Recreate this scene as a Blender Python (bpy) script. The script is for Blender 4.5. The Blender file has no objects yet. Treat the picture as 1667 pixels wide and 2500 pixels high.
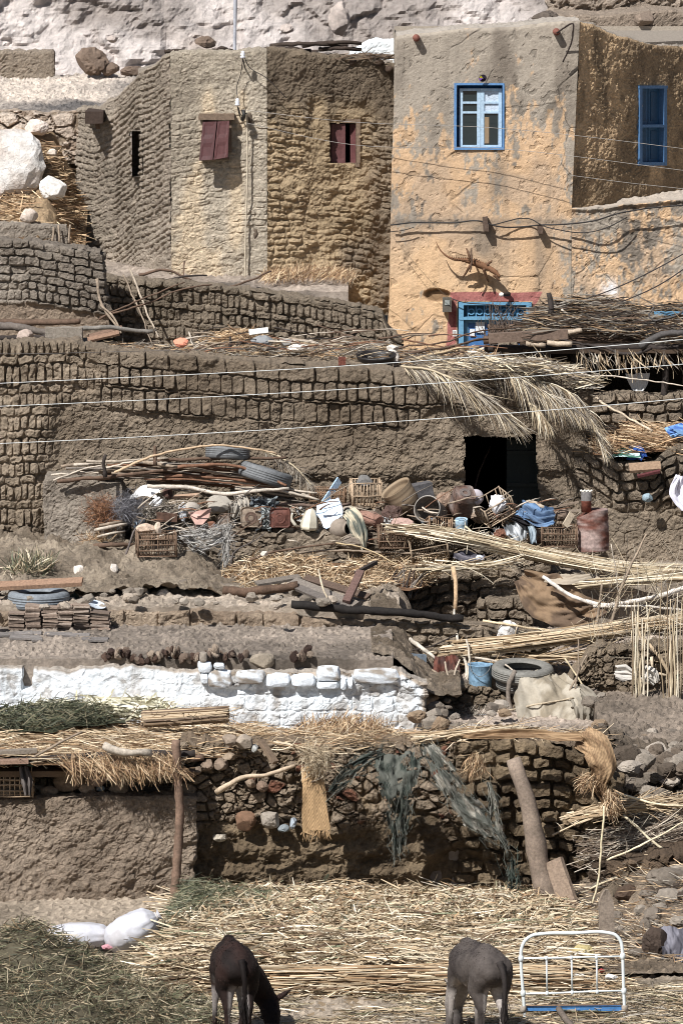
import bpy, math, random
import numpy as np
from mathutils import Vector
# ---------------- camera, world, sun, exposure ----------------
SC = bpy.context.scene
COL = SC.collection
H0 = 11.0; PITCH = math.radians(7.0); F = 13250.0      # camera height, downward pitch, focal length in photo pixels
cam = bpy.data.cameras.new('camera'); camo = bpy.data.objects.new('camera', cam); COL.objects.link(camo)
camo.location = (0, 0, H0); camo.rotation_euler = (math.radians(83), 0, 0)
cam.sensor_fit = 'VERTICAL'; cam.sensor_height = 36; cam.sensor_width = 24; cam.lens = F/2500*36
cam.clip_start = 1; cam.clip_end = 2000
SC.camera = camo
SC.render.resolution_x = 682; SC.render.resolution_y = 1024
SUN = Vector((-.39, -.54, .74)).normalized()
w = bpy.data.worlds.new('World'); SC.world = w; w.use_nodes = True
nt = w.node_tree; sky = nt.nodes.new('ShaderNodeTexSky'); sky.sky_type = 'NISHITA'; sky.sun_disc = False
sky.sun_elevation = math.asin(SUN.z); sky.sun_rotation = math.atan2(SUN.x, SUN.y) % (2*math.pi)
sky.air_density = 1; sky.dust_density = 1.5
nt.links.new(sky.outputs[0], nt.nodes['Background'].inputs[0]); nt.nodes['Background'].inputs[1].default_value = .05
sl = bpy.data.lights.new('sun', 'SUN'); sl.energy = 5.0; sl.angle = math.radians(.5); sl.color = (1, .98, .95)
so = bpy.data.objects.new('sun', sl); COL.objects.link(so); so.rotation_euler = SUN.to_track_quat('Z', 'Y').to_euler()
so.location = (-20, 20, 40)
SC.view_settings.view_transform = 'Standard'; SC.view_settings.look = 'None'; SC.view_settings.exposure = .26; SC.view_settings.gamma = 1
SC.cycles.filter_width = 1.0; SC.cycles.max_bounces = 5; SC.cycles.diffuse_bounces = 3
# ---------------- helpers ----------------
cp, sp = math.cos(PITCH), math.sin(PITCH)
A = np.asarray
def at(px, py, Y):
    "world point seen at photo pixel (px, py) and standing at distance Y"
    u = (A(px, float)-833.5)/F; v = -(A(py, float)-1250)/F
    dy = cp+v*sp; dz = -sp+v*cp
    Y = A(Y, float)
    return np.stack(np.broadcast_arrays(u/dy*Y, Y, H0+dz/dy*Y), -1)
def zof(py, Y): return at(833.5, py, Y)[..., 2]
def yof(py, z):
    v = -(A(py, float)-1250)/F
    return (z-H0)/((-sp+v*cp)/(cp+v*sp))
def flat(px, py, z): return at(px, py, yof(py, z))
def pyof(y, z):
    t = (z-H0)/y          # = (-sp+v cp)/(cp+v sp)
    v = (t*cp+sp)/(cp-t*sp)
    return 1250-v*F
def pxof(x, y, z): return 833.5+F*x/(y*cp-(z-H0)*sp)
def lin(c):
    c = A(c, float)/255
    return np.where(c <= .04045, c/12.92, ((c+.055)/1.055)**2.4)
def hsh(i, j, k):
    i = A(i).astype(np.int64) & 0xffffffff; j = A(j).astype(np.int64) & 0xffffffff
    h = (i*374761393+j*668265263+k*974634777) & 0xffffffff
    h = ((h ^ (h >> 13))*1274126177) & 0xffffffff
    h = ((h ^ (h >> 16))*2246822519) & 0xffffffff
    return ((h ^ (h >> 15)) & 0xffffff)/float(0x1000000)
def vn(x, y, k=0):
    xi = np.floor(x); yi = np.floor(y); fx = x-xi; fy = y-yi
    fx = fx*fx*(3-2*fx); fy = fy*fy*(3-2*fy)
    a = hsh(xi, yi, k); b = hsh(xi+1, yi, k); c = hsh(xi, yi+1, k); d = hsh(xi+1, yi+1, k)
    return (a+(b-a)*fx)*(1-fy)+(c+(d-c)*fx)*fy
def fbm(x, y, o=4, k=0, g=.5):
    "0..1, mean .5"
    s = 0; a = 1; t = 0
    x = A(x, float); y = A(y, float)
    for i in range(o):
        s = s+a*vn(x*2**i+i*17.3, y*2**i+i*9.1, k+i); t += a; a *= g
    return s/t
def n3(p, sc, k=0, o=3):
    x, y, z = (p[:, i]*sc for i in range(3))
    return (fbm(x+z*.37, y-z*.51, o, k)+fbm(y+x*.3, z+x*.6, o, k+31)+fbm(z-y*.4, x, o, k+77))/3-.5
def wor(x, y, k=0, j=.9):
    "F1, F2, cell random"
    xi = np.floor(x); yi = np.floor(y)
    f1 = np.full(np.shape(x), 9.); f2 = f1.copy(); cid = f1*0
    for a in (-1, 0, 1):
        for b in (-1, 0, 1):
            cx = xi+a; cy = yi+b
            qx = cx+.5+(hsh(cx, cy, k)-.5)*j; qy = cy+.5+(hsh(cx, cy, k+1)-.5)*j
            d = np.hypot(qx-x, qy-y)
            m = d < f1
            f2 = np.where(m, f1, np.minimum(f2, d)); cid = np.where(m, hsh(cx, cy, k+2), cid); f1 = np.where(m, d, f1)
    return f1, f2, cid
def ss(a, b, x):
    t = np.clip((x-a)/(b-a), 0, 1)
    return t*t*(3-2*t)
def mixc(a, b, m):
    return A(a)*(1-m[..., None])+A(b)*m[..., None]
def pl(pts):
    xs = [p[0] for p in pts]; ys = [p[1] for p in pts]
    return lambda x: np.interp(x, xs, ys)
R = np.random.RandomState(7)
def tag(o, label=None, cat=None, group=None, kind=None):
    if label: o['label'] = label
    if cat: o['category'] = cat
    if group: o['group'] = group
    if kind: o['kind'] = kind
    return o
def empty(name, loc, label, cat, group=None):
    o = bpy.data.objects.new(name, None); o.location = [float(v) for v in loc]; o.empty_display_size = .1
    COL.objects.link(o)
    return tag(o, label, cat, group)
SAT = {'mud': .98, 'stone': .95, 'dirt': .9, 'straw': .8, 'plaster': .8, 'painted_wood': .85, 'rusty_metal': .85, 'clay': .85, 'wood': .85, 'cloth': .85, 'limestone': .8}      # dusty place: colours a little greyer
class MB:
    def __init__(s): s.V = []; s.C = []; s.Q = []; s.T = []; s.n = 0
    def add(s, V, col, Q=None, T=None):
        V = A(V, float).reshape(-1, 3); c = A(col, float)
        if c.ndim == 1: c = np.tile(c[:3], (len(V), 1))
        s.V.append(V); s.C.append(c.reshape(-1, 3))
        if Q is not None and len(Q): s.Q.append(A(Q, int).reshape(-1, 4)+s.n)
        if T is not None and len(T): s.T.append(A(T, int).reshape(-1, 3)+s.n)
        s.n += len(V)
    def build(s, name, mat, parent=None, smooth=True, origin=None):
        V = np.concatenate(s.V); C = np.concatenate(s.C); sat = SAT.get(mat.name, 1); g_ = C@A([.3, .59, .11]); C = g_[:, None]+(C-g_[:, None])*sat
        Q = np.concatenate(s.Q) if s.Q else np.zeros((0, 4), int)
        T = np.concatenate(s.T) if s.T else np.zeros((0, 3), int)
        me = bpy.data.meshes.new(name)
        if parent is not None:
            o0 = A(parent.location); p = parent.parent
            while p is not None: o0 = o0+A(p.location); p = p.parent
            loc = np.zeros(3)
        else:
            o0 = A(origin, float) if origin is not None else A([V[:, 0].mean(), V[:, 1].mean(), V[:, 2].min()]); loc = o0
        me.vertices.add(len(V)); me.vertices.foreach_set('co', (V-o0).astype(np.float32).ravel())
        li = np.concatenate([Q.ravel(), T.ravel()]).astype(np.int32)
        me.loops.add(len(li)); me.loops.foreach_set('vertex_index', li)
        nq, ntr = len(Q), len(T)
        st = np.concatenate([np.arange(nq)*4, nq*4+np.arange(ntr)*3]).astype(np.int32)
        me.polygons.add(nq+ntr); me.polygons.foreach_set('loop_start', st)
        me.polygons.foreach_set('loop_total', np.concatenate([np.full(nq, 4), np.full(ntr, 3)]).astype(np.int32))
        me.polygons.foreach_set('use_smooth', np.full(nq+ntr, smooth))
        me.update(calc_edges=True)
        ca = me.color_attributes.new('Col', 'FLOAT_COLOR', 'POINT')
        ca.data.foreach_set('color', np.concatenate([np.clip(C, 0, 1), np.ones((len(C), 1))], 1).astype(np.float32).ravel())
        me.validate()
        me.materials.append(mat)
        o = bpy.data.objects.new(name, me); COL.objects.link(o)
        o.location = [float(v) for v in loc]
        if parent is not None: o.parent = parent
        return o
def gridq(nu, nv, off=0):
    "quads of a grid with nv rows of nu"
    i = np.arange(nv-1)[:, None]*nu+np.arange(nu-1)[None]
    return (np.stack([i, i+1, i+nu+1, i+nu], -1).reshape(-1, 4)+off)
_m = {}
def mat(name, rough=.92, var=.3, ns=30, bump=.5, bd=.01, spec=.25, metal=0, alpha=None):
    if name in _m: return _m[name]
    m = bpy.data.materials.new(name); m.use_nodes = True; t = m.node_tree; N = t.nodes; L = t.links
    b = N['Principled BSDF']; b.inputs['Roughness'].default_value = rough; b.inputs['Metallic'].default_value = metal
    b.inputs['Specular IOR Level'].default_value = spec
    a = N.new('ShaderNodeAttribute'); a.attribute_name = 'Col'
    tc = N.new('ShaderNodeTexCoord')
    n1 = N.new('ShaderNodeTexNoise'); n1.inputs['Scale'].default_value = ns; n1.inputs['Detail'].default_value = 5; n1.inputs['Roughness'].default_value = .65
    L.new(tc.outputs['Object'], n1.inputs['Vector'])
    mr = N.new('ShaderNodeMapRange'); mr.inputs[1].default_value = .3; mr.inputs[2].default_value = .7
    mr.inputs[3].default_value = 1-var; mr.inputs[4].default_value = 1+var*.75
    L.new(n1.outputs[0], mr.inputs[0])
    mx = N.new('ShaderNodeVectorMath'); mx.operation = 'SCALE'
    L.new(a.outputs['Color'], mx.inputs[0]); L.new(mr.outputs[0], mx.inputs[3]); L.new(mx.outputs[0], b.inputs['Base Color'])
    if bump:
        n2 = N.new('ShaderNodeTexNoise'); n2.inputs['Scale'].default_value = ns*1.7; n2.inputs['Detail'].default_value = 6; n2.inputs['Roughness'].default_value = .7
        L.new(tc.outputs['Object'], n2.inputs['Vector'])
        bp = N.new('ShaderNodeBump'); bp.inputs['Strength'].default_value = bump; bp.inputs['Distance'].default_value = bd
        L.new(n2.outputs[0], bp.inputs['Height']); L.new(bp.outputs[0], b.inputs['Normal'])
    _m[name] = m
    return m
MUD = mat('mud', .95, .34, 34, 1., .03); STONE = mat('stone', .9, .3, 22, .8, .015); PLAS = mat('plaster', .9, .16, 30, .7, .015)
STRAW = mat('straw', .75, .15, 60, 0, spec=.3); WOOD = mat('wood', .85, .35, 35, .6, .008); CLOTH = mat('cloth', .9, .12, 40, .3, .004)
METAL = mat('painted_metal', .5, .25, 30, .25, .003, .4); RUST = mat('rusty_metal', .75, .45, 22, .5, .005, .3); RUB = mat('rubber', .65, .3, 25, .3, .004, .4)
FUR = mat('fur', .8, .25, 45, .4, .004, .25); CERAM = mat('clay', .85, .2, 25, .3, .004); ENAM = mat('enamel', .35, .08, 20, .08, .002, .5)
GLASS = mat('window_glass', .08, .1, 5, 0, spec=.6); ROCK = mat('limestone', .95, .25, 9, 1.0, .06); DIRT = mat('dirt', .97, .35, 18, .9, .02)

# ------------- wall as a displaced sheet that runs along a ground path -------------
def wall(name, path, top, bot, fn, thick=.35, res=.016, parent=None, holes=(), shear=None, ragged=.02, rag2=.012, mat_=None, lean=0, ends=(1, 1), cap=True, facet=True, holejit=0, grit=1., seed=0, capcol=None):
    top = pl(top) if not callable(top) else top; bot = pl(bot) if not callable(bot) else bot
    px = A([p[0] for p in path], float); Yp = A([p[1] for p in path], float)
    mid = float(np.mean([top(px).mean(), bot(px).mean()]))
    X = at(px, mid, Yp)[:, 0]
    n0 = 0
    if ends[0]: X = np.r_[X[0]+.02, X]; Yp = np.r_[Yp[0]+thick, Yp]; px = np.r_[px[0], px]
    if ends[1]: X = np.r_[X, X[-1]-.02]; Yp = np.r_[Yp, Yp[-1]+thick]; px = np.r_[px, px[-1]]
    d = np.r_[0, np.cumsum(np.hypot(np.diff(X), np.diff(Yp)))]
    n = int(d[-1]/res)+2; s = np.linspace(0, d[-1], n)
    x = np.interp(s, d, X); y = np.interp(s, d, Yp); p = np.interp(s, d, px)
    tx = np.gradient(x, s); ty = np.gradient(y, s); l = np.hypot(tx, ty)+1e-9; nx = ty/l; ny = -tx/l
    zt = zof(top(p), y); zb = zof(bot(p), y)
    if ends[0]: k = s < d[1]; zt[k] = zof(top(px[0]), Yp[1]); zb[k] = zof(bot(px[0]), Yp[1])
    if ends[1]: k = s > d[-2]; zt[k] = zof(top(px[-1]), Yp[-2]); zb[k] = zof(bot(px[-1]), Yp[-2])
    zt = zt+(fbm(s*2.5, s*0, 3, seed+5)-.5)*2*ragged+(fbm(s*14, s*0, 3, seed+9)-.5)*2*rag2
    m = int((zt-zb).max()/res)+2
    t = np.linspace(0, 1, m)[:, None]
    z = zb+(zt-zb)*t
    S = np.broadcast_to(s, z.shape); P0 = np.broadcast_to(p, z.shape)
    yy = np.broadcast_to(y, z.shape)
    PY = pyof(yy, z)
    Hh, C = fn(S, z, P0, PY, zt-z)
    C = np.broadcast_to(C, z.shape+(3,))
    dz = zt-z
    rd = np.abs(fbm(S*9, z*12, 4, seed+23)-.5)*2
    Hh = Hh+((fbm(S*38, z*38, 2, seed+21)-.5)*.016+(fbm(S*15, z*19, 4, seed+22)-.5)*.014-.012*ss(.1, 0, rd)*(fbm(S, z, 2, seed+27) > .5))*grit
    f1_, f2_, c_ = wor(S*17, z*21, seed+24); Hh = Hh+.006*grit*(c_ > .6)*ss(.6, .1, f1_)
    C = C*(1+(.45*(fbm(S*22, z*22, 3, seed+25)-.5)+.22*(c_-.5)*ss(.7, .2, f1_))*min(1, grit+.2))[..., None]
    Hh = Hh-.03*np.clip(1-dz/.05, 0, 1)**2
    XX = x+nx*Hh; YY = yy+ny*Hh+lean*(z-zb)
    if shear is not None: XX = XX+shear(P0, PY)*yy/F
    V = np.stack([XX, YY, z], -1)
    Q = gridq(n, m)
    if holes:
        ci = Q[:, 0]; jx = holejit*(fbm(z.ravel()[ci]*5, S.ravel()[ci], 3, 77)-.5); jz = holejit*(fbm(S.ravel()[ci]*5, z.ravel()[ci], 3, 78)-.5); a = P0.ravel()[ci]+jx; b = PY.ravel()[ci]+jz
        k = np.zeros(len(Q), bool)
        for (x0, y0, x1, y1) in holes: k |= (a > x0) & (a < x1) & (b > y0) & (b < y1)
        inner = s[Q[:, 0] % n]
        if ends[0]: k &= inner > d[1]
        Q = Q[~k]
    b = MB(); b.add(V, C.reshape(-1, 3), Q)
    if cap:
        k = np.ones(n, bool)
        if ends[0]: k &= s >= d[1]-res
        if ends[1]: k &= s <= d[-2]+res
        mc = max(3, int(thick/(res*1.6))+2); tt = np.linspace(0, 1, mc)[:, None]
        e = V[-1][k]; xx = e[:, 0]+tt*0; y2 = e[:, 1]+tt*thick
        zz = e[:, 2]+(fbm(xx*5, y2*5, 3, seed+3)-.5)*.07*np.minimum(1, tt*5)+(fbm(xx*22, y2*22, 2, seed+4)-.5)*.03*np.minimum(1, tt*5)
        cc = capcol if capcol is not None else C[-1][k].mean(0)
        vc = mixc(A(cc)*.85, A(cc)*1.15, fbm(xx*4, y2*4, 3, seed))
        V2 = np.stack([xx, y2, zz], -1)
        back = V2[-1].copy(); back[:, 2] = zb[k]
        V2 = np.concatenate([V2, back[None]]); vc = np.concatenate([vc, vc[-1:]])
        Q2 = gridq(k.sum(), mc+1)
        if holes:
            pk = p[k]; col_ = Q2[:, 0] % k.sum(); row_ = Q2[:, 0]//k.sum(); cut = np.zeros(len(Q2), bool)
            for (x0, y0, x1, y1) in holes: cut |= (row_ == mc-1) & (pk[col_] > x0-12) & (pk[col_] < x1+12)
            Q2 = Q2[~cut]
        b.add(V2, vc.reshape(-1, 3), Q2)
    o = b.build(name, mat_ or MUD, parent, smooth=not facet)
    return o
MUDC = lin((142, 132, 120)); MUDL = lin((166, 155, 142)); MUDD = lin((118, 108, 97))
def tone(S, Z, k=0, a=MUDD, b=MUDL, sc=.9):
    return mixc(a, b, np.clip((fbm(S*sc, Z*sc*1.3, 5, k)-.5)*2.2+.5, 0, 1))
def f_plaster(S, Z, k=0, amp=1., crack=.5):
    h = (fbm(S*1.6, Z*1.6, 3, k)-.5)*.09+(fbm(S*6, Z*6, 4, k+3)-.5)*.05+(fbm(S*24, Z*24, 3, k+6)-.5)*.018
    if crack:
        wx = S+.12*fbm(S*3, Z*3, 2, k+8); wz = Z+.12*fbm(S*3+5, Z*3, 2, k+9)
        a, b, _ = wor(wx*4.2, wz*4.8, k+11)
        cm = ss(.45, .6, fbm(S*.8, Z*.8, 2, k+12))
        h = h-.03*crack*(1-ss(0, .06, b-a))*cm
    return h*amp
def f_rows(S, dz, rows, k=0, gap=.018, amp=.035, wob=.03):
    "bricks in rows counted from the top: rows = [(height, brick length)]"
    dz = dz+(fbm(S*1.1, dz*1.2, 3, k+1)-.5)*wob*2+(fbm(S*7, dz*7, 2, k+2)-.5)*.02
    S = S+(fbm(S*6+9, dz*6, 2, k+3)-.5)*.03
    e = np.cumsum([0]+[r[0] for r in rows]); hs = A([r[0] for r in rows]+[rows[-1][0]]); Ls = A([r[1] for r in rows]+[rows[-1][1]])
    per = e[-1]; rep = np.floor(dz/per); q = dz-rep*per
    ri = np.clip(np.searchsorted(e, q, 'right')-1, 0, len(rows)-1)
    Hh = hs[ri]; L = Ls[ri]; rid = ri+rep*len(rows)
    u = S/L+hsh(rid, rid*0, k)*7; u = u+.35*(vn(u*.9, rid*5.3, k+4)-.5)
    ci = np.floor(u); fu = (u-ci)*L; v = q-e[ri]
    rnd = hsh(ci, rid, k+5)
    du = np.minimum(fu, L-fu); dv = np.minimum(v, Hh-v)
    dd = -np.log(np.exp(-np.clip(du, 0, 1)*70)+np.exp(-np.clip(dv, 0, 1)*70))/70
    g = gap*(.6+.9*hsh(ci, rid, k+6))
    pr = ss(0, g*.6, dd-g*.3+(fbm(S*20, dz*20, 2, k+11)-.5)*g*.5)
    tilt = (rnd-.5)*(fu/L-.5)*.03+(hsh(ci, rid, k+7)-.5)*(v/Hh-.5)*.03
    h = amp*1.6*pr*(.75+.45*rnd)+tilt*pr+(fbm(S*16, dz*16, 3, k+8)-.5)*.028
    h = np.where(rnd > .965, h*.3-.02, h)
    h = h*(.45+.75*ss(.3, .55, fbm(S*2.2, dz*3, 4, k+9)))+(fbm(S*5, dz*8, 4, k+10)-.5)*.02
    return h, pr, rnd
def f_stones(S, Z, k=0, sx=.19, sz=.11, amp=.07, gap=.16, jit=.85):
    a = S+(fbm(S*3, Z*3, 2, k)-.5)*.1; b = Z+(fbm(S*3, Z*3+7, 2, k+1)-.5)*.08
    f1, f2, c = wor(a/sx, b/sz, k+2, 1.0); g1, g2, d = wor(a/sx*1.9, b/sz*1.9, k+12, 1.0)
    big = c > .42; f1 = np.where(big, f1, g1*.9); f2 = np.where(big, f2, g2); c = np.where(big, c, d)
    pr = ss(gap*.2, gap*1.3, f2-f1+(fbm(S*16, Z*16, 3, k+13)-.5)*.12)*ss(.38, .48, fbm(S*2.2, Z*2.8, 3, k+14)+.12)
    h = amp*(.4+.9*c)*pr*(1-.2*f1)+(fbm(S*14, Z*14, 4, k+4)-.5)*.04
    return h, pr, c
# ---------------- the setting: ground, terraces, hillside ----------------
def sheet(name, x0, x1, y0, y1, zf, colf, res=.03, mat_=DIRT, skirt=1.5, kind='structure', yedge=None):
    nx = int((x1-x0)/res)+2; ny = int((y1-y0)/res)+2
    x, y = np.meshgrid(np.linspace(x0, x1, nx), np.linspace(y0, y1, ny))
    if yedge is not None: y = y+yedge(x)*(1-(y-y0)/(y1-y0))
    z = zf(x, y); c = np.broadcast_to(colf(x, y), x.shape+(3,))
    f1, f2, q = wor(x*13, y*15, 71); z = z+.028*(q > .62)*ss(.55, .1, f1)*(.3+q)+(fbm(x*9, y*11, 3, 72)-.5)*.03; c = c*(1+.35*(q-.5)*ss(.6, .2, f1)+.5*(fbm(x*16, y*16, 3, 73)-.5))[..., None]
    V = np.stack([x, y, z], -1); b = MB(); b.add(V, c.reshape(-1, 3), gridq(nx, ny))
    if skirt:
        f = V[0].copy(); g = f.copy(); g[:, 2] -= skirt
        b.add(np.stack([g, f]), np.stack([c[0], c[0]]).reshape(-1, 3), gridq(nx, 2))
        for k in (0, -1):
            f = V[:, k].copy(); g = f.copy(); g[:, 2] -= skirt
            b.add(np.stack([g, f]), np.stack([c[:, k], c[:, k]]).reshape(-1, 3), gridq(ny, 2))
    return tag(b.build(name, mat_, smooth=False), kind=kind)
def bumpy(k, a1=.05, a2=.03, a3=.015):
    return lambda x, y: (fbm(x*.8, y*.8, 3, k)-.5)*2*a1+(fbm(x*4, y*5, 3, k+4)-.5)*2*a2+(fbm(x*18, y*20, 3, k+8)-.5)*2*a3
DR = lin((150, 137, 122)); DRK = lin((104, 95, 86)); DRL = lin((176, 160, 145))
def dirtc(k, a=DRK, b=DRL, sc=1.1):
    return lambda x, y: mixc(a, b, np.clip((fbm(x*sc, y*sc, 5, k)-.5)*2.4+.5, 0, 1))
# wide plain out to the horizon (coarse), then the dense yard in front
b = MB(); g = np.linspace(-1, 1, 41); g = np.sign(g)*np.abs(g)**2.5*900
gx, gy = np.meshgrid(g, g+40); V = np.stack([gx, gy, gx*0-.25+(fbm(gx*.02, gy*.02, 3, 2)-.5)*.3], -1)
b.add(V, mixc(DRK, DRL, fbm(gx*.1, gy*.1, 3, 5)).reshape(-1, 3), gridq(41, 41)); tag(b.build('ground', DIRT, origin=(0, 0, 0)), kind='structure')
bz = bumpy(11, .05, .025, .012)
def yardz(x, y):
    return bz(x, y)+.0-.3*ss(45, 43, y)
sheet('yard', -7, 7, 42, 57, yardz, dirtc(3, lin((120, 108, 92)), lin((165, 150, 132))), .035, skirt=0)
def terrace(name, px0, px1, Y0, Y1, z0, z1, k, a=DRK, b=DRL, amp=(.04, .025, .012), res=.03, drop=1.6, edge=.12):
    bb = bumpy(k, *amp)
    X0 = at(px0, 1250, Y0)[0]; X1 = at(px1, 1250, Y0)[0]
    return sheet(name, X0, X1, Y0, Y1, lambda x, y: z0+(z1-z0)*(y-Y0)/(Y1-Y0)+bb(x, y)-.06*ss(.12, 0, y-Y0-.02)*0, dirtc(k, a, b), res, skirt=drop,
                 yedge=lambda x: (fbm(x*1.5, x*0, 3, k)-.5)*edge)
terrace('terrace_lower', -300, 1500, 56.7, 61.2, 1.12, 1.2, 21, drop=1.2, edge=0)
terrace('terrace_reeds', 1480, 2000, 57.9, 61.3, 1.2, 1.45, 34, lin((96, 86, 75)), lin((140, 126, 112)), amp=(.06, .08, .03), res=.025, drop=1.2, edge=.2)
terrace('terrace_white', -300, 960, 60.28, 62.75, 1.93, 2.0, 22, lin((98, 89, 80)), lin((150, 137, 124)), amp=(.02, .02, .012), res=.022, drop=.9)
def zb_(x, y):
    q = pxof(x, y, 2.0); zl_ = np.where(y < 62.6, 1.96, 2.24); m = ss(940, 1080, q+60*(fbm(x*3, y*3, 3, 5)-.5))
    return zl_*(1-m)+1.5*m+.03+.2*(fbm(x*3, y*3.5, 4, 15)-.5)*ss(900, 940, q)
sheet('earth_slope', at(905, 1500, 62)[0], at(1120, 1500, 62)[0], 60.45, 64.4, zb_, dirtc(35, lin((104, 92, 78)), lin((150, 136, 120)), 2), .02, MUD, skirt=0)
terrace('terrace_right', 990, 2000, 61.55, 65.2, 1.5, 1.65, 23, drop=.8, edge=.3)
terrace('terrace_rubbish_right', 990, 2000, 64.75, 67.6, 2.2, 2.3, 29, lin((120, 108, 94)), lin((168, 153, 136)), amp=(.05, .06, .02), res=.03, drop=1.2)
terrace('terrace_rubbish', -300, 975, 62.62, 67.6, 2.22, 2.3, 24, lin((130, 118, 104)), lin((178, 163, 146)), amp=(.05, .06, .02), res=.028, drop=1.2)
terrace('terrace_porch', 1330, 2000, 66.6, 72.4, 3.5, 3.9, 30, res=.06, drop=.3, edge=0)
terrace('terrace_door', 950, 1290, 66.75, 72.4, 4.55, 4.2, 31, lin((110, 96, 80)), lin((160, 143, 122)), res=.05, drop=.1, edge=0)
terrace('terrace_upper', -300, 960, 66.75, 71.0, 4.66, 4.5, 25, lin((110, 96, 80)), lin((160, 143, 122)), amp=(.04, .04, .015), res=.04, drop=.1, edge=0)
terrace('terrace_houses', -300, 850, 70.95, 76, 5.2, 5.35, 26, res=.05, drop=.6, edge=0)
terrace('path', -400, 450, 75.95, 80.6, 7.22, 7.62, 27, lin((96, 92, 90)), lin((200, 186, 172)), amp=(.05, .05, .03), res=.03, drop=.2, edge=0)
def slz(x, y): return 5.75+(y-73.5)*.6-.75*ss(-4.05, -3.6, x)+bumpy(28, .09, .06, .02)(x, y)
sheet('slope', at(-300, 400, 74)[0], at(200, 400, 73.5)[0], 72.0, 76.0, slz, dirtc(28, lin((120, 100, 76)), lin((176, 150, 116))), .03, skirt=0)
# pale limestone cliff behind everything
def f_cliff(S, Z, px, py, dz):
    a = (fbm(S*.35, Z*.5, 4, 60)-.5)*1.5+(fbm(S*1.3+Z*.5, Z*1.9, 5, 61)-.5)*.75+(fbm(S*6, Z*9, 4, 66)-.5)*.22
    f1, f2, c = wor(S*.8+fbm(S*2, Z*2, 2, 62), Z*1.5+fbm(S*2, Z*2+9, 2, 63), 64)
    a = a+.3*c*ss(.0, .3, f2-f1)
    f1, f2, c = wor(S*6, Z*9, 67); a = a+.09*(c > .55)*(1-f1*1.2)
    m = ss(.35, .65, fbm(S*.5, Z*.8, 4, 68)); c1 = mixc(lin((160, 148, 140)), lin((210, 198, 191)), m)
    brown = ss(.56, .68, fbm(S*.45+3, Z*.7, 4, 69))[..., None]*ss(60, 160, py)[..., None]*.8
    return a*.8, c1*(1-brown)+lin((172, 146, 122))*brown
wall('hillside', [(-700, 84), (2400, 84)], [(-700, -1200), (2400, -1200)], [(-700, 260), (2400, 260)], f_cliff, res=.045, lean=.85, ends=(0, 0), cap=False, mat_=ROCK)
bpy.data.objects['hillside']['kind'] = 'structure'
# the hill goes on to either side of the village and above the cliff
def flank(x, y):
    return np.interp(y, [46, 50, 56, 60, 63, 66, 70, 76, 84, 100, 140], [-.3, -.1, .1, 1.2, 2.1, 2.5, 4.5, 6.8, 8.4, 22, 36])+(fbm(x*.25, y*.25, 5, 90)-.5)*1.6*ss(50, 60, y)+(fbm(x*1.3, y*1.3, 4, 91)-.5)*.5
for x0_, x1_ in ((-70, -7.2), (7.4, 70)):
    sheet('hill_slope', x0_, x1_, 46, 140, flank, dirtc(92, lin((128, 116, 103)), lin((205, 192, 180)), .4), .32, ROCK, skirt=0)
sheet('hill_top', -7.6, 7.8, 97, 140, lambda x, y: flank(x, y)-1.5, dirtc(93, lin((160, 148, 140)), lin((210, 198, 191)), .4), .32, ROCK, skirt=0)
# ---------------- walls ----------------
def small_plaster_wall(name, path, top, bot, label, k, a=MUDD, b_=MUDL, **kw):
    def fn(S, Z, px, py, dz): return f_plaster(S, Z, k), tone(S, Z, k, a, b_)
    o = wall(name, path, top, bot, fn, seed=k, **kw); return tag(o, label, 'wall') if label else o
small_plaster_wall('mud_wall', [(-150, 80.4), (131, 80.4)], [(-150, 122), (60, 126), (131, 122)], [(-150, 200), (131, 200)], 'low grey mud wall against the pale cliff at the top left', 101, lin((140, 127, 112)), lin((166, 152, 136)), res=.025)
small_plaster_wall('mud_wall', [(-150, 73.3), (165, 73.3)], [(-150, 550), (60, 545), (165, 552)], [(-150, 640), (165, 640)], 'short smooth grey mud wall with thin sticks standing against it', 102, MUDD, MUDL, res=.02)
def f_drystone(k, c1=lin((186, 166, 150)), c2=lin((226, 212, 200)), sx=.26, sz=.17, **kw):
    def fn(S, Z, px, py, dz):
        h, pr, c = f_stones(S, Z, k, sx, sz, **kw)
        cc = mixc(c1, c2, c); mud = lin((140, 124, 106))
        return h, cc*pr[..., None]+mud*(1-pr[..., None])
    return fn
tag(wall('stone_wall', [(-150, 75.9), (60, 75.8), (205, 75.7)], [(-150, 275), (50, 272), (110, 285), (205, 272)], [(-150, 400), (205, 400)], f_drystone(103, lin((150, 130, 112)), lin((222, 206, 190)), .28, .17), res=.02, ragged=.06), 'low stone wall of pale rough stones below the sloping path', 'wall')
# upper left brick wall (W3)
def f_w3(S, Z, px, py, dz):
    h, pr, r = f_rows(S, dz, [(.11, .2), (.1, .24), (.12, .22), (.1, .2), (.1, .24), (.1, .13), (.13, .1)], 111, .012, .03)
    m = ss(.80, .86, dz+.05*fbm(S*2, Z*0, 3, 4)-.02*(px > 245))
    hp = f_plaster(S, Z, 112, .7)
    c = tone(S, Z, 113)
    c = c*(1-m[..., None])+lin((148, 131, 114))*m[..., None]*(.85+.3*fbm(S*2, Z*2, 4, 5))[..., None]
    return h*(1-m)+(hp+.0)*m, c
tag(wall('brick_wall', [(-150, 69.6), (248, 69.6)], [(-150, 588), (0, 584), (120, 592), (248, 618)], [(-150, 825), (248, 825)], f_w3, res=.014, thick=.5, shear=lambda a, b: np.clip(b-700, 0, 200)*.22*ss(150, 248, a), seed=3), 'mud brick wall at the left with bricks laid above smooth plaster', 'wall')
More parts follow.
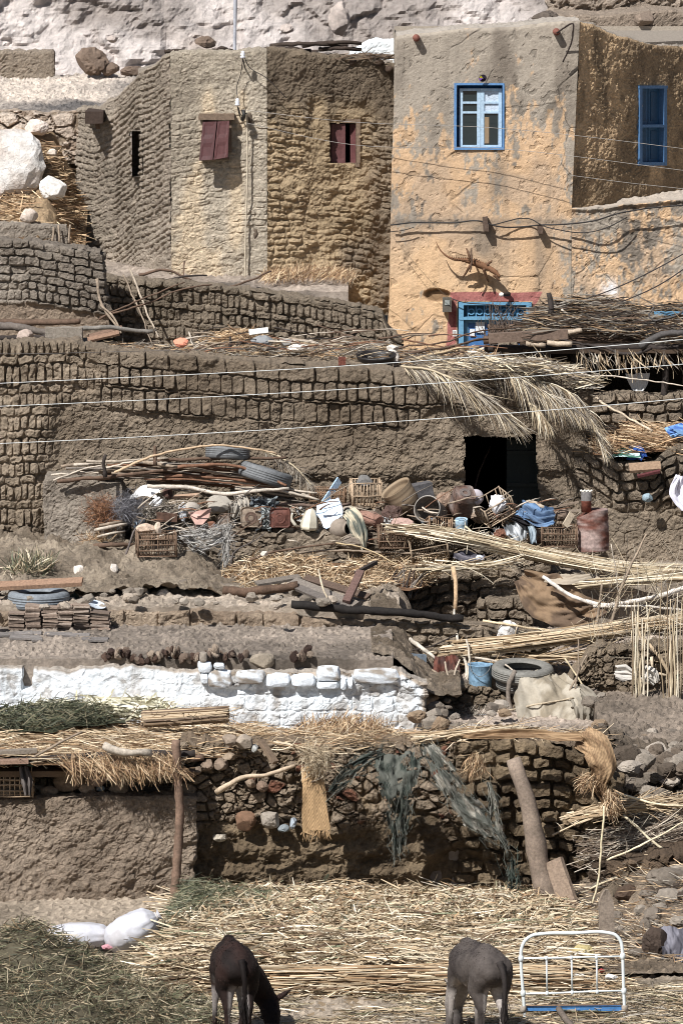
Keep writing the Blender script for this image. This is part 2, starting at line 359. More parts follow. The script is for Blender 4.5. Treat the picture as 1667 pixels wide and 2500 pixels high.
# middle brick wall (W2)
def f_w2(S, Z, px, py, dz):
    h, pr, r = f_rows(S, dz, [(.1, .2), (.165, .09), (.085, .22), (.15, .09), (.08, .2), (.16, .095), (.09, .21)], 121, .013, .033, .05)
    return h+(fbm(S*.7, Z*.7, 2, 8)-.5)*.08, tone(S, Z, 122, lin((120, 108, 93)), lin((150, 136, 119)), 1.5)
tag(wall('brick_wall', [(240, 70.6), (972, 70.2)], [(240, 668), (330, 682), (500, 692), (700, 722), (800, 733), (880, 748), (935, 765), (950, 800), (972, 820)], [(240, 880), (972, 880)], f_w2, res=.014, thick=.45, seed=5, rag2=.02), 'long mud brick garden wall below the left houses with upright bricks', 'wall')
# ---------------- big mud wall with doorway ----------------
def f_big(S, Z, px, py, dz):
    left = ss(25, -25, px-np.interp(py, [830, 870, 900, 940, 1000, 1100, 1180, 1400], [200, 215, 250, 270, 130, 118, 105, 90])+30*(fbm(S*3, Z*3, 2, 7)-.5))
    h1, p1, r1 = f_rows(S, dz, [(.2, .34), (.23, .14), (.04, .3), (.25, .14), (.1, .4)], 131, .013, .04, .02)
    h2, p2, r2 = f_rows(S+.04*dz, dz, [(.19, .085), (.1, .2), (.22, .1), (.09, .16), (.16, .09), (.11, .19)], 132, .012, .034, .09)
    f1, f2, c3 = wor(S*3.2, Z*5, 137)
    h2 = h2+.1*(fbm(S*2.6, Z*3.3, 5, 133)-.5)-.03*(c3 > .82)*ss(0, .2, f2-f1)
    hp = f_plaster(S, Z, 134, 1.5, .5)
    # undercut ledges in the plaster
    ledge = np.interp(py+18*(fbm(S*1.5, Z*0, 3, 135)-.5)*2, [1100, 1128, 1150, 1170, 1200], [0, .05, .05, -.02, 0])*ss(560, 800, px)
    rows_m = ss(.76, .70, dz+.14*(fbm(S*1.7, Z*.0, 4, 136)-.5)+.25*ss(1000, 1060, px))
    rows_m = np.maximum(rows_m, ss(.0, .02, .2-dz))
    base = hp-.01+ledge
    h = base*(1-rows_m)+h1*rows_m
    h = h*(1-left)+(h2+.015)*left
    c = tone(S, Z, 138, lin((118, 104, 88)), lin((146, 132, 115)), 1.2)
    cl = tone(S, Z, 139, lin((132, 118, 101)), lin((163, 147, 128)), 2)
    warm = ss(.5, .7, fbm(S*.9, Z*1.2, 4, 140))*ss(1000, 1060, py)
    c = c*(1-.25*warm[..., None])+lin((154, 137, 115))*.25*warm[..., None]
    return h, c*(1-left[..., None])+cl*left[..., None]
DOOR = (1132, 1066, 1310, 1400)
bigw = empty('mud_hut', at(700, 1380, 66.3), 'long mud brick hut wall with a dark doorway behind the rubbish heap', 'hut')
wall('wall', [(-250, 66.3), (1432, 66.3)], [(-250, 832), (0, 834), (190, 832), (205, 842), (250, 850), (430, 864), (640, 884), (800, 892), (990, 902), (1432, 915)], [(-250, 1420), (1432, 1420)], f_big, res=.014, thick=.45, holes=[DOOR], holejit=26, seed=6, parent=bigw, rag2=.02)
def asthing():
    for o in COL.objects:
        if o.parent is None and o.get('category') and not o.get('kind'): o['kind'] = 'thing'
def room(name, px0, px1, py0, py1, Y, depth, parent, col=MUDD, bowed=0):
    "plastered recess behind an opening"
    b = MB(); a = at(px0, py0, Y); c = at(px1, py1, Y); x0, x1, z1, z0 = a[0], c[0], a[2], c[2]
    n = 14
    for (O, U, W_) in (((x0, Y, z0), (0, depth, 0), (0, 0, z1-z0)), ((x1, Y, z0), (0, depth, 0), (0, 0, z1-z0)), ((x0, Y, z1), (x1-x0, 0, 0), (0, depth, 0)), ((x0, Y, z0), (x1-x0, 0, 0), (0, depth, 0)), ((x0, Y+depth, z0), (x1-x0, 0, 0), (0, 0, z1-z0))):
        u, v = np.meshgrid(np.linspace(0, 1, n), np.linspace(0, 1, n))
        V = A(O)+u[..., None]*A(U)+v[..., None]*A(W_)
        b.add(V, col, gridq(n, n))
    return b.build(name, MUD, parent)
room('doorway', DOOR[0]-9, DOOR[2]+9, DOOR[1]-9, DOOR[3], 66.35, 3.2, bigw, lin((10, 8, 8)))  # inside coloured near-black: the shade of the room is put into the colour
# low bench wall at the left, in front of the big wall
small_plaster_wall('mud_bench', [(108, 65.75), (300, 65.6)], [(108, 1172), (180, 1165), (300, 1185)], [(108, 1420), (300, 1420)], None, 151, MUDD, MUDL, thick=.6, ragged=.03)
tag(bpy.data.objects['mud_bench'], 'smooth mud plastered bench wall left of the brown thorn bush', 'wall')
# ---------------- left houses ----------------
house = empty('mud_house', at(560, 690, 73), 'old mud brick house with two small dark red shuttered windows', 'house')
def f_hA(S, Z, px, py, dz):
    h, p, r = f_rows(S, dz-.04*S, [(.085, .2), (.08, .17), (.09, .22), (.075, .18)], 161, .016, .05, .05)
    pl_ = ss(.5, .62, fbm(S*1.2, Z*.8, 3, 165))*ss(560, 640, py)+ss(215, 245, px)*ss(285, 255, px)*ss(430, 240, py)
    pl_ = np.clip(pl_, 0, 1)
    h = h*(1-pl_*.8)+f_plaster(S, Z, 162, .8, 0)*pl_
    return h*.38+(fbm(S*7, Z*9, 4, 169)-.5)*.04, tone(S, Z, 163, lin((140, 129, 115)), lin((170, 157, 142)), 1.3)
wall('wall', [(196, 75.6), (420, 73.0)], [(196, 262), (240, 262), (290, 235), (340, 180), (380, 160), (400, 140), (420, 126)], [(196, 700), (420, 700)], f_hA, res=.016, holes=[(325, 322, 345, 430)], parent=house, ends=(1, 0), shear=lambda a, b: -np.clip(b-300, 0, 400)*.055*ss(300, 196, a), seed=7, rag2=.02)
def f_hB(S, Z, px, py, dz):
    h, p, r = f_rows(S, dz, [(.085, .2), (.08, .17), (.085, .22)], 171, .012, .018, .09)
    h = h*.5*ss(.3, .6, fbm(S*3, Z*3, 3, 179))+.05*(fbm(S*5, Z*7, 4, 178)-.5)
    pm = np.clip(ss(330, 230, py+60*(fbm(S*3, Z*3, 3, 172)-.5))+ss(.46, .56, fbm(S*1.5, Z*1.5, 4, 173)), 0, 1)
    hp = f_plaster(S, Z, 174, .8, .3)
    grey = tone(S, Z, 175, lin((156, 145, 129)), lin((190, 178, 160)))
    cream = lin((218, 200, 174)); ochre = lin((196, 176, 148))
    g1 = np.exp(-((px-np.interp(py, [380, 430, 500, 700], [510, 478, 465, 470]))/np.interp(py, [200, 300, 500, 650], [14, 14, 20, 60]))**2)*ss(195, 260, py)
    g2 = np.exp(-((px-575)/16)**2)*ss(380, 430, py)*ss(640, 560, py)+np.exp(-((px-590)/12)**2)*ss(210, 240, py)*ss(330, 300, py)
    cm = np.clip((g1+g2)*1.5*ss(.25, .55, fbm(S*4, Z*3, 4, 176))*1.2+ss(470, 600, py)*ss(.5, .62, fbm(S*2, Z*2, 5, 177))*.8, 0, 1)
    c = grey*(1-cm[..., None])+(cream*.6+ochre*.4)*cm[..., None]
    return h*(1-pm)+hp*pm, c
W1 = (495, 285, 553, 385)
wall('wall', [(418, 73.0), (652, 72.9)], [(418, 128), (470, 122), (540, 124), (600, 122), (652, 118)], [(418, 705), (652, 705)], f_hB, res=.015, holes=[W1], parent=house, ends=(0, 0), seed=8)
def f_hC(S, Z, px, py, dz):
    h, p, r = f_rows(S, dz, [(.085, .2), (.08, .16), (.085, .22)], 181, .02, .035, .1)
    h = h*.5*ss(.25, .6, fbm(S*3, Z*3, 3, 189))+.08*(fbm(S*6, Z*10, 4, 188)-.5)
    h = h+.1*(fbm(S*3, Z*3, 4, 186)-.5)
    pm = np.clip(ss(300, 190, py+60*(fbm(S*3, Z*3, 3, 182)-.5)), 0, 1); pm = np.maximum(pm, np.exp(-((px-775)/22)**4)*ss(560, 480, py))
    grey = tone(S, Z, 183, lin((110, 97, 82)), lin((150, 134, 114)))
    och = tone(S, Z, 184, lin((152, 133, 106)), lin((184, 162, 131)))
    om = np.clip(ss(225, 300, py)*ss(.38, .52, fbm(S*1.3, Z*.9, 5, 185)+.12*ss(880, 700, px)), 0, 1)
    om = np.maximum(om*ss(940, 860, px+40*(fbm(S*2, Z*2, 3, 5)-.5)), np.exp(-((px-775)/24)**4)*ss(560, 520, py)*ss(220, 260, py))
    return h*(1-pm)+f_plaster(S, Z, 187, 1.2, .3)*pm, grey*(1-om[..., None])+och*om[..., None]
W2_ = (803, 302, 872, 400)
wall('wall', [(652, 72.9), (990, 73.5)], [(652, 118), (740, 124), (760, 135), (860, 138), (900, 142), (930, 155), (990, 162)], [(652, 770), (990, 770)], f_hC, res=.015, holes=[W2_], parent=house, ends=(0, 0), seed=9, thick=.3)
# house back, side and roof so that it is closed
def slab(name, pts, z0, z1, col, m, parent):
    b = MB(); n = len(pts); P_ = A(pts, float)
    V = np.concatenate([np.c_[P_, np.full(n, z0)], np.c_[P_, np.full(n, z1)]])
    Q = [(i, (i+1) % n, n+(i+1) % n, n+i) for i in range(n)]
    T = [(n, n+i, n+i+1) for i in range(1, n-1)]+[(0, i+1, i) for i in range(1, n-1)]
    b.add(V, col, Q, T); return b.build(name, m, parent, smooth=False)
xa = at(196, 300, 75.6)[0]; xb = at(418, 300, 73)[0]; xc = at(652, 300, 72.9)[0]; xd = at(964, 300, 73.9)[0]
slab('roof', [(xb+.1, 73.4), (xc, 73.25), (xd, 74.2), (xd, 77.5), (xb-.2, 77.5), (xb-.5, 74.6)], 7.85, 7.97, MUDL, MUD, house)
b = MB()
for (p0, p1) in (((xa+.05, 75.7), (xa+.05, 77.6)), ((xb, 77.6), (xd, 77.6)), ((xd, 74), (xd, 77.6))):
    n = 40; u = np.linspace(0, 1, n); z = np.linspace(5, 7.9 if p0[1] > 77 or p0[0] == xd else 7.2, 30)
    U, Z_ = np.meshgrid(u, z); x = p0[0]+(p1[0]-p0[0])*U; y = p0[1]+(p1[1]-p0[1])*U
    b.add(np.stack([x+(fbm(y*2, Z_*2, 3, 3)-.5)*.05, y, Z_], -1), MUDC, gridq(n, 30))
b.build('back_wall', MUD, house)
# ---------------- the ochre house ----------------
yh = empty('ochre_house', at(1180, 850, 72.6), 'two storey ochre and grey plastered house with blue windows and blue door', 'house')
OCH = lin((213, 173, 127)); OCH2 = lin((198, 166, 131)); GRP = lin((166, 153, 136)); GRD = lin((126, 114, 100))
def f_y(S, Z, px, py, dz):
    h = f_plaster(S, Z, 191, .3, .08)
    n1 = fbm(S*3.2, Z*1.5, 5, 192); n2 = fbm(S*9, Z*5, 4, 193); n3_ = fbm(S*.9, Z*.8, 3, 194)
    cover = np.interp(py, [0, 210, 290, 340, 500, 545, 560, 700, 900], [-.8, -.5, 0, .22, .28, .3, .6, .7, .75])
    cover = cover-.35*ss(1360, 1395, px)*ss(560, 500, py)-.12*ss(1000, 950, px)*ss(560, 500, py)-.1*ss(1130, 1200, px)*ss(1270, 1180, px)*ss(350, 400, py)*ss(540, 500, py)
    cover = cover-.75*ss(1300, 1420, px)*ss(530, 545, py)*(1-.6*ss(700, 760, py))+(n3_-.5)*.5
    v = cover+(n1-.5)*1.3+(n2-.5)*1.5+(fbm(S*30, Z*18, 3, 198)-.5)*1.3+(fbm(S*14, Z*2.2, 4, 199)-.5)*.9
    m = ss(-.12, .2, v)
    g = mixc(GRD, GRP, ss(.3, .6, fbm(S*2.4, Z*1.2, 5, 195)))
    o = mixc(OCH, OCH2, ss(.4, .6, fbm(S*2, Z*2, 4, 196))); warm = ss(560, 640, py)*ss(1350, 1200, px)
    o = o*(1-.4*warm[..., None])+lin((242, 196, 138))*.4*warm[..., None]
    c = g*(1-m[..., None])+o*m[..., None]
    st = np.exp(-((px-1180)/26)**2)*(ss(540, 560, py)*ss(650, 600, py))+np.exp(-((px-1215)/22)**2)*ss(370, 400, py)*ss(520, 440, py)*.7+np.exp(-((px-1320)/20)**2)*ss(545, 570, py)*ss(720, 640, py)*.5
    st = np.clip(st*(.5+n2), 0, .75)[..., None]; c = c*(1-st)+GRD*st
    sm = np.exp(-(((px-1490)/22)**2+((py-705)/22)**2))*ss(.4, .55, n2)  # pale smear
    c = c*(1-sm[..., None])+lin((235, 232, 230))*sm[..., None]
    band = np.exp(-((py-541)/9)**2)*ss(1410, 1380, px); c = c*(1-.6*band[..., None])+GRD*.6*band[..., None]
    cx_ = S+.15*fbm(S*3, Z*3, 3, 187); cz_ = Z+.15*fbm(S*3+4, Z*3, 3, 186); q1, q2, _ = wor(cx_*1.5, cz_*1.3, 185); ck = ss(.035, .008, q2-q1)*ss(.48, .56, fbm(S*1.2, Z*1.2, 3, 184)); c = c*(1-.45*ck[..., None]); h = h-.006*ck
    drip = ss(.56, .7, fbm(S*7, Z*.55, 4, 183))*ss(.5, .62, fbm(S*1.2, Z*1, 3, 182)); c = c*(1-.3*drip[..., None])+GRD*.3*drip[..., None]
    # spalled hole beside the door
    sp_ = ss(1.15, .85, np.hypot((px-1077)/30, (py-722)/16)+.5*(n2-.5)); h = h-.07*sp_; c = c*(1-sp_[..., None])+lin((150, 118, 80))*sp_[..., None]
    fl = ss(.66, .72, fbm(S*11, Z*11, 3, 197)); h = h-.008*fl; c = c*(1-.25*fl[..., None])
    # red painted band round the door
    dx0, dx1, dy0 = 1121, 1300, 740
    rb = (px > np.interp(py, [712, 860], [1104, 1096])) & (px < np.interp(py, [712, 735, 745, 860], [1324, 1314, 1304, 1300])+4*(n2-.5)) & (py > 712+8*(n1-.5)) & ~((px > dx0-2) & (px < dx1) & (py > dy0-4))
    rc = mixc(lin((146, 72, 68)), lin((176, 104, 96)), ss(.35, .6, n2)); rbf = rb*ss(.2, .3, n1+.3)
    c = c*(1-rbf[..., None])+rc*rbf[..., None]
    return h, c
WY = (1113, 206, 1226, 362); DY = (1119, 738, 1292, 870)
def sh_y(a, b): return -(b-85)*.024*ss(1200, 960, a)*ss(2000, 1500, a)-np.clip(b-55, 0, 460)*.038*ss(1340, 1404, a)
def f_ylow(S, Z, px, py, dz): return f_y(S, Z, px, py, dz)
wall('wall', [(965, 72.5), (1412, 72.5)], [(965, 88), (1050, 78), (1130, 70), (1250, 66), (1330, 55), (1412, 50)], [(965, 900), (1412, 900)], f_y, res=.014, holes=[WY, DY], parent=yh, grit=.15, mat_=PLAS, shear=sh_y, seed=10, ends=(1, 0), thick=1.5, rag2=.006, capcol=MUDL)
def f_y2(S, Z, px, py, dz):
    h, c = f_y(S, Z, px, py, dz); return h+.06*(fbm(S*1.5, Z*1.5, 3, 7)-.5)+.06*ss(.06, 0, dz), c
wall('wall', [(1394, 72.47), (1850, 72.47)], [(1394, 506), (1470, 506), (1520, 498), (1570, 496), (1640, 486), (1850, 480)], [(1394, 900), (1850, 900)], f_y2, res=.015, grit=.6, mat_=PLAS, parent=yh, seed=12, ends=(0, 1), thick=3.2, capcol=lin((176, 162, 146)))
def f_ys(S, Z, px, py, dz):
    h = f_plaster(S, Z, 201, .7, .2)
    st = ss(.42, .62, fbm(S*2.2, Z*.35, 4, 202)); n2 = fbm(S*8, Z*5, 4, 203)
    o = mixc(lin((218, 186, 146)), lin((204, 174, 138)), fbm(S*2, Z*2, 3, 204))
    low = ss(360, 470, py+50*(fbm(S*2, Z*0, 3, 205)-.5))
    m = np.clip(st*.75+low*.8+ss(.55, .65, n2)*.5, 0, 1)[..., None]*.85
    c = o*(1-m)+lin((128, 110, 88))*m
    return h, c
WS = (1560, 214, 1618, 402)
wall('side_wall', [(1412, 72.52), (1850, 75.9)], [(1412, 52), (1450, 58), (1480, 78), (1540, 98), (1600, 112), (1850, 122)], [(1412, 520), (1850, 520)], f_ys, res=.018, holes=[WS], parent=yh, ends=(0, 0), seed=13, shear=lambda a, b: -np.clip(b-55, 0, 460)*.038*ss(1500, 1412, a), capcol=MUDL)
x0 = at(974, 400, 72.5)[0]; x1 = at(1412, 400, 72.5)[0]; x2 = at(1850, 400, 75.9)[0]
slab('roof', [(x0, 72.8), (x1-.05, 72.9), (x2, 76.2), (x2, 79.5), (x0, 79.5)], 8.2, 8.34, MUDL, MUD, yh)
b = MB()
for (p0, p1) in (((x0-.02, 72.75), (x0-.02, 79)), ((x0, 79), (x2, 79))):
    U, Z_ = np.meshgrid(np.linspace(0, 1, 40), np.linspace(4, 8.4, 30)); b.add(np.stack([p0[0]+(p1[0]-p0[0])*U, p0[1]+(p1[1]-p0[1])*U, Z_], -1), GRP, gridq(40, 30))
b.build('back_wall', PLAS, yh)
# small whitewashed wall glimpsed between the roofs, and the grey house at the top right
def f_white(k):
    return lambda S, Z, px, py, dz: (f_plaster(S, Z, k, .5, .1), mixc(lin((222, 232, 238)), lin((240, 244, 246)), fbm(S*3, Z*3, 3, k)))
tag(wall('whitewashed_wall', [(850, 78), (1010, 78)], [(850, 128), (890, 106), (920, 97), (1010, 97)], [(850, 240), (1010, 240)], f_white(210), res=.03, mat_=PLAS), 'bright white wall glimpsed behind the roof between the two houses', 'wall')
gh = empty('grey_house', at(1500, 110, 78), 'grey plastered mud house behind the ochre house roof at the top right', 'house')
small_plaster_wall('wall', [(1345, 79.6), (1850, 79.6)], [(1345, 36), (1440, 38), (1510, 32), (1560, 27), (1850, 22)], [(1345, 260), (1850, 260)], None, 221, lin((150, 135, 120)), lin((178, 163, 148)), res=.03, parent=gh, thick=2.0)
def f_up(S, Z, px, py, dz):
    h, pr, c = f_stones(S, Z, 222, .3, .2, .09); return h, tone(S, Z, 223, lin((140, 126, 112)), lin((180, 165, 150)))
wall('upper_wall', [(1345, 81.7), (1850, 81.7)], [(1345, -40), (1850, -60)], [(1345, 240), (1850, 240)], f_up, res=.035, parent=gh)
# ---------------- right hand brick walls ----------------
def f_rb(S, Z, px, py, dz):
    h, p, r = f_rows(S, dz, [(.13, .2), (.11, .24), (.13, .18), (.12, .22)], 231, .018, .045, .05)
    pm = ss(1215, 1275, py+60*(fbm(S*2, Z*2, 3, 232)-.5))*ss(1380, 1420, px+0*py)
    return h*(1-pm)+f_plaster(S, Z, 233, 1.2)*pm+(fbm(S, Z, 2, 3)-.5)*.08, tone(S, Z, 234, lin((112, 101, 88)), lin((152, 137, 119)), 1.4)
tag(wall('brick_wall', [(1420, 66.2), (1850, 66.0)], [(1420, 1075), (1485, 1120), (1530, 1130), (1600, 1120), (1625, 1095), (1660, 1085), (1850, 1080)], [(1420, 1420), (1850, 1420)], f_rb, res=.014, rag2=.02, seed=14), 'rough mud brick wall at the right behind the rusty drum', 'wall')
tag(wall('brick_wall', [(1440, 68.3), (1850, 68.2)], [(1440, 968), (1520, 958), (1600, 962), (1850, 955)], [(1440, 1160), (1850, 1160)], f_rb, res=.016, seed=15), 'low mud brick wall under the shaded palm porch', 'wall')
tag(wall('brick_pillar', [(1176, 68.6), (1280, 68.5)], [(1176, 880), (1212, 872), (1218, 832), (1262, 830), (1268, 850), (1280, 860)], [(1176, 960), (1280, 960)], f_rb, res=.014, seed=16, thick=.3), 'small mud brick pillar holding up the palm roof', 'pillar')
# terrace edge brick kerb
def f_kerb(S, Z, px, py, dz):
    h, p, r = f_rows(S, dz+.02, [(.26, .42), (.12, .3)], 241, .02, .05, .02)
    return h, tone(S, Z, 242, lin((140, 122, 104)), lin((172, 154, 134)), 2)
tag(wall('brick_kerb', [(-200, 62.6), (20, 62.55), (900, 62.5)], [(-200, 1490), (250, 1492), (520, 1490), (700, 1502), (900, 1515)], [(-200, 1560), (900, 1560)], f_kerb, res=.014, thick=.4, seed=17, rag2=.015), 'low kerb of large eroded mud bricks along the grey terrace', 'kerb')
# right small brick walls below the rubbish
def f_sb(k, rows=None):
    def fn(S, Z, px, py, dz):
        h, p, r = f_rows(S, dz, rows or [(.14, .3), (.12, .26), (.13, .28)], k, .02, .05, .05)
        return h+(fbm(S*2, Z*2, 3, k+1)-.5)*.06, tone(S, Z, k+2, lin((112, 100, 86)), lin((154, 139, 121)), 2)
    return fn
tag(wall('brick_wall', [(1010, 64.5), (1180, 64.4), (1275, 64.4)], [(1010, 1415), (1060, 1400), (1150, 1398), (1180, 1388), (1262, 1384), (1275, 1400)], [(1010, 1560), (1275, 1560)], f_sb(251), res=.014, seed=18, rag2=.03), 'crumbling mud brick wall stub beside the brown tarpaulin', 'wall')
tag(wall('brick_wall', [(1180, 64.15), (1290, 64.1)], [(1180, 1462), (1275, 1460), (1290, 1475)], [(1180, 1560), (1290, 1560)], f_sb(254), res=.014, seed=19, rag2=.02), 'low pile of mud bricks at the foot of the wall stub', 'wall')
tag(wall('brick_wall', [(895, 62.48), (1100, 62.4), (1320, 62.5)], [(900, 1508), (1000, 1512), (1120, 1520), (1200, 1530), (1320, 1545)], [(900, 1660), (1320, 1660)], f_sb(257, [(.12, .24), (.13, .2)]), res=.014, seed=20, rag2=.02), 'low brick wall of rounded mud bricks under the reed bundles', 'wall')
# whitewashed wall
def f_ww(S, Z, px, py, dz):
    hs, pr, c = f_stones(S, Z, 261, .3, .15, .05, .1)
    sm = ss(560, 500, px)*1.0; low = ss(.12, .22, dz)
    hp = f_plaster(S, Z, 262, .75, .5); hb_, pb_, rb_ = f_rows(S, dz, [(.16, .26), (.12, .2), (.17, .24)], 267, .015, .02, .06); hp = hp+hb_*.4*ss(250, 600, px)
    f1, f2, cc = wor(S*3+fbm(S*2, Z*2, 2, 8), Z*4, 269); hp = hp+.03*(cc-.5)*ss(0, .15, f2-f1)
    m = np.clip(np.maximum(low, sm), 0, 1); h = hs*(1-m)+(hp-.01)*m
    h = h-.35*ss(14, 8, np.abs(px-65-8*(fbm(Z*9, Z*0, 2, 5)-.5)*2))*ss(90, 70, py-1610)*ss(1690, 1670, py)
    wm = ss(.025, .07, dz+.05*(fbm(S*6, Z*3, 3, 263)-.5)+.03*sm)
    wm = wm*ss(1035, 1020, px+14*(fbm(S*8, Z*8, 3, 4)-.5))
    wm = wm*(1-.55*ss(.6, .68, fbm(S*7, Z*7, 4, 264)))*(1-.3*ss(.55, .7, fbm(S*2, Z*5, 4, 268))); wm = wm*(1-.45*ss(.3, .65, dz)*ss(.4, .6, fbm(S*4, Z*3, 4, 260))); wm = wm*(1-.35*ss(.55, .7, fbm(S*9, Z*1.4, 4, 259)))
    w_ = mixc(lin((222, 232, 240)), lin((240, 245, 248)), fbm(S*2, Z*2, 3, 265))
    hp = hp
    g = tone(S, Z, 266, lin((128, 114, 98)), lin((172, 156, 138)), 3)
    return h, g*(1-wm[..., None])+w_*wm[..., None]
tag(wall('whitewashed_wall', [(-250, 60.1), (1036, 60.1)], [(-250, 1632), (60, 1632), (95, 1640), (180, 1640), (205, 1630), (330, 1625), (450, 1640), (600, 1640), (760, 1640), (980, 1640), (1036, 1665)], [(-250, 1860), (1036, 1860)], f_ww, res=.0135, grit=.4, mat_=PLAS, seed=21, rag2=.02, thick=.3, capcol=MUDL), 'long low rough wall painted bluish white in the middle of the slope', 'wall')
# rubble wall behind the vertical reeds, and its stepped end
def f_rub(k, sx=.15, sz=.1, amp=.08, c1=lin((102, 90, 76)), c2=lin((150, 134, 114))):
    def fn(S, Z, px, py, dz):
        h, pr, c = f_stones(S, Z, k, sx, sz, amp)
        h = h+(fbm(S*1.5, Z*1.8, 3, k+5)-.5)*.25+(fbm(S*30, Z*30, 3, k+6)-.5)*.03
        return h, tone(S, Z, k+7, c1, c2, 2)*(.8+.4*c)[..., None]
    return fn
tag(wall('rubble_wall', [(1000, 61.4), (1400, 61.3), (1850, 61.0)], [(1000, 1655), (1130, 1672), (1250, 1696), (1370, 1698), (1400, 1640), (1450, 1580), (1850, 1570)], [(1000, 1860), (1850, 1860)], f_rub(271), res=.015, seed=22, rag2=.04, ragged=.06, thick=.6), 'brown rubble and mud wall behind the standing reeds', 'wall')
tag(wall('rubble_wall', [(1490, 57.3), (1600, 57.2), (1850, 57.0)], [(1490, 1835), (1560, 1842), (1667, 1880), (1850, 1890)], [(1490, 2140), (1850, 2140)], f_rub(281, .26, .2, .16, lin((80, 71, 61)), lin((132, 118, 102))), res=.015, lean=.85, seed=23, rag2=.05, ragged=.08, thick=.5), 'heap of grey earth rubble at the right edge below the reeds', 'wall')
# ---------------- front walls ----------------
def f_front(S, Z, px, py, dz):
    hs, pr, c = f_stones(S, Z, 291, .15, .11, .08)
    f1, f2, cc = wor(S*5.2+3, Z*7, 292)
    h = hs+(fbm(S*2, Z*2, 3, 293)-.5)*.12+(fbm(S*6, Z*8, 5, 290)-.5)*.1
    rough = (fbm(S*7, Z*9, 5, 294)-.5)*.16+(fbm(S*28, Z*28, 3, 295)-.5)*.05
    strata = .05+.03*np.sin(Z*26+4*fbm(S*1.2, Z*1, 3, 296))*ss(2010, 2060, py)*ss(1110, 1050, px)
    mudm = ss(1990, 2030, py+40*(fbm(S*2, Z*2, 3, 297)-.5))*ss(1110, 1060, px)
    brk, bp, br = f_rows(S, dz, [(.15, .26), (.13, .2), (.15, .24)], 298, .025, .07, .05)
    bm = ss(1095, 1140, px+50*(fbm(S*2, Z*2, 3, 299)-.5))
    h = h*(1-mudm)+(rough+strata)*mudm; h = h*(1-bm)+(brk+.02*fbm(S*8, Z*8, 3, 7))*bm
    hole = ss(1.2, .8, np.hypot((px-1120)/75, (py-2150)/85)+.3*(fbm(S*5, Z*5, 2, 9)-.5)); h = h-.22*hole
    base = tone(S, Z, 300, lin((96, 82, 65)), lin((140, 122, 98)), 2.2)
    st = mixc(lin((122, 106, 88)), lin((166, 150, 132)), c)
    red = ((c > .93) & (px > 560))[..., None]*pr[..., None]
    st = st*(1-red)+lin((130, 82, 66))*red
    k = (pr*(1-mudm)*(1-bm))[..., None]*.75
    return h, base*(1-k)+st*k
tag(wall('stone_wall', [(452, 56.45), (1000, 56.5), (1500, 56.4)], [(452, 1812), (700, 1815), (1000, 1812), (1150, 1808), (1290, 1805), (1480, 1840), (1500, 1900)], [(452, 2230), (1500, 2230)], f_front, res=.0125, seed=24, rag2=.03, thick=.5), 'rough wall of stones, mud bricks and earth behind the straw yard', 'wall')
def f_fl(S, Z, px, py, dz):
    h = f_plaster(S, Z, 311, 1.5, .35)+(fbm(S*7, Z*9, 4, 312)-.5)*.05
    return h, tone(S, Z, 313, lin((128, 113, 98)), lin((160, 144, 127)), 1.3)
tag(wall('mud_wall', [(-250, 56.0), (300, 56.1), (474, 56.2)], [(-250, 1958), (60, 1955), (130, 1945), (420, 1942), (474, 1945)], [(-250, 2320), (474, 2330)], f_fl, res=.0135, seed=25, rag2=.012, thick=.35), 'smooth lumpy grey mud wall behind the white sacks at the lower left', 'wall')
def f_alc(S, Z, px, py, dz):
    h, pr, c = f_stones(S, Z, 321, .2, .14, .06)
    pm = ss(255, 330, px); return h*(1-pm)+f_plaster(S, Z, 322)*pm, tone(S, Z, 323, lin((112, 98, 84)), lin((152, 136, 118)), 2)
tag(wall('mud_wall', [(-250, 56.75), (474, 56.8)], [(-250, 1835), (474, 1835)], [(-250, 1990), (474, 1990)], f_alc, res=.015, seed=26, thick=.4), 'shaded mud wall in the gap under the straw roof', 'wall')
# ---------------- builders for loose things ----------------
def V3(p): return A(p, float)
def PT(q): return at(*q)
def frame_of(T):
    T = A(T, float); T /= np.linalg.norm(T)+1e-12; u = A([0, 0, 1.]) if abs(T[2]) < .9 else A([1., 0, 0])
    a = np.cross(u, T); a /= np.linalg.norm(a); return a, np.cross(T, a), T
def smoothpath(P_, n):
    P_ = A(P_, float)
    if len(P_) == 2: t = np.linspace(0, 1, n)[:, None]; return P_[0]*(1-t)+P_[1]*t
    d = np.r_[0, np.cumsum(np.linalg.norm(np.diff(P_, axis=0), axis=1))]; d /= d[-1]
    m = np.gradient(P_, d, axis=0); t = np.linspace(0, 1, n); i = np.clip(np.searchsorted(d, t, 'right')-1, 0, len(d)-2)
    h = (d[i+1]-d[i])[:, None]; u = ((t-d[i])[:, None])/h
    return (2*u**3-3*u**2+1)*P_[i]+(u**3-2*u**2+u)*h*m[i]+(-2*u**3+3*u**2)*P_[i+1]+(u**3-u**2)*h*m[i+1]
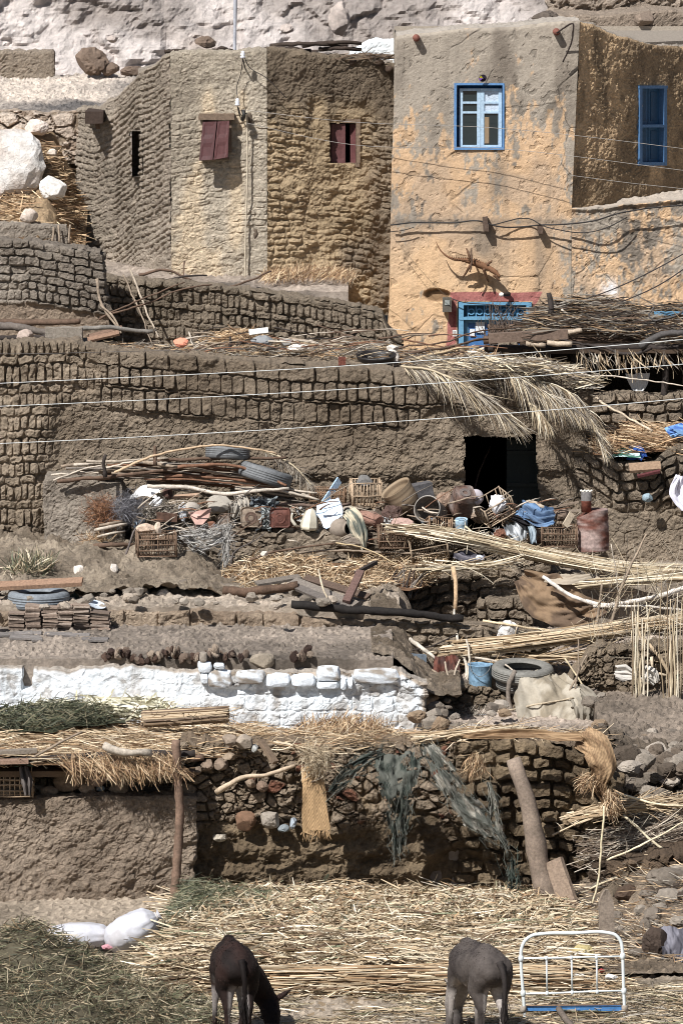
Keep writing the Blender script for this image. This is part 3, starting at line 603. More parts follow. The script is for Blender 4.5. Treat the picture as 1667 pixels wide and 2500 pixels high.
def tube(b, P_, rad, col, sides=8, k=0, wob=0, rw=0):
    P_ = A(P_, float); n = len(P_); rad = np.broadcast_to(A(rad, float), (n,)).copy()
    T = np.gradient(P_, axis=0); T /= np.linalg.norm(T, axis=1)[:, None]+1e-12
    a, bb, _ = frame_of(T[0]); V = []
    th = np.linspace(0, 2*np.pi, sides, endpoint=False)
    rs = np.random.RandomState(k+1)
    if wob: P_ = P_+np.cumsum(rs.normal(0, wob, P_.shape), 0)
    for i in range(n):
        a = a-np.dot(a, T[i])*T[i]; a /= np.linalg.norm(a)+1e-12; c = np.cross(T[i], a)
        r = rad[i]*(1+rw*(rs.rand(sides)-.5)*2)
        V.append(P_[i]+(np.cos(th)[:, None]*a+np.sin(th)[:, None]*c)*r[:, None])
    V = np.concatenate(V+[P_[:1], P_[-1:]])
    Q = [(i*sides+j, i*sides+(j+1) % sides, (i+1)*sides+(j+1) % sides, (i+1)*sides+j) for i in range(n-1) for j in range(sides)]
    e = n*sides
    T_ = [(e, (j+1) % sides, j) for j in range(sides)]+[(e+1, (n-1)*sides+j, (n-1)*sides+(j+1) % sides) for j in range(sides)]
    c = A(col, float)
    if c.ndim == 2 and len(c) == n: c = np.concatenate([np.repeat(c, sides, 0), c[:1], c[-1:]])
    b.add(V, c, Q, T_)
BR1 = lin((150, 132, 112)); BR2 = lin((196, 182, 164)); BR3 = lin((104, 82, 66)); BRW = lin((224, 218, 210)); BRD = lin((62, 54, 50)); BRR = lin((130, 92, 68))
def stick(name, pts, r0, r1, col, label, cat='stick', group=None, parent=None, n=None, wob=.004, k=0, forks=(), m=None, sides=8, rw=.12):
    "a branch through photo points (px, py, Y); radii in metres"
    b = MB(); W_ = A([PT(p) for p in pts]); L = np.linalg.norm(np.diff(W_, axis=0), axis=1).sum(); n = n or max(6, int(L/.06))
    P_ = smoothpath(W_, n); rs = np.random.RandomState(abs(hash((round(pts[0][0]), round(pts[0][1]), k))) % 99999)
    rr = np.linspace(r0, r1, n)*(1+.18*(rs.rand(n)-.5))
    cc = A(col)*(.8+.4*rs.rand(n)[:, None])
    tube(b, P_, rr, cc, sides, k, wob, rw)
    for f in forks:
        Wf = A([PT(p) for p in f]); nf = max(5, int(np.linalg.norm(np.diff(Wf, axis=0), axis=1).sum()/.06)); tube(b, smoothpath(Wf, nf), np.linspace(r1*1.1, r1*.5, nf), col, 6, k+1, wob, rw)
    o = b.build(name, m or WOOD, parent)
    return tag(o, label, cat, group) if parent is None else o
def boxm(b, c, ax, half, col, jit=0, n=(1, 1, 1), k=0):
    "box with subdivided, slightly uneven faces; ax = 3 unit vectors"
    rs = np.random.RandomState(k+5); ax = A(ax, float)
    for d in range(3):
        u, v = [(1, 2), (2, 0), (0, 1)][d]
        for sgn in (-1, 1):
            nu, nv = n[u]+1, n[v]+1
            U, Vv = np.meshgrid(np.linspace(-1, 1, nu), np.linspace(-1, 1, nv))
            P_ = A(c)+sgn*half[d]*ax[d]+U[..., None]*half[u]*ax[u]+Vv[..., None]*half[v]*ax[v]
            P_ = P_.reshape(-1, 3)
            if jit: P_ = P_+np.stack([n3(P_, 9, k+i*7, 3) for i in range(3)], 1)*jit*2
            b.add(P_, col, gridq(nu, nv) if sgn > 0 else gridq(nu, nv)[:, ::-1])
def axes(T, up=(0, 0, 1), roll=0):
    T = A(T, float)/np.linalg.norm(T); up = A(up, float); s = np.cross(up, T); s /= np.linalg.norm(s)+1e-12; u = np.cross(T, s)
    c, s_ = math.cos(roll), math.sin(roll); return T, s*c+u*s_, u*c-s*s_
def plank(name, p0, p1, wid, th, col, label, cat='plank', group=None, roll=0, k=0, up=(0, 0, 1), parent=None, m=None, jit=.006):
    a, c = PT(p0), PT(p1); L = np.linalg.norm(c-a); ax = axes(c-a, up, roll); b = MB()
    boxm(b, (a+c)/2, ax, (L/2, wid/2, th/2), col, jit, (max(4, int(L/.08)), 3, 1), k)
    o = b.build(name, m or WOOD, parent, smooth=False)
    return tag(o, label, cat, group) if parent is None else o
def lathe(b, c, T, prof, col, n=24, jit=0, k=0, squash=(1, 1), sweep=1.0, up=None):
    "profile [(r, h)] turned about axis T"
    a, e, T = frame_of(T)
    if up is not None: a, e = axes(T, up)[1:]
    prof = A(prof, float); th = np.linspace(0, 2*np.pi*sweep, n+1)
    V = A(c)+prof[:, 0][:, None, None]*(np.cos(th)[:, None]*a*squash[0]+np.sin(th)[:, None]*e*squash[1])+prof[:, 1][:, None, None]*T
    V = V.reshape(-1, 3)
    if jit: V = V+np.stack([n3(V, 6, k+i*9, 2) for i in range(3)], 1)*jit*2
    c_ = A(col, float)
    if c_.ndim == 2: c_ = np.repeat(c_, n+1, 0)
    b.add(V, c_, gridq(n+1, len(prof)))
def boxprof(w_, seg=3): pass
def ico(sub):
    t = (1+5**.5)/2
    V = A([(-1, t, 0), (1, t, 0), (-1, -t, 0), (1, -t, 0), (0, -1, t), (0, 1, t), (0, -1, -t), (0, 1, -t), (t, 0, -1), (t, 0, 1), (-t, 0, -1), (-t, 0, 1)], float)
    Fc = [(0, 11, 5), (0, 5, 1), (0, 1, 7), (0, 7, 10), (0, 10, 11), (1, 5, 9), (5, 11, 4), (11, 10, 2), (10, 7, 6), (7, 1, 8), (3, 9, 4), (3, 4, 2), (3, 2, 6), (3, 6, 8), (3, 8, 9), (4, 9, 5), (2, 4, 11), (6, 2, 10), (8, 6, 7), (9, 8, 1)]
    V = list(map(tuple, V/np.linalg.norm(V[0])))
    for _ in range(sub):
        cache = {}; nf = []
        def mid(i, j):
            key = (min(i, j), max(i, j))
            if key not in cache:
                p = A(V[i])+A(V[j]); V.append(tuple(p/np.linalg.norm(p))); cache[key] = len(V)-1
            return cache[key]
        for (x, y, z) in Fc:
            a, c, d = mid(x, y), mid(y, z), mid(z, x); nf += [(x, a, d), (y, c, a), (z, d, c), (a, c, d)]
        Fc = nf
    return A(V), A(Fc)
ICO = {i: ico(i) for i in (1, 2, 3, 4)}
def blobm(b, c, size, col, amp=.18, k=0, sub=3, rot=0, flat_=.0, sc=1.6, tilt=0, col2=None, boxy=0):
    V, Fc = ICO[sub]; d = n3(V, sc, k, 3)*2.2*amp-np.abs(n3(V, sc*1.9, k+5, 3))*2.2*amp+n3(V, sc*5, k+3, 3)*amp*.9
    W_ = V*(1+d[:, None]); rs = np.random.RandomState(k*7+3)
    if sub > 1:
        for _ in range(9):
            nn = rs.normal(size=3); nn /= np.linalg.norm(nn); dd = W_@nn-rs.uniform(.62, .88); W_ = W_-np.maximum(dd, 0)[:, None]*nn*.93
        W_ = W_*1.12
    if boxy: W_ = W_*(1-boxy)+W_/(np.abs(W_).max(1)[:, None]+1e-9)*.95*boxy
    W_ = W_*A(size)
    if flat_: W_[:, 2] = np.maximum(W_[:, 2], -size[2]*(1-flat_))
    cr, sr = math.cos(tilt), math.sin(tilt); x = W_[:, 0]*cr+W_[:, 2]*sr; z = -W_[:, 0]*sr+W_[:, 2]*cr; W_ = np.stack([x, W_[:, 1], z], 1)
    cr, sr = math.cos(rot), math.sin(rot); x = W_[:, 0]*cr-W_[:, 1]*sr; y = W_[:, 0]*sr+W_[:, 1]*cr
    cc = A(col) if col2 is None else mixc(col, col2, ss(-.1, .1, n3(V, 2.2, k+8)))
    b.add(np.stack([x, y, W_[:, 2]], 1)+A(c), cc, T=Fc)
def stone(px, py, Y, wpx, hpx, col, label, group=None, k=0, cat='stone', name='stone', dep=None, amp=.18, m=None, tilt=0, col2=None, boxy=0):
    "stone whose outline is about wpx by hpx photo pixels, centred on (px, py)"
    D = Y/F; c = at(px, py, Y); b = MB(); blobm(b, c, (wpx*D/2*1.08, (dep or wpx*D*.4), hpx*D/2*1.1), col, amp, k, tilt=tilt, col2=col2, boxy=boxy)
    return tag(b.build(name, m or STONE, smooth=False), label, cat, group)
def strips(b, p, d, L, wd, col, bend=.1, up=None, seg=3, rs=R, taper=.5):
    "n thin leaf or straw strips: start p (n,3), unit direction d, length L, width wd, colours (n,3)"
    n = len(p); r = rs.normal(size=(n, 3)); r += 0 if up is None else A(up)*2; s = np.cross(d, r); s /= np.linalg.norm(s, axis=1)[:, None]+1e-9
    nn = np.cross(s, d); t = np.linspace(0, 1, seg+1); bd = (rs.rand(n)-.5)*2*bend
    V = np.empty((n, seg+1, 2, 3))
    for i, u in enumerate(t):
        c = p+d*(L*u)[:, None]+nn*(bd*L*(u*(1-u))*4*.5)[:, None]; h = (wd/2*(1-taper*abs(2*u-1)**2))[:, None]
        V[:, i, 0] = c-s*h; V[:, i, 1] = c+s*h
    q = np.concatenate([gridq(2, seg+1)+j*0 for j in range(1)]); Q = (q[None]+np.arange(n)[:, None, None]*(2*(seg+1))).reshape(-1, 4)
    b.add(V.reshape(-1, 3), np.repeat(col, 2*(seg+1), 0), Q)
def stalks(b, p0, p1, r, col, sag=.0, seg=4, sides=4, rs=R, wob=.01):
    "n reed stalks as thin tubes"
    n = len(p0); d = p1-p0; L = np.linalg.norm(d, axis=1); T = d/L[:, None]; a = np.cross(T, rs.normal(size=(n, 3))); a /= np.linalg.norm(a, axis=1)[:, None]; c = np.cross(T, a)
    t = np.linspace(0, 1, seg+1); th = np.arange(sides)*2*np.pi/sides; V = np.empty((n, seg+1, sides, 3)); ph = rs.normal(size=(n, 3))*wob
    for i, u in enumerate(t):
        ctr = p0+d*u+ph*(4*u*(1-u))+rs.normal(size=(n, 3))*wob*.25; ctr[:, 2] -= sag*4*u*(1-u)
        for j in range(sides): V[:, i, j] = ctr+(a*math.cos(th[j])+c*math.sin(th[j]))*(r*(1-.35*u))[:, None]
    q = [(i*sides+j, i*sides+(j+1) % sides, (i+1)*sides+(j+1) % sides, (i+1)*sides+j) for i in range(seg) for j in range(sides)]
    Q = (A(q)[None]+np.arange(n)[:, None, None]*((seg+1)*sides)).reshape(-1, 4)
    b.add(V.reshape(-1, 3), np.repeat(col, (seg+1)*sides, 0), Q)
ST = A([lin(c) for c in ((210, 186, 148), (190, 162, 122), (224, 206, 174), (166, 138, 100), (134, 110, 80), (200, 176, 138))])
STP = A([lin(c) for c in ((214, 196, 160), (192, 172, 136), (230, 216, 188), (164, 142, 108), (136, 114, 86))])
STO = A([lin(c) for c in ((206, 172, 126), (184, 146, 100), (222, 194, 152), (156, 120, 82), (122, 94, 66))])
GRN = A([lin(c) for c in ((112, 116, 84), (88, 94, 66), (140, 136, 102), (150, 140, 108), (70, 72, 52), (104, 108, 88))])
HAY = A([lin(c) for c in ((126, 116, 88), (104, 94, 68), (160, 146, 112), (84, 74, 54), (188, 168, 128), (112, 112, 78))])
GRYS = A([lin(c) for c in ((150, 138, 122), (118, 106, 92), (178, 168, 152), (92, 82, 72))])
def pick(pal, n, rs=R, j=.15): return pal[rs.randint(len(pal), size=n)]*(1+(rs.rand(n, 1)-.5)*2*j)
def dirs(n, main, spread, rs=R):
    d = A(main, float)+rs.normal(size=(n, 3))*A(spread); return d/np.linalg.norm(d, axis=1)[:, None]
def heap(name, poly, zf, n, label, cat, pal=ST, L=(.08, .3), wd=(.004, .01), main=(1, 0, 0), spread=(.5, .5, .25), base=None, kind='stuff', lift=.05, k=0, bend=.25, clump=1.5, group=None, taper=.5, up=None, res=.04):
    """straw lying over a surface. poly = photo-pixel outline given as ground points: x range per Y; here a list of
    (Y, px0, px1) rows; zf(x, y) = height of the heap's skin"""
    rs = np.random.RandomState(k+100); b = MB()
    Ys = A([q[0] for q in poly]); a0 = A([q[1] for q in poly], float); a1 = A([q[2] for q in poly], float)
    y = rs.uniform(Ys[0], Ys[-1], n*2); x0 = (np.interp(y, Ys, a0)-833.5)/F*y; x1 = (np.interp(y, Ys, a1)-833.5)/F*y
    W_ = (x1-x0)/(x1-x0).max(); keep = rs.rand(n*2) < W_; y, x0, x1 = y[keep][:n], x0[keep][:n], x1[keep][:n]
    x = x0+(x1-x0)*rs.rand(len(y)); m = fbm(x*clump, y*clump, 3, k) > .30+.12*rs.rand(len(y)); x, y = x[m], y[m]; n = len(x)
    z = zf(x, y)+rs.rand(n)**2*lift
    d = dirs(n, main, spread, rs); l = rs.uniform(*L, size=n)*(.6+.8*rs.rand(n)); wv = rs.uniform(*wd, size=n)
    p = np.stack([x, y, z], 1)-d*l[:, None]*.5
    strips(b, p, d, l, wv, pick(pal, n, rs), bend, seg=3, rs=rs, taper=taper, up=up)
    if base is not None:
        ys = np.arange(Ys[0], Ys[-1]+res, res); tt = np.linspace(0, 1, max(4, int(((a1-a0)/F*Ys).max()/res)))
        Yg = ys[:, None]+tt*0; X0 = (np.interp(ys, Ys, a0)-833.5)/F*ys; X1 = (np.interp(ys, Ys, a1)-833.5)/F*ys
        Xg = X0[:, None]+(X1-X0)[:, None]*tt; Zg = zf(Xg, Yg)-.02
        b.add(np.stack([Xg, Yg, Zg], -1), mixc(A(base)*.75, A(base)*1.2, fbm(Xg*6, Yg*6, 4, k)).reshape(-1, 3), gridq(len(tt), len(ys)))
    o = b.build(name, STRAW, smooth=False); return tag(o, label, cat, group, kind)
def bundle(name, pts, n, rad, label, pal=STP, cat='bundle', group=None, r=(.005, .011), Lr=(.5, 1.), spread=.5, k=0, flare=.3, sag=0):
    "reeds lying together along a polyline of photo points; rad = (half height, half depth) of the bundle in metres"
    rs = np.random.RandomState(k+200); W_ = smoothpath(A([PT(p) for p in pts]), 60); L = np.linalg.norm(np.diff(W_, axis=0), axis=1).sum()
    ln = rs.uniform(*Lr, size=n); u0 = rs.rand(n)*np.maximum(0, 1-ln); u1 = np.minimum(1, u0+ln)
    def P_(u): return np.stack([np.interp(u, np.linspace(0, 1, 60), W_[:, i]) for i in range(3)], 1)
    th = rs.rand(n)*2*np.pi; q = np.sqrt(rs.rand(n)); o = np.stack([0*q, np.cos(th)*q*rad[1], np.sin(th)*q*rad[0]], 1)
    e0 = 1+flare*(rs.rand(n)-.3); e1 = 1+flare*(rs.rand(n)-.3)
    p0 = P_(u0)+o*e0[:, None]+rs.normal(size=(n, 3))*.02*spread; p1 = P_(u1)+o*e1[:, None]+rs.normal(size=(n, 3))*A([.02, .03, .05])*spread
    pm = P_((u0+u1)/2)+o; b = MB()
    # three-point stalks that follow the curve
    m = len(p0); segs = 5; t = np.linspace(0, 1, segs+1); rr = rs.uniform(*r, size=m); a = rs.normal(size=(m, 3)); T = p1-p0; a = np.cross(T, a); a /= np.linalg.norm(a, axis=1)[:, None]; c = np.cross(T, a); c /= np.linalg.norm(c, axis=1)[:, None]
    V = np.empty((m, segs+1, 4, 3))
    for i, u in enumerate(t):
        ctr = p0*((1-u)*(1-2*u))[..., None] if False else p0*(1-u)*(1-2*u)+pm*4*u*(1-u)+p1*u*(2*u-1)
        for j in range(4):
            an = j*math.pi/2; V[:, i, j] = ctr+(a*math.cos(an)+c*math.sin(an))*(rr*(1-.4*u))[:, None]
    qd = [(i*4+j, i*4+(j+1) % 4, (i+1)*4+(j+1) % 4, (i+1)*4+j) for i in range(segs) for j in range(4)]
    b.add(V.reshape(-1, 3), np.repeat(pick(pal, m, rs), (segs+1)*4, 0), (A(qd)[None]+np.arange(m)[:, None, None]*((segs+1)*4)).reshape(-1, 4))
    # loose dry leaves
    m = n; u = rs.rand(m); p = P_(u)+rs.normal(size=(m, 3))*A([.05, rad[1]*.6, rad[0]*.6]); strips(b, p, dirs(m, (.7, -.2, 0), (.6, .4, .5), rs), rs.uniform(.05, .22, m), rs.uniform(.005, .012, m), pick(pal, m, rs), .5, rs=rs)
    return tag(b.build(name, STRAW, smooth=False), label, cat, group)
def ribbon(name, pts, wd, col, label, cat='cloth', folds=3, famp=.03, k=0, nu=26, col2=None, tear=0, m=None, group=None, parent=None, across=None, fringe=0, th=None, weave=0, thick=.0, fibres=0):
    "cloth draped along photo points; wd = widths in photo pixels (list)"
    W_ = A([PT(p) for p in pts]); L = np.linalg.norm(np.diff(W_, axis=0), axis=1).sum(); nv = max(8, int(L/.018)); P_ = smoothpath(W_, nv)
    D = np.mean([p[2] for p in pts])/F; ww = np.interp(np.linspace(0, 1, nv), np.linspace(0, 1, len(wd)), A(wd, float)*D)
    T = np.gradient(P_, axis=0); T /= np.linalg.norm(T, axis=1)[:, None]
    view = A([0, -1, .12]) if across is None else A(across)
    S_ = np.cross(T, view); S_ /= np.linalg.norm(S_, axis=1)[:, None]+1e-9; N_ = np.cross(S_, T)
    nu = max(nu, int(ww.max()/.02)); u = np.linspace(-1, 1, nu)[None]; v = np.linspace(0, 1, nv)[:, None]
    f = np.sin(u*folds*2.1+9*fbm(v*L*2.5+u*.7, u*.8+k, 3, k))*famp*.35+(fbm(u*folds*1.1+k+2*fbm(v*L*3, u+k, 2, k+7), v*L*3+u, 4, k+1)-.5)*famp*2.6-np.abs(fbm(u*2+k, v*L*6+u*2, 3, k+8)-.5)*famp*2
    if weave: f = f+.004*np.sin(v*L*2*np.pi/weave)*np.cos(u*ww[:, None]*np.pi/weave*1.5)
    ed = 1+.18*(fbm(v*L*6, np.sign(u)*3+v*0, 3, k+2)-.5)
    V = P_[:, None]+S_[:, None]*(u*ed*ww[:, None]/2)[..., None]+N_[:, None]*f[..., None]
    V = V+T[:, None]*((fbm(u*3, v*0+k, 3, k+4)-.5)*.06*(np.abs(2*v-1)**4))[..., None]
    Q = gridq(nu, nv); c = A(col)*np.ones((nv*nu, 1))
    if col2 is not None: c = mixc(col, col2, ss(.42, .58, fbm(u*3+k+v*0, v*L*6, 4, k+5)).ravel())
    if weave: c = c*(1+.25*np.sign(np.sin(v*L*2*np.pi/weave))*np.sign(np.sin(u*ww[:, None]*np.pi/weave*1.2))).reshape(-1, 1)
    if tear:
        t_ = (.5*fbm(u*2.6+k+v*0, v*L*10, 3, k+6)+.5*fbm(u*9+k+v*0, v*L*40, 2, k+9)+.06).ravel()+.22*(np.abs(u)+v*0).ravel()**3; Q = Q[(t_[Q].max(1) < 1-tear)]
    b = MB(); b.add(V, c, Q)
    if thick: b.add(V-N_[:, None]*thick, c, Q[:, ::-1])
    if fringe:
        rs = np.random.RandomState(k); e = V[-1][rs.randint(nu, size=fringe)]; strips(b, e, dirs(fringe, (0, -.05, -1), (.3, .2, .3), rs), rs.uniform(.04, .14, fringe), rs.uniform(.006, .012, fringe), np.tile(col, (fringe, 1)), .4, rs=rs)
    if fibres:
        rs = np.random.RandomState(k+9); i = rs.randint(nv, size=fibres); j = rs.randint(nu, size=fibres); e = V[i, j]+N_[i]*.01
        strips(b, e, dirs(fibres, (0, 0, 0), (.3, .2, .3), rs)*.5+T[i]*rs.choice([-1, 1], fibres)[:, None]*.9, rs.uniform(.05, .22, fibres), rs.uniform(.0025, .006, fibres), pick(A([col, col*1.5, col*.7]), fibres, rs), .5, rs=rs)
    o = b.build(name, m or CLOTH, parent); return tag(o, label, cat, group) if parent is None else o
def tyre(px, py, Y, R_, w_, T, label, n=1, group='old tyres', col=lin((112, 114, 116)), flat_=0, k=0):
    b = MB(); r = R_*.62; prof = [(r, -.36*w_), (R_*.80, -.5*w_), (R_*.93, -.47*w_), (R_*.985, -.36*w_), (R_, 0), (R_*.985, .36*w_), (R_*.93, .47*w_), (R_*.80, .5*w_), (r, .36*w_), (r*.97, .3*w_), (R_*.78, .4*w_), (R_*.9, .3*w_), (R_*.92, 0), (R_*.9, -.3*w_), (R_*.78, -.4*w_), (r*.97, -.3*w_), (r, -.36*w_)]
    tr = smoothpath(A([(a, c) for a, c in prof]), 60)
    lathe(b, at(px, py, Y), T, tr, col, 64, .006, k)
    a, e, T_ = frame_of(T)
    o = b.build('tyre', RUB)
    # tread grooves as fine raised ribs
    g = MB()
    for h in (-.22, -.07, .08, .23): lathe(g, at(px, py, Y), T, [(R_*.97, (h-.05)*w_), (R_*1.012, (h-.035)*w_), (R_*1.012, (h+.035)*w_), (R_*.985, (h+.05)*w_)], A(col)*1.08, 64, .006, k)
    g.build('tread', RUB, o)
    return tag(o, label, 'tyre', group)
def crate(c, ax, dim, label, col=lin((168, 140, 108)), k=0, nr=9, rows=4, name='reed_crate', open_top=True, group='woven reed crates'):
    "crate of palm ribs: c = centre, ax = axes, dim = half sizes; root = corner frame, a child slat panel per side"
    ax = A(ax, float); c = V3(c); hx, hy, hz = dim; b = MB(); rs = np.random.RandomState(k)
    def P_(x, y, z): return c+ax[0]*x+ax[1]*y+ax[2]*z
    def seg(b, p, q, r): tube(b, [p, (p+q)/2+rs.normal(size=3)*.004, q], r, A(col)*(.75+.5*rs.rand()), 6, rw=.1)
    for x in (-1, 1):
        for y in (-1, 1): seg(b, P_(x*hx, y*hy, -hz*1.08), P_(x*hx, y*hy, hz*1.08), .011)
    for z in np.linspace(-1, 1, rows):
        for s_ in (-1, 1):
            seg(b, P_(-hx*1.05, s_*hy, z*hz), P_(hx*1.05, s_*hy, z*hz), .008); seg(b, P_(s_*hx, -hy*1.05, z*hz), P_(s_*hx, hy*1.05, z*hz), .008)
    o = b.build(name, WOOD); tag(o, label, 'crate', group)
    def panel(fn, n_):
        q = MB()
        for i in range(n_): t = -1+2*(i+.5)/n_+rs.normal()*.02; fn(q, t)
        q.build('slat_panel', WOOD, o)
    for s_ in (-1, 1):
        panel(lambda q, t, s_=s_: seg(q, P_(t*hx, s_*(hy-.008), -hz), P_(t*hx, s_*(hy-.008), hz), .0065), nr)
        panel(lambda q, t, s_=s_: seg(q, P_(s_*(hx-.008), t*hy, -hz), P_(s_*(hx-.008), t*hy, hz), .0065), max(4, int(nr*.6)))
    panel(lambda q, t: seg(q, P_(-hx, t*hy, -hz), P_(hx, t*hy, -hz), .0065), 5)
    return o
def frond(name, pts, nl, ll, label, k=0, col=STP, droop=.5, w_=.012, group='dry palm fronds', side=(1, 1), flow=(.35, -.15, -.9), spread=.35):
    nl = int(nl*1.5); w_ = w_*.65; rs = np.random.RandomState(k+300); b = MB(); W_ = smoothpath(A([PT(p) for p in pts]), 30); tube(b, W_, np.linspace(.016, .005, 30), lin((190, 172, 138)), 6, k, .002)
    u = rs.rand(nl)**.8; p = np.stack([np.interp(u, np.linspace(0, 1, 30), W_[:, i]) for i in range(3)], 1); T = W_[-1]-W_[0]; T /= np.linalg.norm(T)
    d0 = dirs(nl, T*.8+A(flow)*.5, (spread, .3, spread), rs); l = ll*(.5+.6*np.sin(np.pi*np.clip(u*.9+.1, 0, 1)))*(.7+.5*rs.rand(nl)); seg = 5
    V = np.empty((nl, seg+1, 2, 3)); q = p.copy(); d = d0.copy(); s = np.cross(d, rs.normal(size=(nl, 3))+A([0, -1, 0])); s /= np.linalg.norm(s, axis=1)[:, None]
    for i in range(seg+1):
        h = w_/2*(1-(i/seg)**2*.85); V[:, i, 0] = q-s*h; V[:, i, 1] = q+s*h
        d = d+A([0, 0, -1])*droop/seg+rs.normal(size=(nl, 3))*.07; d /= np.linalg.norm(d, axis=1)[:, None]; q = q+d*(l/seg)[:, None]
    Q = (gridq(2, seg+1)[None]+np.arange(nl)[:, None, None]*(2*(seg+1))).reshape(-1, 4)
    b.add(V.reshape(-1, 3), np.repeat(pick(col, nl, rs), 2*(seg+1), 0), Q)
    return tag(b.build(name, STRAW, smooth=False), label, 'palm frond', group)
def rect(b, p0, p1, Y, th, col, n=1, jit=0, k=0):
    "box facing the camera between photo corners p0 and p1, th metres deep, front at Y"
    a = at(p0[0], p0[1], Y); c = at(p1[0], p1[1], Y); m = (a+c)/2; m[1] = Y+th/2
    boxm(b, m, ((1, 0, 0), (0, 1, 0), (0, 0, 1)), (abs(c[0]-a[0])/2, th/2, abs(a[2]-c[2])/2), col, jit, (n, 1, n), k)

def drop(px, py, zf, Y0, Y1):
    "distance at which the sight line of a photo point meets the ground zf"
    Ys = np.linspace(Y0, Y1, 200); p = at(px, py, Ys); g = zf(p[:, 0], p[:, 1]); i = np.argmax(p[:, 2] <= g+.0); return float(Ys[i]) if (p[:, 2] <= g).any() else Y1
# ================= top of the picture =================
WHT = lin((236, 232, 226)); WH2 = lin((214, 200, 188))
stone(30, 405, 74.6, 150, 165, WH2, 'huge white limestone boulder on the straw slope at the left edge', k=1, cat='boulder', name='boulder', amp=.22, m=ROCK, col2=WHT)
stone(130, 463, 74.3, 62, 52, WHT, 'angular white rock lying on the straw right of the big boulder', k=2, cat='boulder', name='boulder', amp=.3, tilt=.4)
stone(72, 528, 73.6, 40, 30, lin((206, 190, 176)), 'small pale stone in the straw above the short mud wall', k=3)
stone(88, 312, 75.5, 55, 38, lin((224, 208, 196)), 'pale stone sitting below the stone wall top', k=4); stone(128, 372, 75.0, 22, 16, lin((220, 206, 190)), 'little white stone on the straw beside the big boulder', k=5)
for i, (x, y, w_, h_) in enumerate([(828, 46, 44, 66), (700, 70, 30, 20), (275, 95, 26, 16), (430, 150, 30, 18)]):
    stone(x, y, 83.2 if y < 90 else 80.5, w_, h_, lin((214, 196, 184)), ['tall pale boulder sticking out of the cliff above the house roof', 'small pale boulder in the cliff left of the tall one', 'pale lump of rock in the cliff above the path', 'pale lump of rock just above the brick house top'][i], k=10+i, cat='boulder', name='boulder', m=ROCK, amp=.3, dep=.3)
for i, (x, y, w_, h_) in enumerate([(222, 152, 70, 60), (325, 174, 64, 22), (268, 168, 40, 30), (500, 103, 44, 26)]):
    stone(x, y, 80.2, w_, h_, lin((134, 112, 94)), ['big brown eroded rock at the head of the path', 'flat dark stone lying at the end of the path', 'brown broken rock beside the big eroded one', 'dark rock perched behind the mud house roof'][i], k=20+i, cat='boulder', name='boulder', m=ROCK, amp=.4)
stone(1332, 42, 77.5, 62, 30, lin((96, 86, 78)), 'dark pointed stone on the back edge of the ochre house roof', k=31, amp=.35); stone(1572, 48, 79.2, 42, 40, lin((136, 120, 106)), 'stone block jutting from the grey house wall', k=32, dep=.35)
heap('slope_straw', [(72.9, -250, 196), (75.4, -250, 200)], lambda x, y: slz(x, y)+.01, 5200, 'loose golden straw spread over the slope around the white boulder', 'straw', STO, (.1, .35), (.008, .018), (1, .2, -.1), (.6, .5, .25), k=1, lift=.1)
for i, (x0, y0, x1, y1) in enumerate([(128, 590, 131, 552), (146, 592, 143, 550), (168, 594, 172, 548)]):
    stick('stick', [(x0, y0, 73.2), (x1, y1, 73.25)], .016, .014, BR1, 'short stick standing against the short mud wall', group='sticks against the short wall', k=i)
bpole = stick('metal_pole', [(573, 140, 76.5), (574, 60, 76.5), (577, -160, 76.5)], .026, .024, lin((176, 178, 186)), 'thin grey metal pole standing behind the mud house roof', 'pole', wob=0, m=METAL, n=14, rw=0)
# rubble and litter on the sloping path
rs = np.random.RandomState(3); b = MB()
for i in range(260):
    x, y = rs.uniform(-200, 420), rs.uniform(200, 275); p = flat(x, y, 7.2+.34*(280-y)/90); s_ = rs.uniform(.02, .06); blobm(b, p, (s_*1.4, s_, s_*.8), lin((120, 114, 108))*rs.uniform(.6, 1.7), .25, i, 1)
tag(b.build('gravel', STONE), 'dark gravel scattered down the sloping path', 'gravel', kind='stuff')
# beam ends, windows, pipes of the mud house
b = MB(); rect(b, (208, 272), (252, 302), 74.4, 1.2, lin((70, 56, 48)), 4, .02); b.build('gutter', WOOD, house, smooth=False)
b = MB(); tube(b, smoothpath([at(238, 300, 74.6), at(240, 315, 74.6)], 5), .03, BR3); b.build('gutter_peg', WOOD, house)
def sh_panel(par, name, c4, th, col, k=0):
    "thin board from four world corners, with raised battens"
    b = MB(); c4 = A(c4); nrm = np.cross(c4[1]-c4[0], c4[3]-c4[0]); nrm /= np.linalg.norm(nrm); n = 10
    U, Vv = np.meshgrid(np.linspace(0, 1, n), np.linspace(0, 1, n))
    g = ((1-U)*(1-Vv))[..., None]*c4[0]+(U*(1-Vv))[..., None]*c4[1]+(U*Vv)[..., None]*c4[2]+((1-U)*Vv)[..., None]*c4[3]
    st = .006*((np.abs(U-.5) > .38) | (np.abs(Vv-.5) > .4) | (np.abs(Vv-.5) < .06))[..., None]
    cc = A(col)*(1+.25*(fbm(U*9, Vv*2, 3, k)-.5)*2)[..., None]
    b.add(g+nrm*(th/2+st), cc.reshape(-1, 3), gridq(n, n)); b.add(g-nrm*(th/2+st), cc.reshape(-1, 3), gridq(n, n)[:, ::-1])
    for e in (g[0], g[-1], g[:, 0], g[:, -1]): b.add(np.stack([e-nrm*th/2, e+nrm*th/2]), col, gridq(n, 2))
    return b.build(name, WOODP, par, smooth=False)
WOODP = mat('painted_wood', .6, .22, 30, .3, .003, .4)
RED = lin((80, 42, 43)); RED2 = lin((94, 54, 54)); OLDW = lin((122, 102, 84))
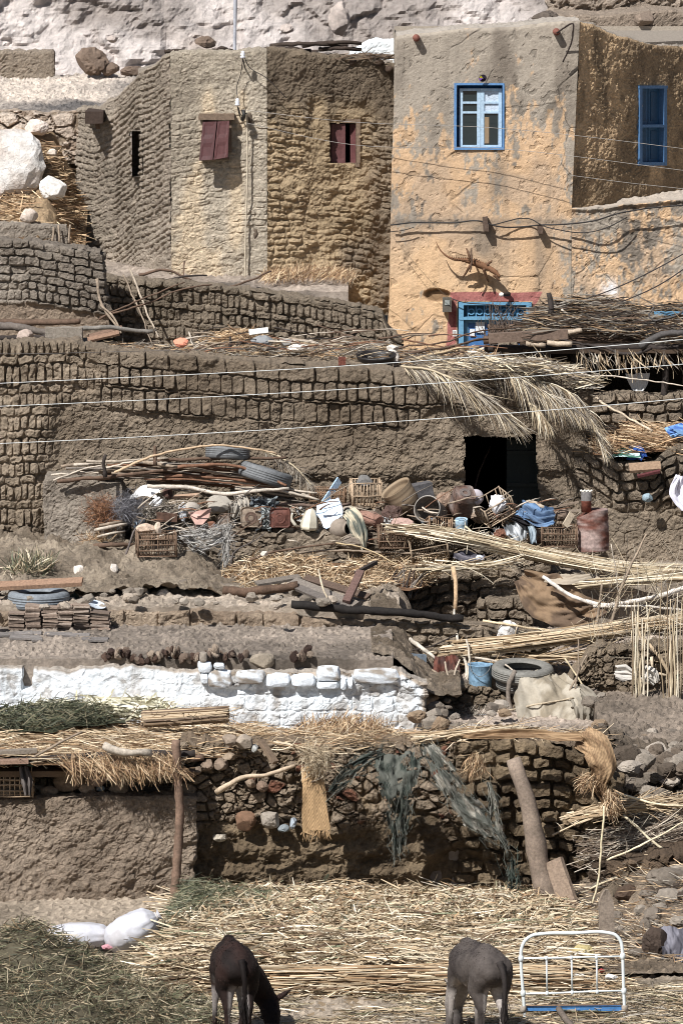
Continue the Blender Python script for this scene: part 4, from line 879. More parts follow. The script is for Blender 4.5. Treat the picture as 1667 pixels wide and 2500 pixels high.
w1 = MB(); rect(w1, (486, 278), (572, 293), 72.78, .25, OLDW, 4, .012, 1); rect(w1, (556, 293), (566, 372), 72.83, .1, OLDW, 3, .008, 2); rect(w1, (490, 384), (560, 390), 72.85, .1, OLDW, 3, .006)
w1 = w1.build('window', WOOD, house, smooth=False)
sh_panel(w1, 'shutter', [at(487, 392, 72.68), at(520, 390, 72.66), at(530, 297, 72.74), at(496, 298, 72.76)], .03, RED, 1)
sh_panel(w1, 'shutter', [at(522, 390, 72.66), at(556, 384, 72.68), at(560, 295, 72.74), at(532, 297, 72.74)], .03, RED2, 2)
stick('prop', [(520, 388, 72.68), (527, 385, 72.7), (530, 372, 72.9)], .012, .01, BR2, '', parent=w1, n=6)
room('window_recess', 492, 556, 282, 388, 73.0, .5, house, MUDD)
w2 = MB(); Yw = 73.3
for a_, c_ in (((797, 290), (880, 300)), ((797, 398), (878, 407)), ((797, 300), (806, 398)), ((869, 300), (879, 398))): rect(w2, a_, c_, Yw-.03, .16, OLDW, 4, .008, int(a_[1]))
w2 = w2.build('window', WOOD, house, smooth=False)
sh_panel(w2, 'shutter', [at(808, 396, Yw+.02), at(843, 398, Yw+.02), at(843, 302, Yw+.02), at(808, 302, Yw+.02)], .03, RED2, 3)
sh_panel(w2, 'shutter', [at(856, 398, Yw+.12), at(871, 398, Yw+.03), at(871, 302, Yw+.03), at(856, 302, Yw+.12)], .03, RED2*1.2, 4)
room('window_recess', 800, 875, 299, 402, Yw+.15, .8, house, MUDD*.6)  # recess mud darkened, standing in for the unlit room behind
room('window_recess', 322, 348, 320, 432, 73.75, .5, house, MUDD)
for i, (x, y) in enumerate([(627, 520), (625, 572), (610, 290)]):
    stone(x, y, 72.93, 14, 26, lin((96, 84, 72)), 'small stone wedged in the mud house corner beside the pale pipe', 'stones wedged in the mud house corner', k=40+i)
# meter wires and pipe on the mud house
b = MB(); tube(b, smoothpath([at(603, 268, 72.8), at(604, 420, 72.82), at(600, 560, 72.84), at(598, 684, 72.86)], 30), .011, lin((196, 184, 164)), 8); b.build('conduit', METAL, house)
ins = []
for i, (x, y) in enumerate([(593, 134), (580, 250)]):
    e = MB(); lathe(e, at(x, y+8, 72.7), (0, 0, 1), [(.001, 0), (.03, 0), (.038, .02), (.02, .035), (.036, .055), (.02, .07), (.026, .09), (.001, .1)], lin((226, 228, 236)), 14); o_ = e.build('insulator', ENAM, house)
    q = MB(); tube(q, smoothpath([at(x, y+10, 72.7), at(x+4, y+26, 72.74), at(x+6, y+34, 72.95)], 8), .009, lin((50, 46, 44)), 6); q.build('bracket', METAL, o_)
b = MB()
for pts in ([(593, 142, 72.72), (588, 180, 72.8), (578, 215, 72.8), (582, 248, 72.7)], [(582, 262, 72.72), (590, 282, 72.7), (604, 275, 72.8)], [(598, 142, 72.72), (606, 160, 72.75), (650, 190, 72.7), (700, 240, 72.75)]): tube(b, smoothpath([PT(p) for p in pts], 20), .006, lin((60, 54, 50)), 5)
tube(b, smoothpath([at(592, 292, 72.75), at(596, 280, 72.7), at(594, 270, 72.74)], 8), .028, lin((40, 38, 36)), 8)
b.build('service_wire', METAL, house)
for i, (x, y, a_) in enumerate([(860, 150, .1), (925, 150, .3), (948, 168, -.3), (640, 205, .5), (1016, 93, 0), (1358, 78, 0)]):
    if i < 4:
        b = MB(); tube(b, smoothpath([at(x, y, 73.3), at(x+4, y+6, 73.9)], 6), .05, lin((84, 68, 56)), 9, i, .003, .15); b.build('beam_end', WOOD, house)
    else:
        b = MB(); lathe(b, at(x, y, 72.36), (0, 1, 0), [(.001, .0), (.034, .0), (.036, .005), (.046, .005), (.048, .02), (.048, .2)], lin((128, 76, 62)), 18, .002, i); b.build('drain_pipe', RUST, yh)
for i, (x0, x1, y0) in enumerate([(400, 470, 121), (520, 570, 118), (640, 760, 118), (780, 880, 116), (660, 850, 112), (740, 880, 110)]):
    stick('roof_reed', [(x0, y0+3, 73.7+i*.05), ((x0+x1)/2, y0-2, 73.7), (x1, y0+2, 73.8)], .03, .024, lin((70, 58, 50)), '', parent=house, k=i, wob=.006, n=14)
heap('roof_straw', [(73.2, 420, 960), (73.9, 420, 960)], lambda x, y: 8.12+.05*fbm(x*3, y*3, 3, 4)+0*x, 500, 'thin dark straw sticking out along the mud house roof edge', 'straw', A([lin((96, 76, 58)), lin((130, 108, 84)), lin((60, 50, 42))]), (.1, .4), (.008, .02), (1, .1, .1), (.4, .3, .12), k=2, lift=.05)
# ---------------- ochre house: windows, door and what is fixed to the wall ----------------
BLU = lin((84, 136, 190)); BLD = lin((52, 108, 168)); BLS = lin((168, 198, 222)); BLT = lin((92, 152, 188))
Yf = 72.5
room('window_recess', WY[0]-1, WY[2]+1, WY[1]-1, WY[3]+1, Yf-.01, .16, yh, BLD)
fr = MB()
for a_, c_ in (((1108, 203), (1230, 208)), ((1108, 360), (1230, 366)), ((1108, 208), (1114, 360)), ((1226, 208), (1230, 360))): rect(fr, a_, c_, Yf-.02, .05, BLU, 6, .003, int(a_[1]+a_[0]))
fr = fr.build('window', WOODP, yh, smooth=False)
for x0, x1 in ((1121, 1172), (1173, 1224)):
    s_ = MB(); Ys_ = Yf+.055
    for a_, c_ in (((x0, 216), (x1, 222)), ((x0, 354), (x1, 360)), ((x0, 222), (x0+8, 354)), ((x1-8, 222), (x1, 354)), ((x0+8, 248), (x1-8, 253)), ((x0+8, 272), (x1-8, 277))): rect(s_, a_, c_, Ys_, .035, BLS, 3, .001, int(a_[1]))
    s_ = s_.build('sash', WOODP, fr, smooth=False)
for x0, x1, y0, y1, c_ in ((1129, 1164, 222, 248, 0), (1129, 1164, 253, 272, 0), (1129, 1164, 277, 354, 0), (1181, 1216, 222, 248, 1), (1181, 1216, 253, 272, 1), (1181, 1216, 277, 354, 0)):
    p_ = MB(); rect(p_, (x0, y0), (x1, y1), Yf+.075, .006, lin((190, 206, 224)) if c_ else lin((40, 50, 52)), 2); p_.build('pane', GLASS if not c_ else PLAS, fr, smooth=False)
p_ = MB(); rect(p_, (1181, 286), (1193, 350), Yf+.068, .004, lin((150, 126, 96)), 3); p_.build('curtain', CLOTH, fr, smooth=False)
b = MB(); rect(b, (1108, 200), (1230, 370), Yf+.17, .01, lin((30, 32, 34)), 2); b.build('dark_back', MUD, fr, smooth=False)  # near-black sheet behind the panes stands in for the unlit room
# disc hung above the window
b = MB(); lathe(b, at(1178, 191, 72.42), (-.2, 1, .3), [(.006, 0), (.05, .0), (.052, .002), (.05, .004), (.006, .004)], lin((70, 66, 90)), 22); d_ = b.build('disc', mat('disc', .12, .0, 5, 0, spec=.9, metal=.9)); tag(d_, 'small shiny disc hanging over the blue and white window', 'disc')
b = MB(); lathe(b, at(1178, 191, 72.413), (-.2, 1, .3), [(.006, -.001), (.03, -.001), (.045, -.001)], lin((214, 206, 60)), 6, sweep=.16); lathe(b, at(1178, 191, 72.413), (-.2, 1, .3), [(.006, -.0012), (.05, -.0012)], lin((150, 90, 220)), 6, sweep=-.12); b.build('sheen', ENAM, d_)
b = MB(); tube(b, smoothpath([at(1358, 80, 72.3), at(1378, 66, 72.25), at(1396, 56, 72.2), at(1397, 85, 72.25), at(1388, 120, 72.3), at(1372, 150, 72.35)], 24), .012, lin((56, 46, 42)), 6, 3, .002); tag(b.build('dead_vine', WOOD), 'dark curved stem hanging from the roof corner of the ochre house', 'vine')
# side window
def side(px, py, off=0.):
    t = (px-1412)/(1850-1412.); Y = 72.52+(75.9-72.52)*np.interp(px, [1412, 1850], [0, 1])
    # exact point on the slanted wall plane
    X0 = at(1412, 300, 72.52)[0]; X1 = at(1850, 300, 75.9)[0]; q = (px-833.5)/F*cp
    for _ in range(12): Y = 72.52+(q*Y*1.0-X0)/(X1-X0)*(75.9-72.52) if False else Y
    # solve X = X0+s(X1-X0), Y = Y0+s(Y1-Y0), px(X, Y) = px
    s0, s1 = 0., 1.
    for _ in range(30):
        s_ = (s0+s1)/2; X = X0+s_*(X1-X0); Yv = 72.52+s_*(75.9-72.52); z = zof(py, Yv)
        if pxof(X, Yv, z) < px: s0 = s_
        else: s1 = s_
    n_ = A([(75.9-72.52), -(X1-X0), 0]); n_ /= np.linalg.norm(n_); return A([X, Yv, z])+n_*off
def sboard(b, x0, y0, x1, y1, o0, o1, col):
    P0 = [side(x0, y1, o1), side(x1, y1, o1), side(x1, y0, o1), side(x0, y0, o1)]; P1 = [side(x0, y1, o0), side(x1, y1, o0), side(x1, y0, o0), side(x0, y0, o0)]
    b.add(A(P0+P1), col, [(0, 1, 2, 3), (4, 7, 6, 5), (0, 4, 5, 1), (1, 5, 6, 2), (2, 6, 7, 3), (3, 7, 4, 0)])
b = MB()
for q_ in ((1555, 209, 1624, 216), (1555, 396, 1622, 404), (1556, 216, 1562, 396), (1615, 216, 1622, 396), (1562, 304, 1615, 311)): sboard(b, *q_, -.05, .035, BLU*.62)  # frame blue darkened: the shade on this side is put into the colour
sw = b.build('window', WOODP, yh, smooth=False)
for (x0, y0, x1, y1) in ((1562, 216, 1587, 304), (1589, 216, 1615, 304), (1562, 311, 1587, 396), (1589, 311, 1615, 396)):
    q = MB(); sboard(q, x0, y0, x1, y1, -.08, -.05, lin((30, 84, 124))); sboard(q, x0+5, y0+8, x1-5, y1-8, -.05, -.042, lin((26, 70, 104))); q.build('shutter_panel', WOODP, sw, smooth=False)
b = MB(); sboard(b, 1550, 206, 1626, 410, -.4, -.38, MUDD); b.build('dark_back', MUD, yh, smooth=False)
# door
room('door_recess', DY[0]-1, DY[2]+1, DY[1]-1, DY[3], Yf-.01, .22, yh, OCH)
b = MB()
for a_, c_ in (((1119, 738), (1297, 745)), ((1119, 745), (1131, 870)), ((1284, 745), (1296, 870)), ((1131, 774), (1284, 781))): rect(b, a_, c_, Yf-.03, .12, BLT*1.1, 6, .002)
dr = b.build('door', WOODP, yh, smooth=False)
b = MB(); rect(b, (1131, 745), (1284, 774), Yf+.09, .02, lin((46, 92, 110)), 3)
for i in range(7): rect(b, (1140+i*20, 747), (1143+i*20, 773), Yf+.05, .02, BLT)
for i in range(7): lathe(b, at(1150+i*20, 761, Yf+.05), (0, 1, 0), [(.03, 0), (.045, 0), (.045, .01), (.03, .01), (.03, 0)], BLT, 10)
b.build('fanlight', WOODP, dr, smooth=False)
for x0, x1 in ((1132, 1206), (1208, 1283)):
    b = MB(); rect(b, (x0, 781), (x1, 870), Yf+.06, .03, BLD*1.15, 3); 
    for a_, c_ in (((x0, 781), (x0+10, 870)), ((x1-10, 781), (x1, 870)), ((x0+10, 781), (x1-10, 789))): rect(b, a_, c_, Yf+.045, .014, BLT, 3)
    b.build('door_leaf', WOODP, dr, smooth=False)
for x0, y0, x1, y1 in ((1160, 786, 1182, 812), (1146, 803, 1158, 820), (1206, 800, 1222, 814)):
    b = MB(); rect(b, (x0, y0), (x1, y1), Yf+.036, .004, lin((226, 232, 236)), 3, .003); b.build('notice', PLAS, dr, smooth=False)
b = MB(); rect(b, (1104, 806), (1115, 821), Yf-.045, .012, lin((232, 232, 228)), 2)
for x in (1106.2, 1110.6): rect(b, (x, 808), (x+1.3, 819), Yf-.049, .004, lin((60, 56, 60)))
b.build('number_plate', PLAS, yh, smooth=False)
b = MB(); rect(b, (1080, 727), (1102, 762), Yf-.16, .13, lin((96, 92, 84)), 4, .004); rect(b, (1085, 733), (1097, 745), Yf-.17, .012, lin((150, 156, 152)), 2); mt_ = b.build('meter_box', METAL, yh, smooth=False)
b = MB(); tube(b, smoothpath([at(1098, 728, Yf-.1), at(1122, 736, Yf-.12), at(1200, 744, Yf-.14), at(1320, 758, Yf-.1)], 24), .007, lin((50, 48, 48)), 5); b.build('lead', METAL, mt_)
b = MB(); lathe(b, at(1221, 719, Yf-.16), (.9, -.3, 0), [(.001, -.02), (.022, -.012), (.03, .01), (.024, .035), (.016, .045)], lin((240, 236, 226)), 16); lm = b.build('bulb', ENAM, yh)
b = MB(); lathe(b, at(1229, 719, Yf-.14), (.6, .8, 0), [(.018, -.02), (.024, .0), (.024, .05), (.03, .06), (.03, .12)], lin((48, 42, 40)), 14); b.build('lamp_holder', METAL, lm)
# black cable on the wall with its brackets
b = MB()
tube(b, smoothpath([PT(p) for p in ((952, 549, 72.4), (1010, 543, 72.4), (1100, 544, 72.4), (1180, 541, 72.38), (1200, 549, 72.38), (1330, 549, 72.38), (1400, 546, 72.3), (1450, 540, 72.25), (1510, 522, 72.3), (1570, 512, 72.3), (1700, 500, 72.3))], 90), .011, lin((46, 42, 40)), 6, 1, .001)
tube(b, smoothpath([PT(p) for p in ((1200, 549, 72.37), (1300, 536, 72.4), (1320, 548, 72.36), (1370, 562, 72.3), (1420, 567, 72.3), (1480, 555, 72.25), (1530, 530, 72.3))], 50), .008, lin((46, 42, 40)), 6, 2, .001)
tube(b, smoothpath([PT(p) for p in ((952, 566, 72.4), (985, 562, 72.4), (1010, 555, 72.4))], 14), .006, lin((46, 42, 40)), 5)
cb = tag(b.build('cable', RUB), 'thick black cable strung across the ochre house between its two storeys', 'cable')
for x, y in ((1184, 538), (1186, 555), (1318, 560)):
    q = MB(); boxm(q, at(x, y, 72.42), axes((0, 1, 0)), (.07, .035, .05), lin((96, 78, 66)), .02, (2, 2, 2), int(x)); q.build('bracket', WOOD, cb, smooth=False)
for i, (pts, lab) in enumerate([([(1375, 768, 72.2), (1440, 760, 71.9), (1520, 735, 71.6), (1600, 700, 71.4), (1720, 620, 71.2)], 'lower of two slack cables sagging before the ochre wall at the right'), ([(1290, 752, 72.2), (1380, 742, 71.9), (1480, 712, 71.6), (1570, 672, 71.4), (1720, 590, 71.2)], 'upper of two slack cables sagging before the ochre wall at the right')]):
    b = MB(); tube(b, smoothpath([PT(p) for p in pts], 50), .0085, lin((60, 54, 52)), 6); tag(b.build('cable', RUB), lab, 'cable')
# stuffed crocodile on the wall
b = MB(); Yc = 72.3; tube(b, smoothpath([PT(p) for p in ((1064, 590, Yc), (1070, 604, Yc), (1084, 622, Yc-.01), (1108, 634, Yc), (1132, 636, Yc+.02), (1152, 640, Yc+.03), (1178, 650, Yc+.03), (1198, 658, Yc+.02), (1210, 667, Yc), (1220, 676, Yc-.02))], 44), np.interp(np.linspace(0, 1, 44), [0, .2, .4, .52, .65, .75, .82, .9, 1], [.004, .012, .02, .034, .05, .048, .038, .034, .014]), lin((126, 92, 68)), 12, 5, .001, .1)
for pts in (((1148, 638, Yc), (1143, 620, Yc-.02), (1138, 606, Yc+.02)), ((1150, 645, Yc), (1140, 660, Yc+.04), (1130, 676, Yc+.1)), ((1180, 655, Yc), (1186, 674, Yc+.04), (1192, 688, Yc+.08)), ((1186, 648, Yc), (1196, 640, Yc+.05), (1200, 636, Yc+.1))): tube(b, smoothpath([PT(p) for p in pts], 10), np.linspace(.024, .01, 10), lin((104, 78, 60)), 8, 2, .002, .15)
for q_ in np.linspace(.2, .75, 16):
    W_ = smoothpath([PT(p) for p in ((1084, 620, Yc-.03), (1108, 629, Yc-.03), (1152, 632, Yc-.03), (1198, 648, Yc-.03))], 50)[int(q_*49)]; tube(b, [W_, W_+A([0, -.006, .02])], [.008, .002], lin((96, 70, 52)), 5)
cr = tag(b.build('crocodile', FUR), 'dried crocodile fixed on the ochre wall above the blue door', 'crocodile')
b = MB(); tube(b, smoothpath([PT(p) for p in ((1204, 672, Yc-.01), (1214, 680, Yc), (1221, 686, Yc))], 8), np.linspace(.018, .007, 8), lin((112, 82, 62)), 8); b.build('lower_jaw', FUR, cr)
b = MB(); tube(b, smoothpath([PT(p) for p in ((1149, 606, Yc-.06), (1151, 640, Yc-.07), (1147, 662, Yc-.04))], 14), .012, BR3, 6, 2, .003); b.build('tie', WOOD, cr)
# power lines
LW = lin((206, 208, 206)); LD = lin((150, 144, 138))
def wire(pts, r, col, lab):
    b = MB(); W_ = A([PT(p) for p in pts]); tube(b, smoothpath(W_, 60), r, col, 5); tag(b.build('power_line', METAL), lab, 'power line')
wire([(-300, 950, 60), (0, 936, 60), (850, 893, 60), (1667, 829, 60), (2000, 798, 60)], .0045, LW, 'uppermost of the three white wires crossing the big mud wall')
wire([(-300, 1003, 60), (0, 992, 60), (850, 950, 60), (1667, 889, 60), (2000, 860, 60)], .0045, LW, 'middle one of the three white wires crossing the big mud wall')
wire([(-300, 1095, 60), (0, 1083, 60), (850, 1037, 60), (1667, 973, 60), (2000, 940, 60)], .0045, LW, 'lowest of the three white wires crossing the big mud wall')
wire([(-300, 858, 63), (0, 864, 63), (400, 856, 63), (800, 850, 63), (1190, 880, 63)], .0035, lin((90, 84, 80)), 'thin dark wire along the top of the big mud wall')
wire([(592, 268, 72.6), (850, 297, 72.2), (1200, 312, 72), (1667, 363, 71.6), (1900, 395, 71.5)], .0035, LD, 'thin pale wire running from the mud house over the big blue window')
wire([(600, 300, 72.6), (850, 352, 72.3), (1200, 362, 72.1), (1667, 416, 71.7), (1900, 445, 71.6)], .0035, LD, 'thin pale wire passing just under the big blue window')
0 and wire([(640, 285, 72.6), (963, 401, 72.2), (1180, 462, 72.1), (1392, 526, 72), (1667, 588, 71.8), (1900, 640, 71.7)], .004, lin((120, 110, 100)), 'thin dark wire slanting down across the whole ochre house')
wire([(1392, 428, 72), (1530, 446, 71.9), (1667, 461, 71.8), (1900, 490, 71.7)], .0035, LD, 'thin pale wire low on the shaded side wall')
wire([(957, 575, 72.3), (1010, 640, 72.2), (1080, 715, 72.2), (1119, 745, 72.3)], .003, lin((140, 122, 100)), 'thin wire slanting down the ochre wall to the meter box')
# ================= debris terrace above the big wall =================
zt_ = lambda x, y: 4.68-.04*(y-66.75)+.06*fbm(x*3, y*3, 3, 5)
heap('roof_litter', [(66.9, 250, 960), (70.1, 250, 960)], zt_, 5200, 'dry straw, reeds and twigs littering the flat top of the mud hut', 'litter', np.concatenate([STO, GRYS, GRYS, GRYS, ST[3:]]), (.06, .3), (.006, .014), (1, .3, 0), (.6, .5, .18), k=5, lift=.08, clump=1.1)
heap('straw_tuft', [(69.2, 540, 640), (70.0, 480, 640)], lambda x, y: zt_(x, y)+.1*np.exp(-((x+1.35)/.35)**2), 650, 'small heap of reddish straw against the long garden wall', 'straw', STO, (.1, .3), (.008, .016), (1, .2, .1), (.5, .4, .3), k=6, lift=.12)
heap('dry_grass', [(71.4, 650, 870), (72.4, 640, 860)], lambda x, y: 5.25+.1*np.exp(-((x+.4)/.8)**2), 1200, 'yellow dry grass along the foot of the ochre stained house wall', 'dry grass', STO, (.06, .25), (.006, .012), (.5, .1, .7), (.5, .4, .3), k=7, lift=.06)
rs = np.random.RandomState(12)
for i in range(46):
    x = rs.uniform(420, 1160); y = rs.uniform(805, 872); z = (4.8 if x < 940 else 4.66)+rs.rand()*.1; p = flat(x, y, z); Yp = float(np.clip(p[1], 66.9, 70)); l = rs.uniform(40, 150); an = rs.normal(0, .22)
    stick('twig', [(x-l/2, pyof(Yp, z)-l*.5*an, Yp), (x, pyof(Yp, z)-4, Yp+rs.uniform(-.1, .1)), (x+l/2, pyof(Yp, z)+l*.5*an*.6, Yp+rs.uniform(-.3, .3))], rs.uniform(.006, .016), .005, [BR1, BR2, BR3, BRR, BRD][rs.randint(5)], 'dry twig lying on the littered top of the mud hut', 'twig', 'twigs littered on the mud hut top', k=i, sides=6)
for i, (pts, r, c_, lab) in enumerate([
    ([(-60, 790, 68.6), (100, 783, 68.5), (195, 776, 68.4)], .05, BR3, 'reddish brown log lying highest in the pile at the left edge'),
    ([(-60, 800, 68.2), (40, 796, 68.1), (90, 805, 68), (190, 812, 67.9)], .055, lin((110, 100, 92)), 'grey weathered log lying under the reddish log'),
    ([(-60, 826, 67.9), (60, 820, 67.8), (170, 808, 67.8)], .04, BRD, 'blackened log lowest in the pile at the left edge'),
    ([(160, 803, 68), (280, 795, 67.9), (375, 803, 67.9)], .035, lin((128, 122, 114)), 'grey branch lying right of the log pile'),
    ([(245, 775, 69.3), (380, 730, 69.3), (450, 700, 69.3), (520, 690, 69.4)], .014, BR3, 'curved dark switch leaning over the left wall end'),
    ([(240, 780, 69.2), (330, 740, 69.2), (450, 690, 69.3)], .012, BR3, 'thin dark switch just below the curved one'),
    ([(300, 670, 70.1), (345, 760, 69.7), (372, 830, 69.4)], .012, BR1, 'left one of two long straight sticks leaning on the garden wall'),
    ([(318, 655, 70.1), (350, 740, 69.8), (383, 822, 69.4)], .016, lin((176, 160, 140)), 'right one of two long straight sticks leaning on the garden wall'),
    ([(245, 745, 69.2), (280, 780, 69), (300, 812, 68.8)], .016, BR1, 'bent branch hanging down at the left wall corner'),
    ([(236, 680, 69.3), (252, 740, 69.2), (300, 800, 68.9)], .02, BR1, 'grey curving branch beside the left wall corner'),
    ([(462, 810, 68.6), (468, 835, 68.3), (476, 848, 68.1)], .012, BR2, 'short pale bent stick upright in the litter'),
    ([(560, 850, 67.6), (566, 820, 67.6)], .022, BRD, 'short black peg standing in the litter'),
    ([(450, 640, 71.6), (444, 690, 71.4)], .012, BR3, 'thin stick upright at the foot of the plastered house wall'),
    ([(550, 703, 71), (620, 680, 71.2), (660, 660, 71.3)], .016, BR3, 'dark branch slanting at the foot of the house wall'),
    ([(340, 672, 71), (400, 660, 71), (470, 690, 71)], .02, BR3, 'dark gnarled branch on the garden wall top'),
    ([(380, 690, 70.9), (430, 676, 70.9), (500, 672, 70.9)], .016, BRD, 'blackened branch along the garden wall top'),
    ([(728, 898, 65.9), (760, 950, 65.9), (810, 1005, 65.9)], .0, BRD, '')]):
    if r: stick('stick' if r < .03 else 'log', pts, r, r*.7, c_, lab, 'stick' if r < .03 else 'log', k=i+60, wob=.005)
plank('plank', (215, 830, 68.3), (292, 812, 68.3), .09, .03, lin((142, 110, 88)), 'reddish board leaning at the left wall corner', roll=.5); plank('plank', (218, 822, 68.5), (300, 800, 68.6), .09, .03, lin((126, 98, 80)), 'second reddish board behind the first at the wall corner', roll=.3)
b = MB(); boxm(b, at(157, 816, 67.3), axes((1, 0, 0)), (.23, .1, .09), MUDL, .03, (8, 4, 4), 3); tag(b.build('mud_brick', MUD), 'single big mud brick on the left hut top', 'brick')
stone(62, 820, 67.4, 36, 26, lin((176, 158, 146)), 'pale stone among the logs at the left', k=50); stone(443, 838, 67.5, 34, 22, lin((226, 140, 108)), 'orange crumpled rag in the roof litter', k=51, cat='rag', name='rag', amp=.3, m=CLOTH)
plank('scrap', (608, 812, 68.2), (655, 806, 68.2), .08, .02, lin((222, 220, 214)), 'bright white flat scrap on the roof litter', 'scrap', roll=.9); stone(640, 832, 67.8, 50, 22, lin((140, 142, 144)), 'crumpled grey plastic in the roof litter', k=53, cat='plastic sheet', name='plastic_sheet', amp=.4, m=CLOTH)
stone(728, 850, 67.6, 46, 18, lin((230, 220, 206)), 'crumpled white sheet near the right roof litter', k=54, cat='rag', name='rag', amp=.3, m=CLOTH); stone(700, 836, 68, 30, 18, lin((170, 168, 164)), 'small grey crumpled bag in the roof litter', k=55, cat='bag', name='bag', amp=.4, m=CLOTH)
b = MB(); lathe(b, at(918, 898, 66.9), (0, -.15, 1), [(.001, .02), (.1, .02), (.2, .08), (.23, .16), (.25, .17), (.245, .15), (.2, .03), (.1, 0), (.001, 0)], lin((38, 34, 34)), 28, .01); tag(b.build('dark_opening', METAL), 'dark bowl shape standing in for an opening in the hut top left of the palm fronds', 'bowl')  # dark bowl shape added in place of a black opening
stone(952, 876, 67.2, 40, 40, lin((216, 206, 196)), 'pale stone lump beside the dark opening', k=56); stone(958, 850, 67.5, 26, 16, lin((220, 212, 202)), 'smaller pale stone above the dark opening', k=57)
b = MB(); boxm(b, at(835, 882, 66.5), axes((1, 0, 0)), (.045, .05, .05), lin((128, 78, 66)), .01, (4, 4, 4), 4); tag(b.build('red_brick', MUD), 'small red brick on the hut top edge', 'brick')
heap('straw_mat', [(67.0, 960, 1200), (71.0, 960, 1300)], lambda x, y: 4.6-.06*(y-67)+.05*fbm(x*4, y*4, 3, 5), 1300, 'brown reed litter before the foot of the blue door', 'litter', np.concatenate([GRYS, STO]), (.1, .4), (.008, .016), (1, .2, .1), (.5, .5, .2), k=8, lift=.08)
# ================= palm porch =================
pr_ = empty('palm_porch', at(1430, 960, 68.5), 'shaded porch roofed with poles and dry palm leaves', 'porch')
for i, (x0, y0, Y0, x1, y1, Y1, r, c_) in enumerate([(1180, 848, 68.3, 1900, 846, 68.2, .05, BRD), (1180, 828, 69.5, 1900, 824, 69.4, .05, BR3), (1190, 812, 70.6, 1900, 806, 70.6, .05, BR3), (1190, 800, 71.8, 1900, 790, 71.8, .05, BR3)]):
    stick('beam', [(x0, y0, Y0), ((x0+x1)/2, (y0+y1)/2+3, Y0), (x1, y1, Y1)], r, r*.9, c_, '', parent=pr_, k=i, wob=.004)
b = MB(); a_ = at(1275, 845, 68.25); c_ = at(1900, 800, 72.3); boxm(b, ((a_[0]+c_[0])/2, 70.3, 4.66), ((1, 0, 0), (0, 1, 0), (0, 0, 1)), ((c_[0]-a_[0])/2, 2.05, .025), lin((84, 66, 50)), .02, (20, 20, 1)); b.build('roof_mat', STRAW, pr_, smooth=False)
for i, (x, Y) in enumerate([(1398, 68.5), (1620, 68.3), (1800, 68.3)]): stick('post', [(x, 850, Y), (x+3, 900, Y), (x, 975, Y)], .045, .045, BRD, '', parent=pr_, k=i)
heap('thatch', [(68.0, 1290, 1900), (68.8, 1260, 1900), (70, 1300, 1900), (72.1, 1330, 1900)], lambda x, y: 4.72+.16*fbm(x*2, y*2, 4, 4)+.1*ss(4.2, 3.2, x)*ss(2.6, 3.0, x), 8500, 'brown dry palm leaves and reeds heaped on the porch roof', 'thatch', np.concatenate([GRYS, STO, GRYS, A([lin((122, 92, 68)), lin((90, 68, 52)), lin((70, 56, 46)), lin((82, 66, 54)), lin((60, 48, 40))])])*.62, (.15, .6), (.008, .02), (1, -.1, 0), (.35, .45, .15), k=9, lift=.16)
b = MB(); U, Z_ = np.meshgrid(np.linspace(at(1275, 900, 70.2)[0], at(1900, 900, 70.2)[0], 80), np.linspace(3.5, 4.66, 20)); b.add(np.stack([U, 70.2+(fbm(U*3, Z_*3, 3, 3)-.5)*.2, Z_], -1), lin((62, 52, 44)), gridq(80, 20)); b.build('shade_backing', MUD, pr_)  # added dark sheet behind the opening, standing in for deep porch shade
rs = np.random.RandomState(5); n = 420; b = MB(); x = rs.uniform(1300, 1850, n); p = np.stack([(x-833.5)/F*68.2, rs.uniform(67.9, 68.3, n), rs.uniform(4.55, 4.72, n)], 1); p = p[fbm(p[:, 0]*6, p[:, 0]*0, 3, 3) > .47]; n = len(p)
strips(b, p, dirs(n, (.25, -.3, -.9), (.35, .2, .3), rs), rs.uniform(.08, .32, n), rs.uniform(.008, .018, n), pick(np.concatenate([GRYS, ST]), n, rs), .4, rs=rs); b.build('leaf_fringe', STRAW, pr_, smooth=False)['kind'] = 'stuff'
plank('beam', (1192, 826, 68.1), (1385, 815, 68.1), .14, .12, lin((118, 98, 84)), 'squared grey timber on the front edge of the porch roof', 'beam', k=3)
for i, (x0, y0, x1, y1, r) in enumerate([(1282, 838, 1330, 840, .03), (1335, 835, 1395, 840, .035), (1385, 812, 1420, 806, .03)]): stick('log', [(x0, y0, 68), (x1, y1, 68)], r, r*.9, lin((188, 168, 144)), ['pale sawn log under the squared timber, left one', 'pale sawn log under the squared timber, right one', 'short pale log end beside the squared timber'][i], 'log', k=i, n=6)
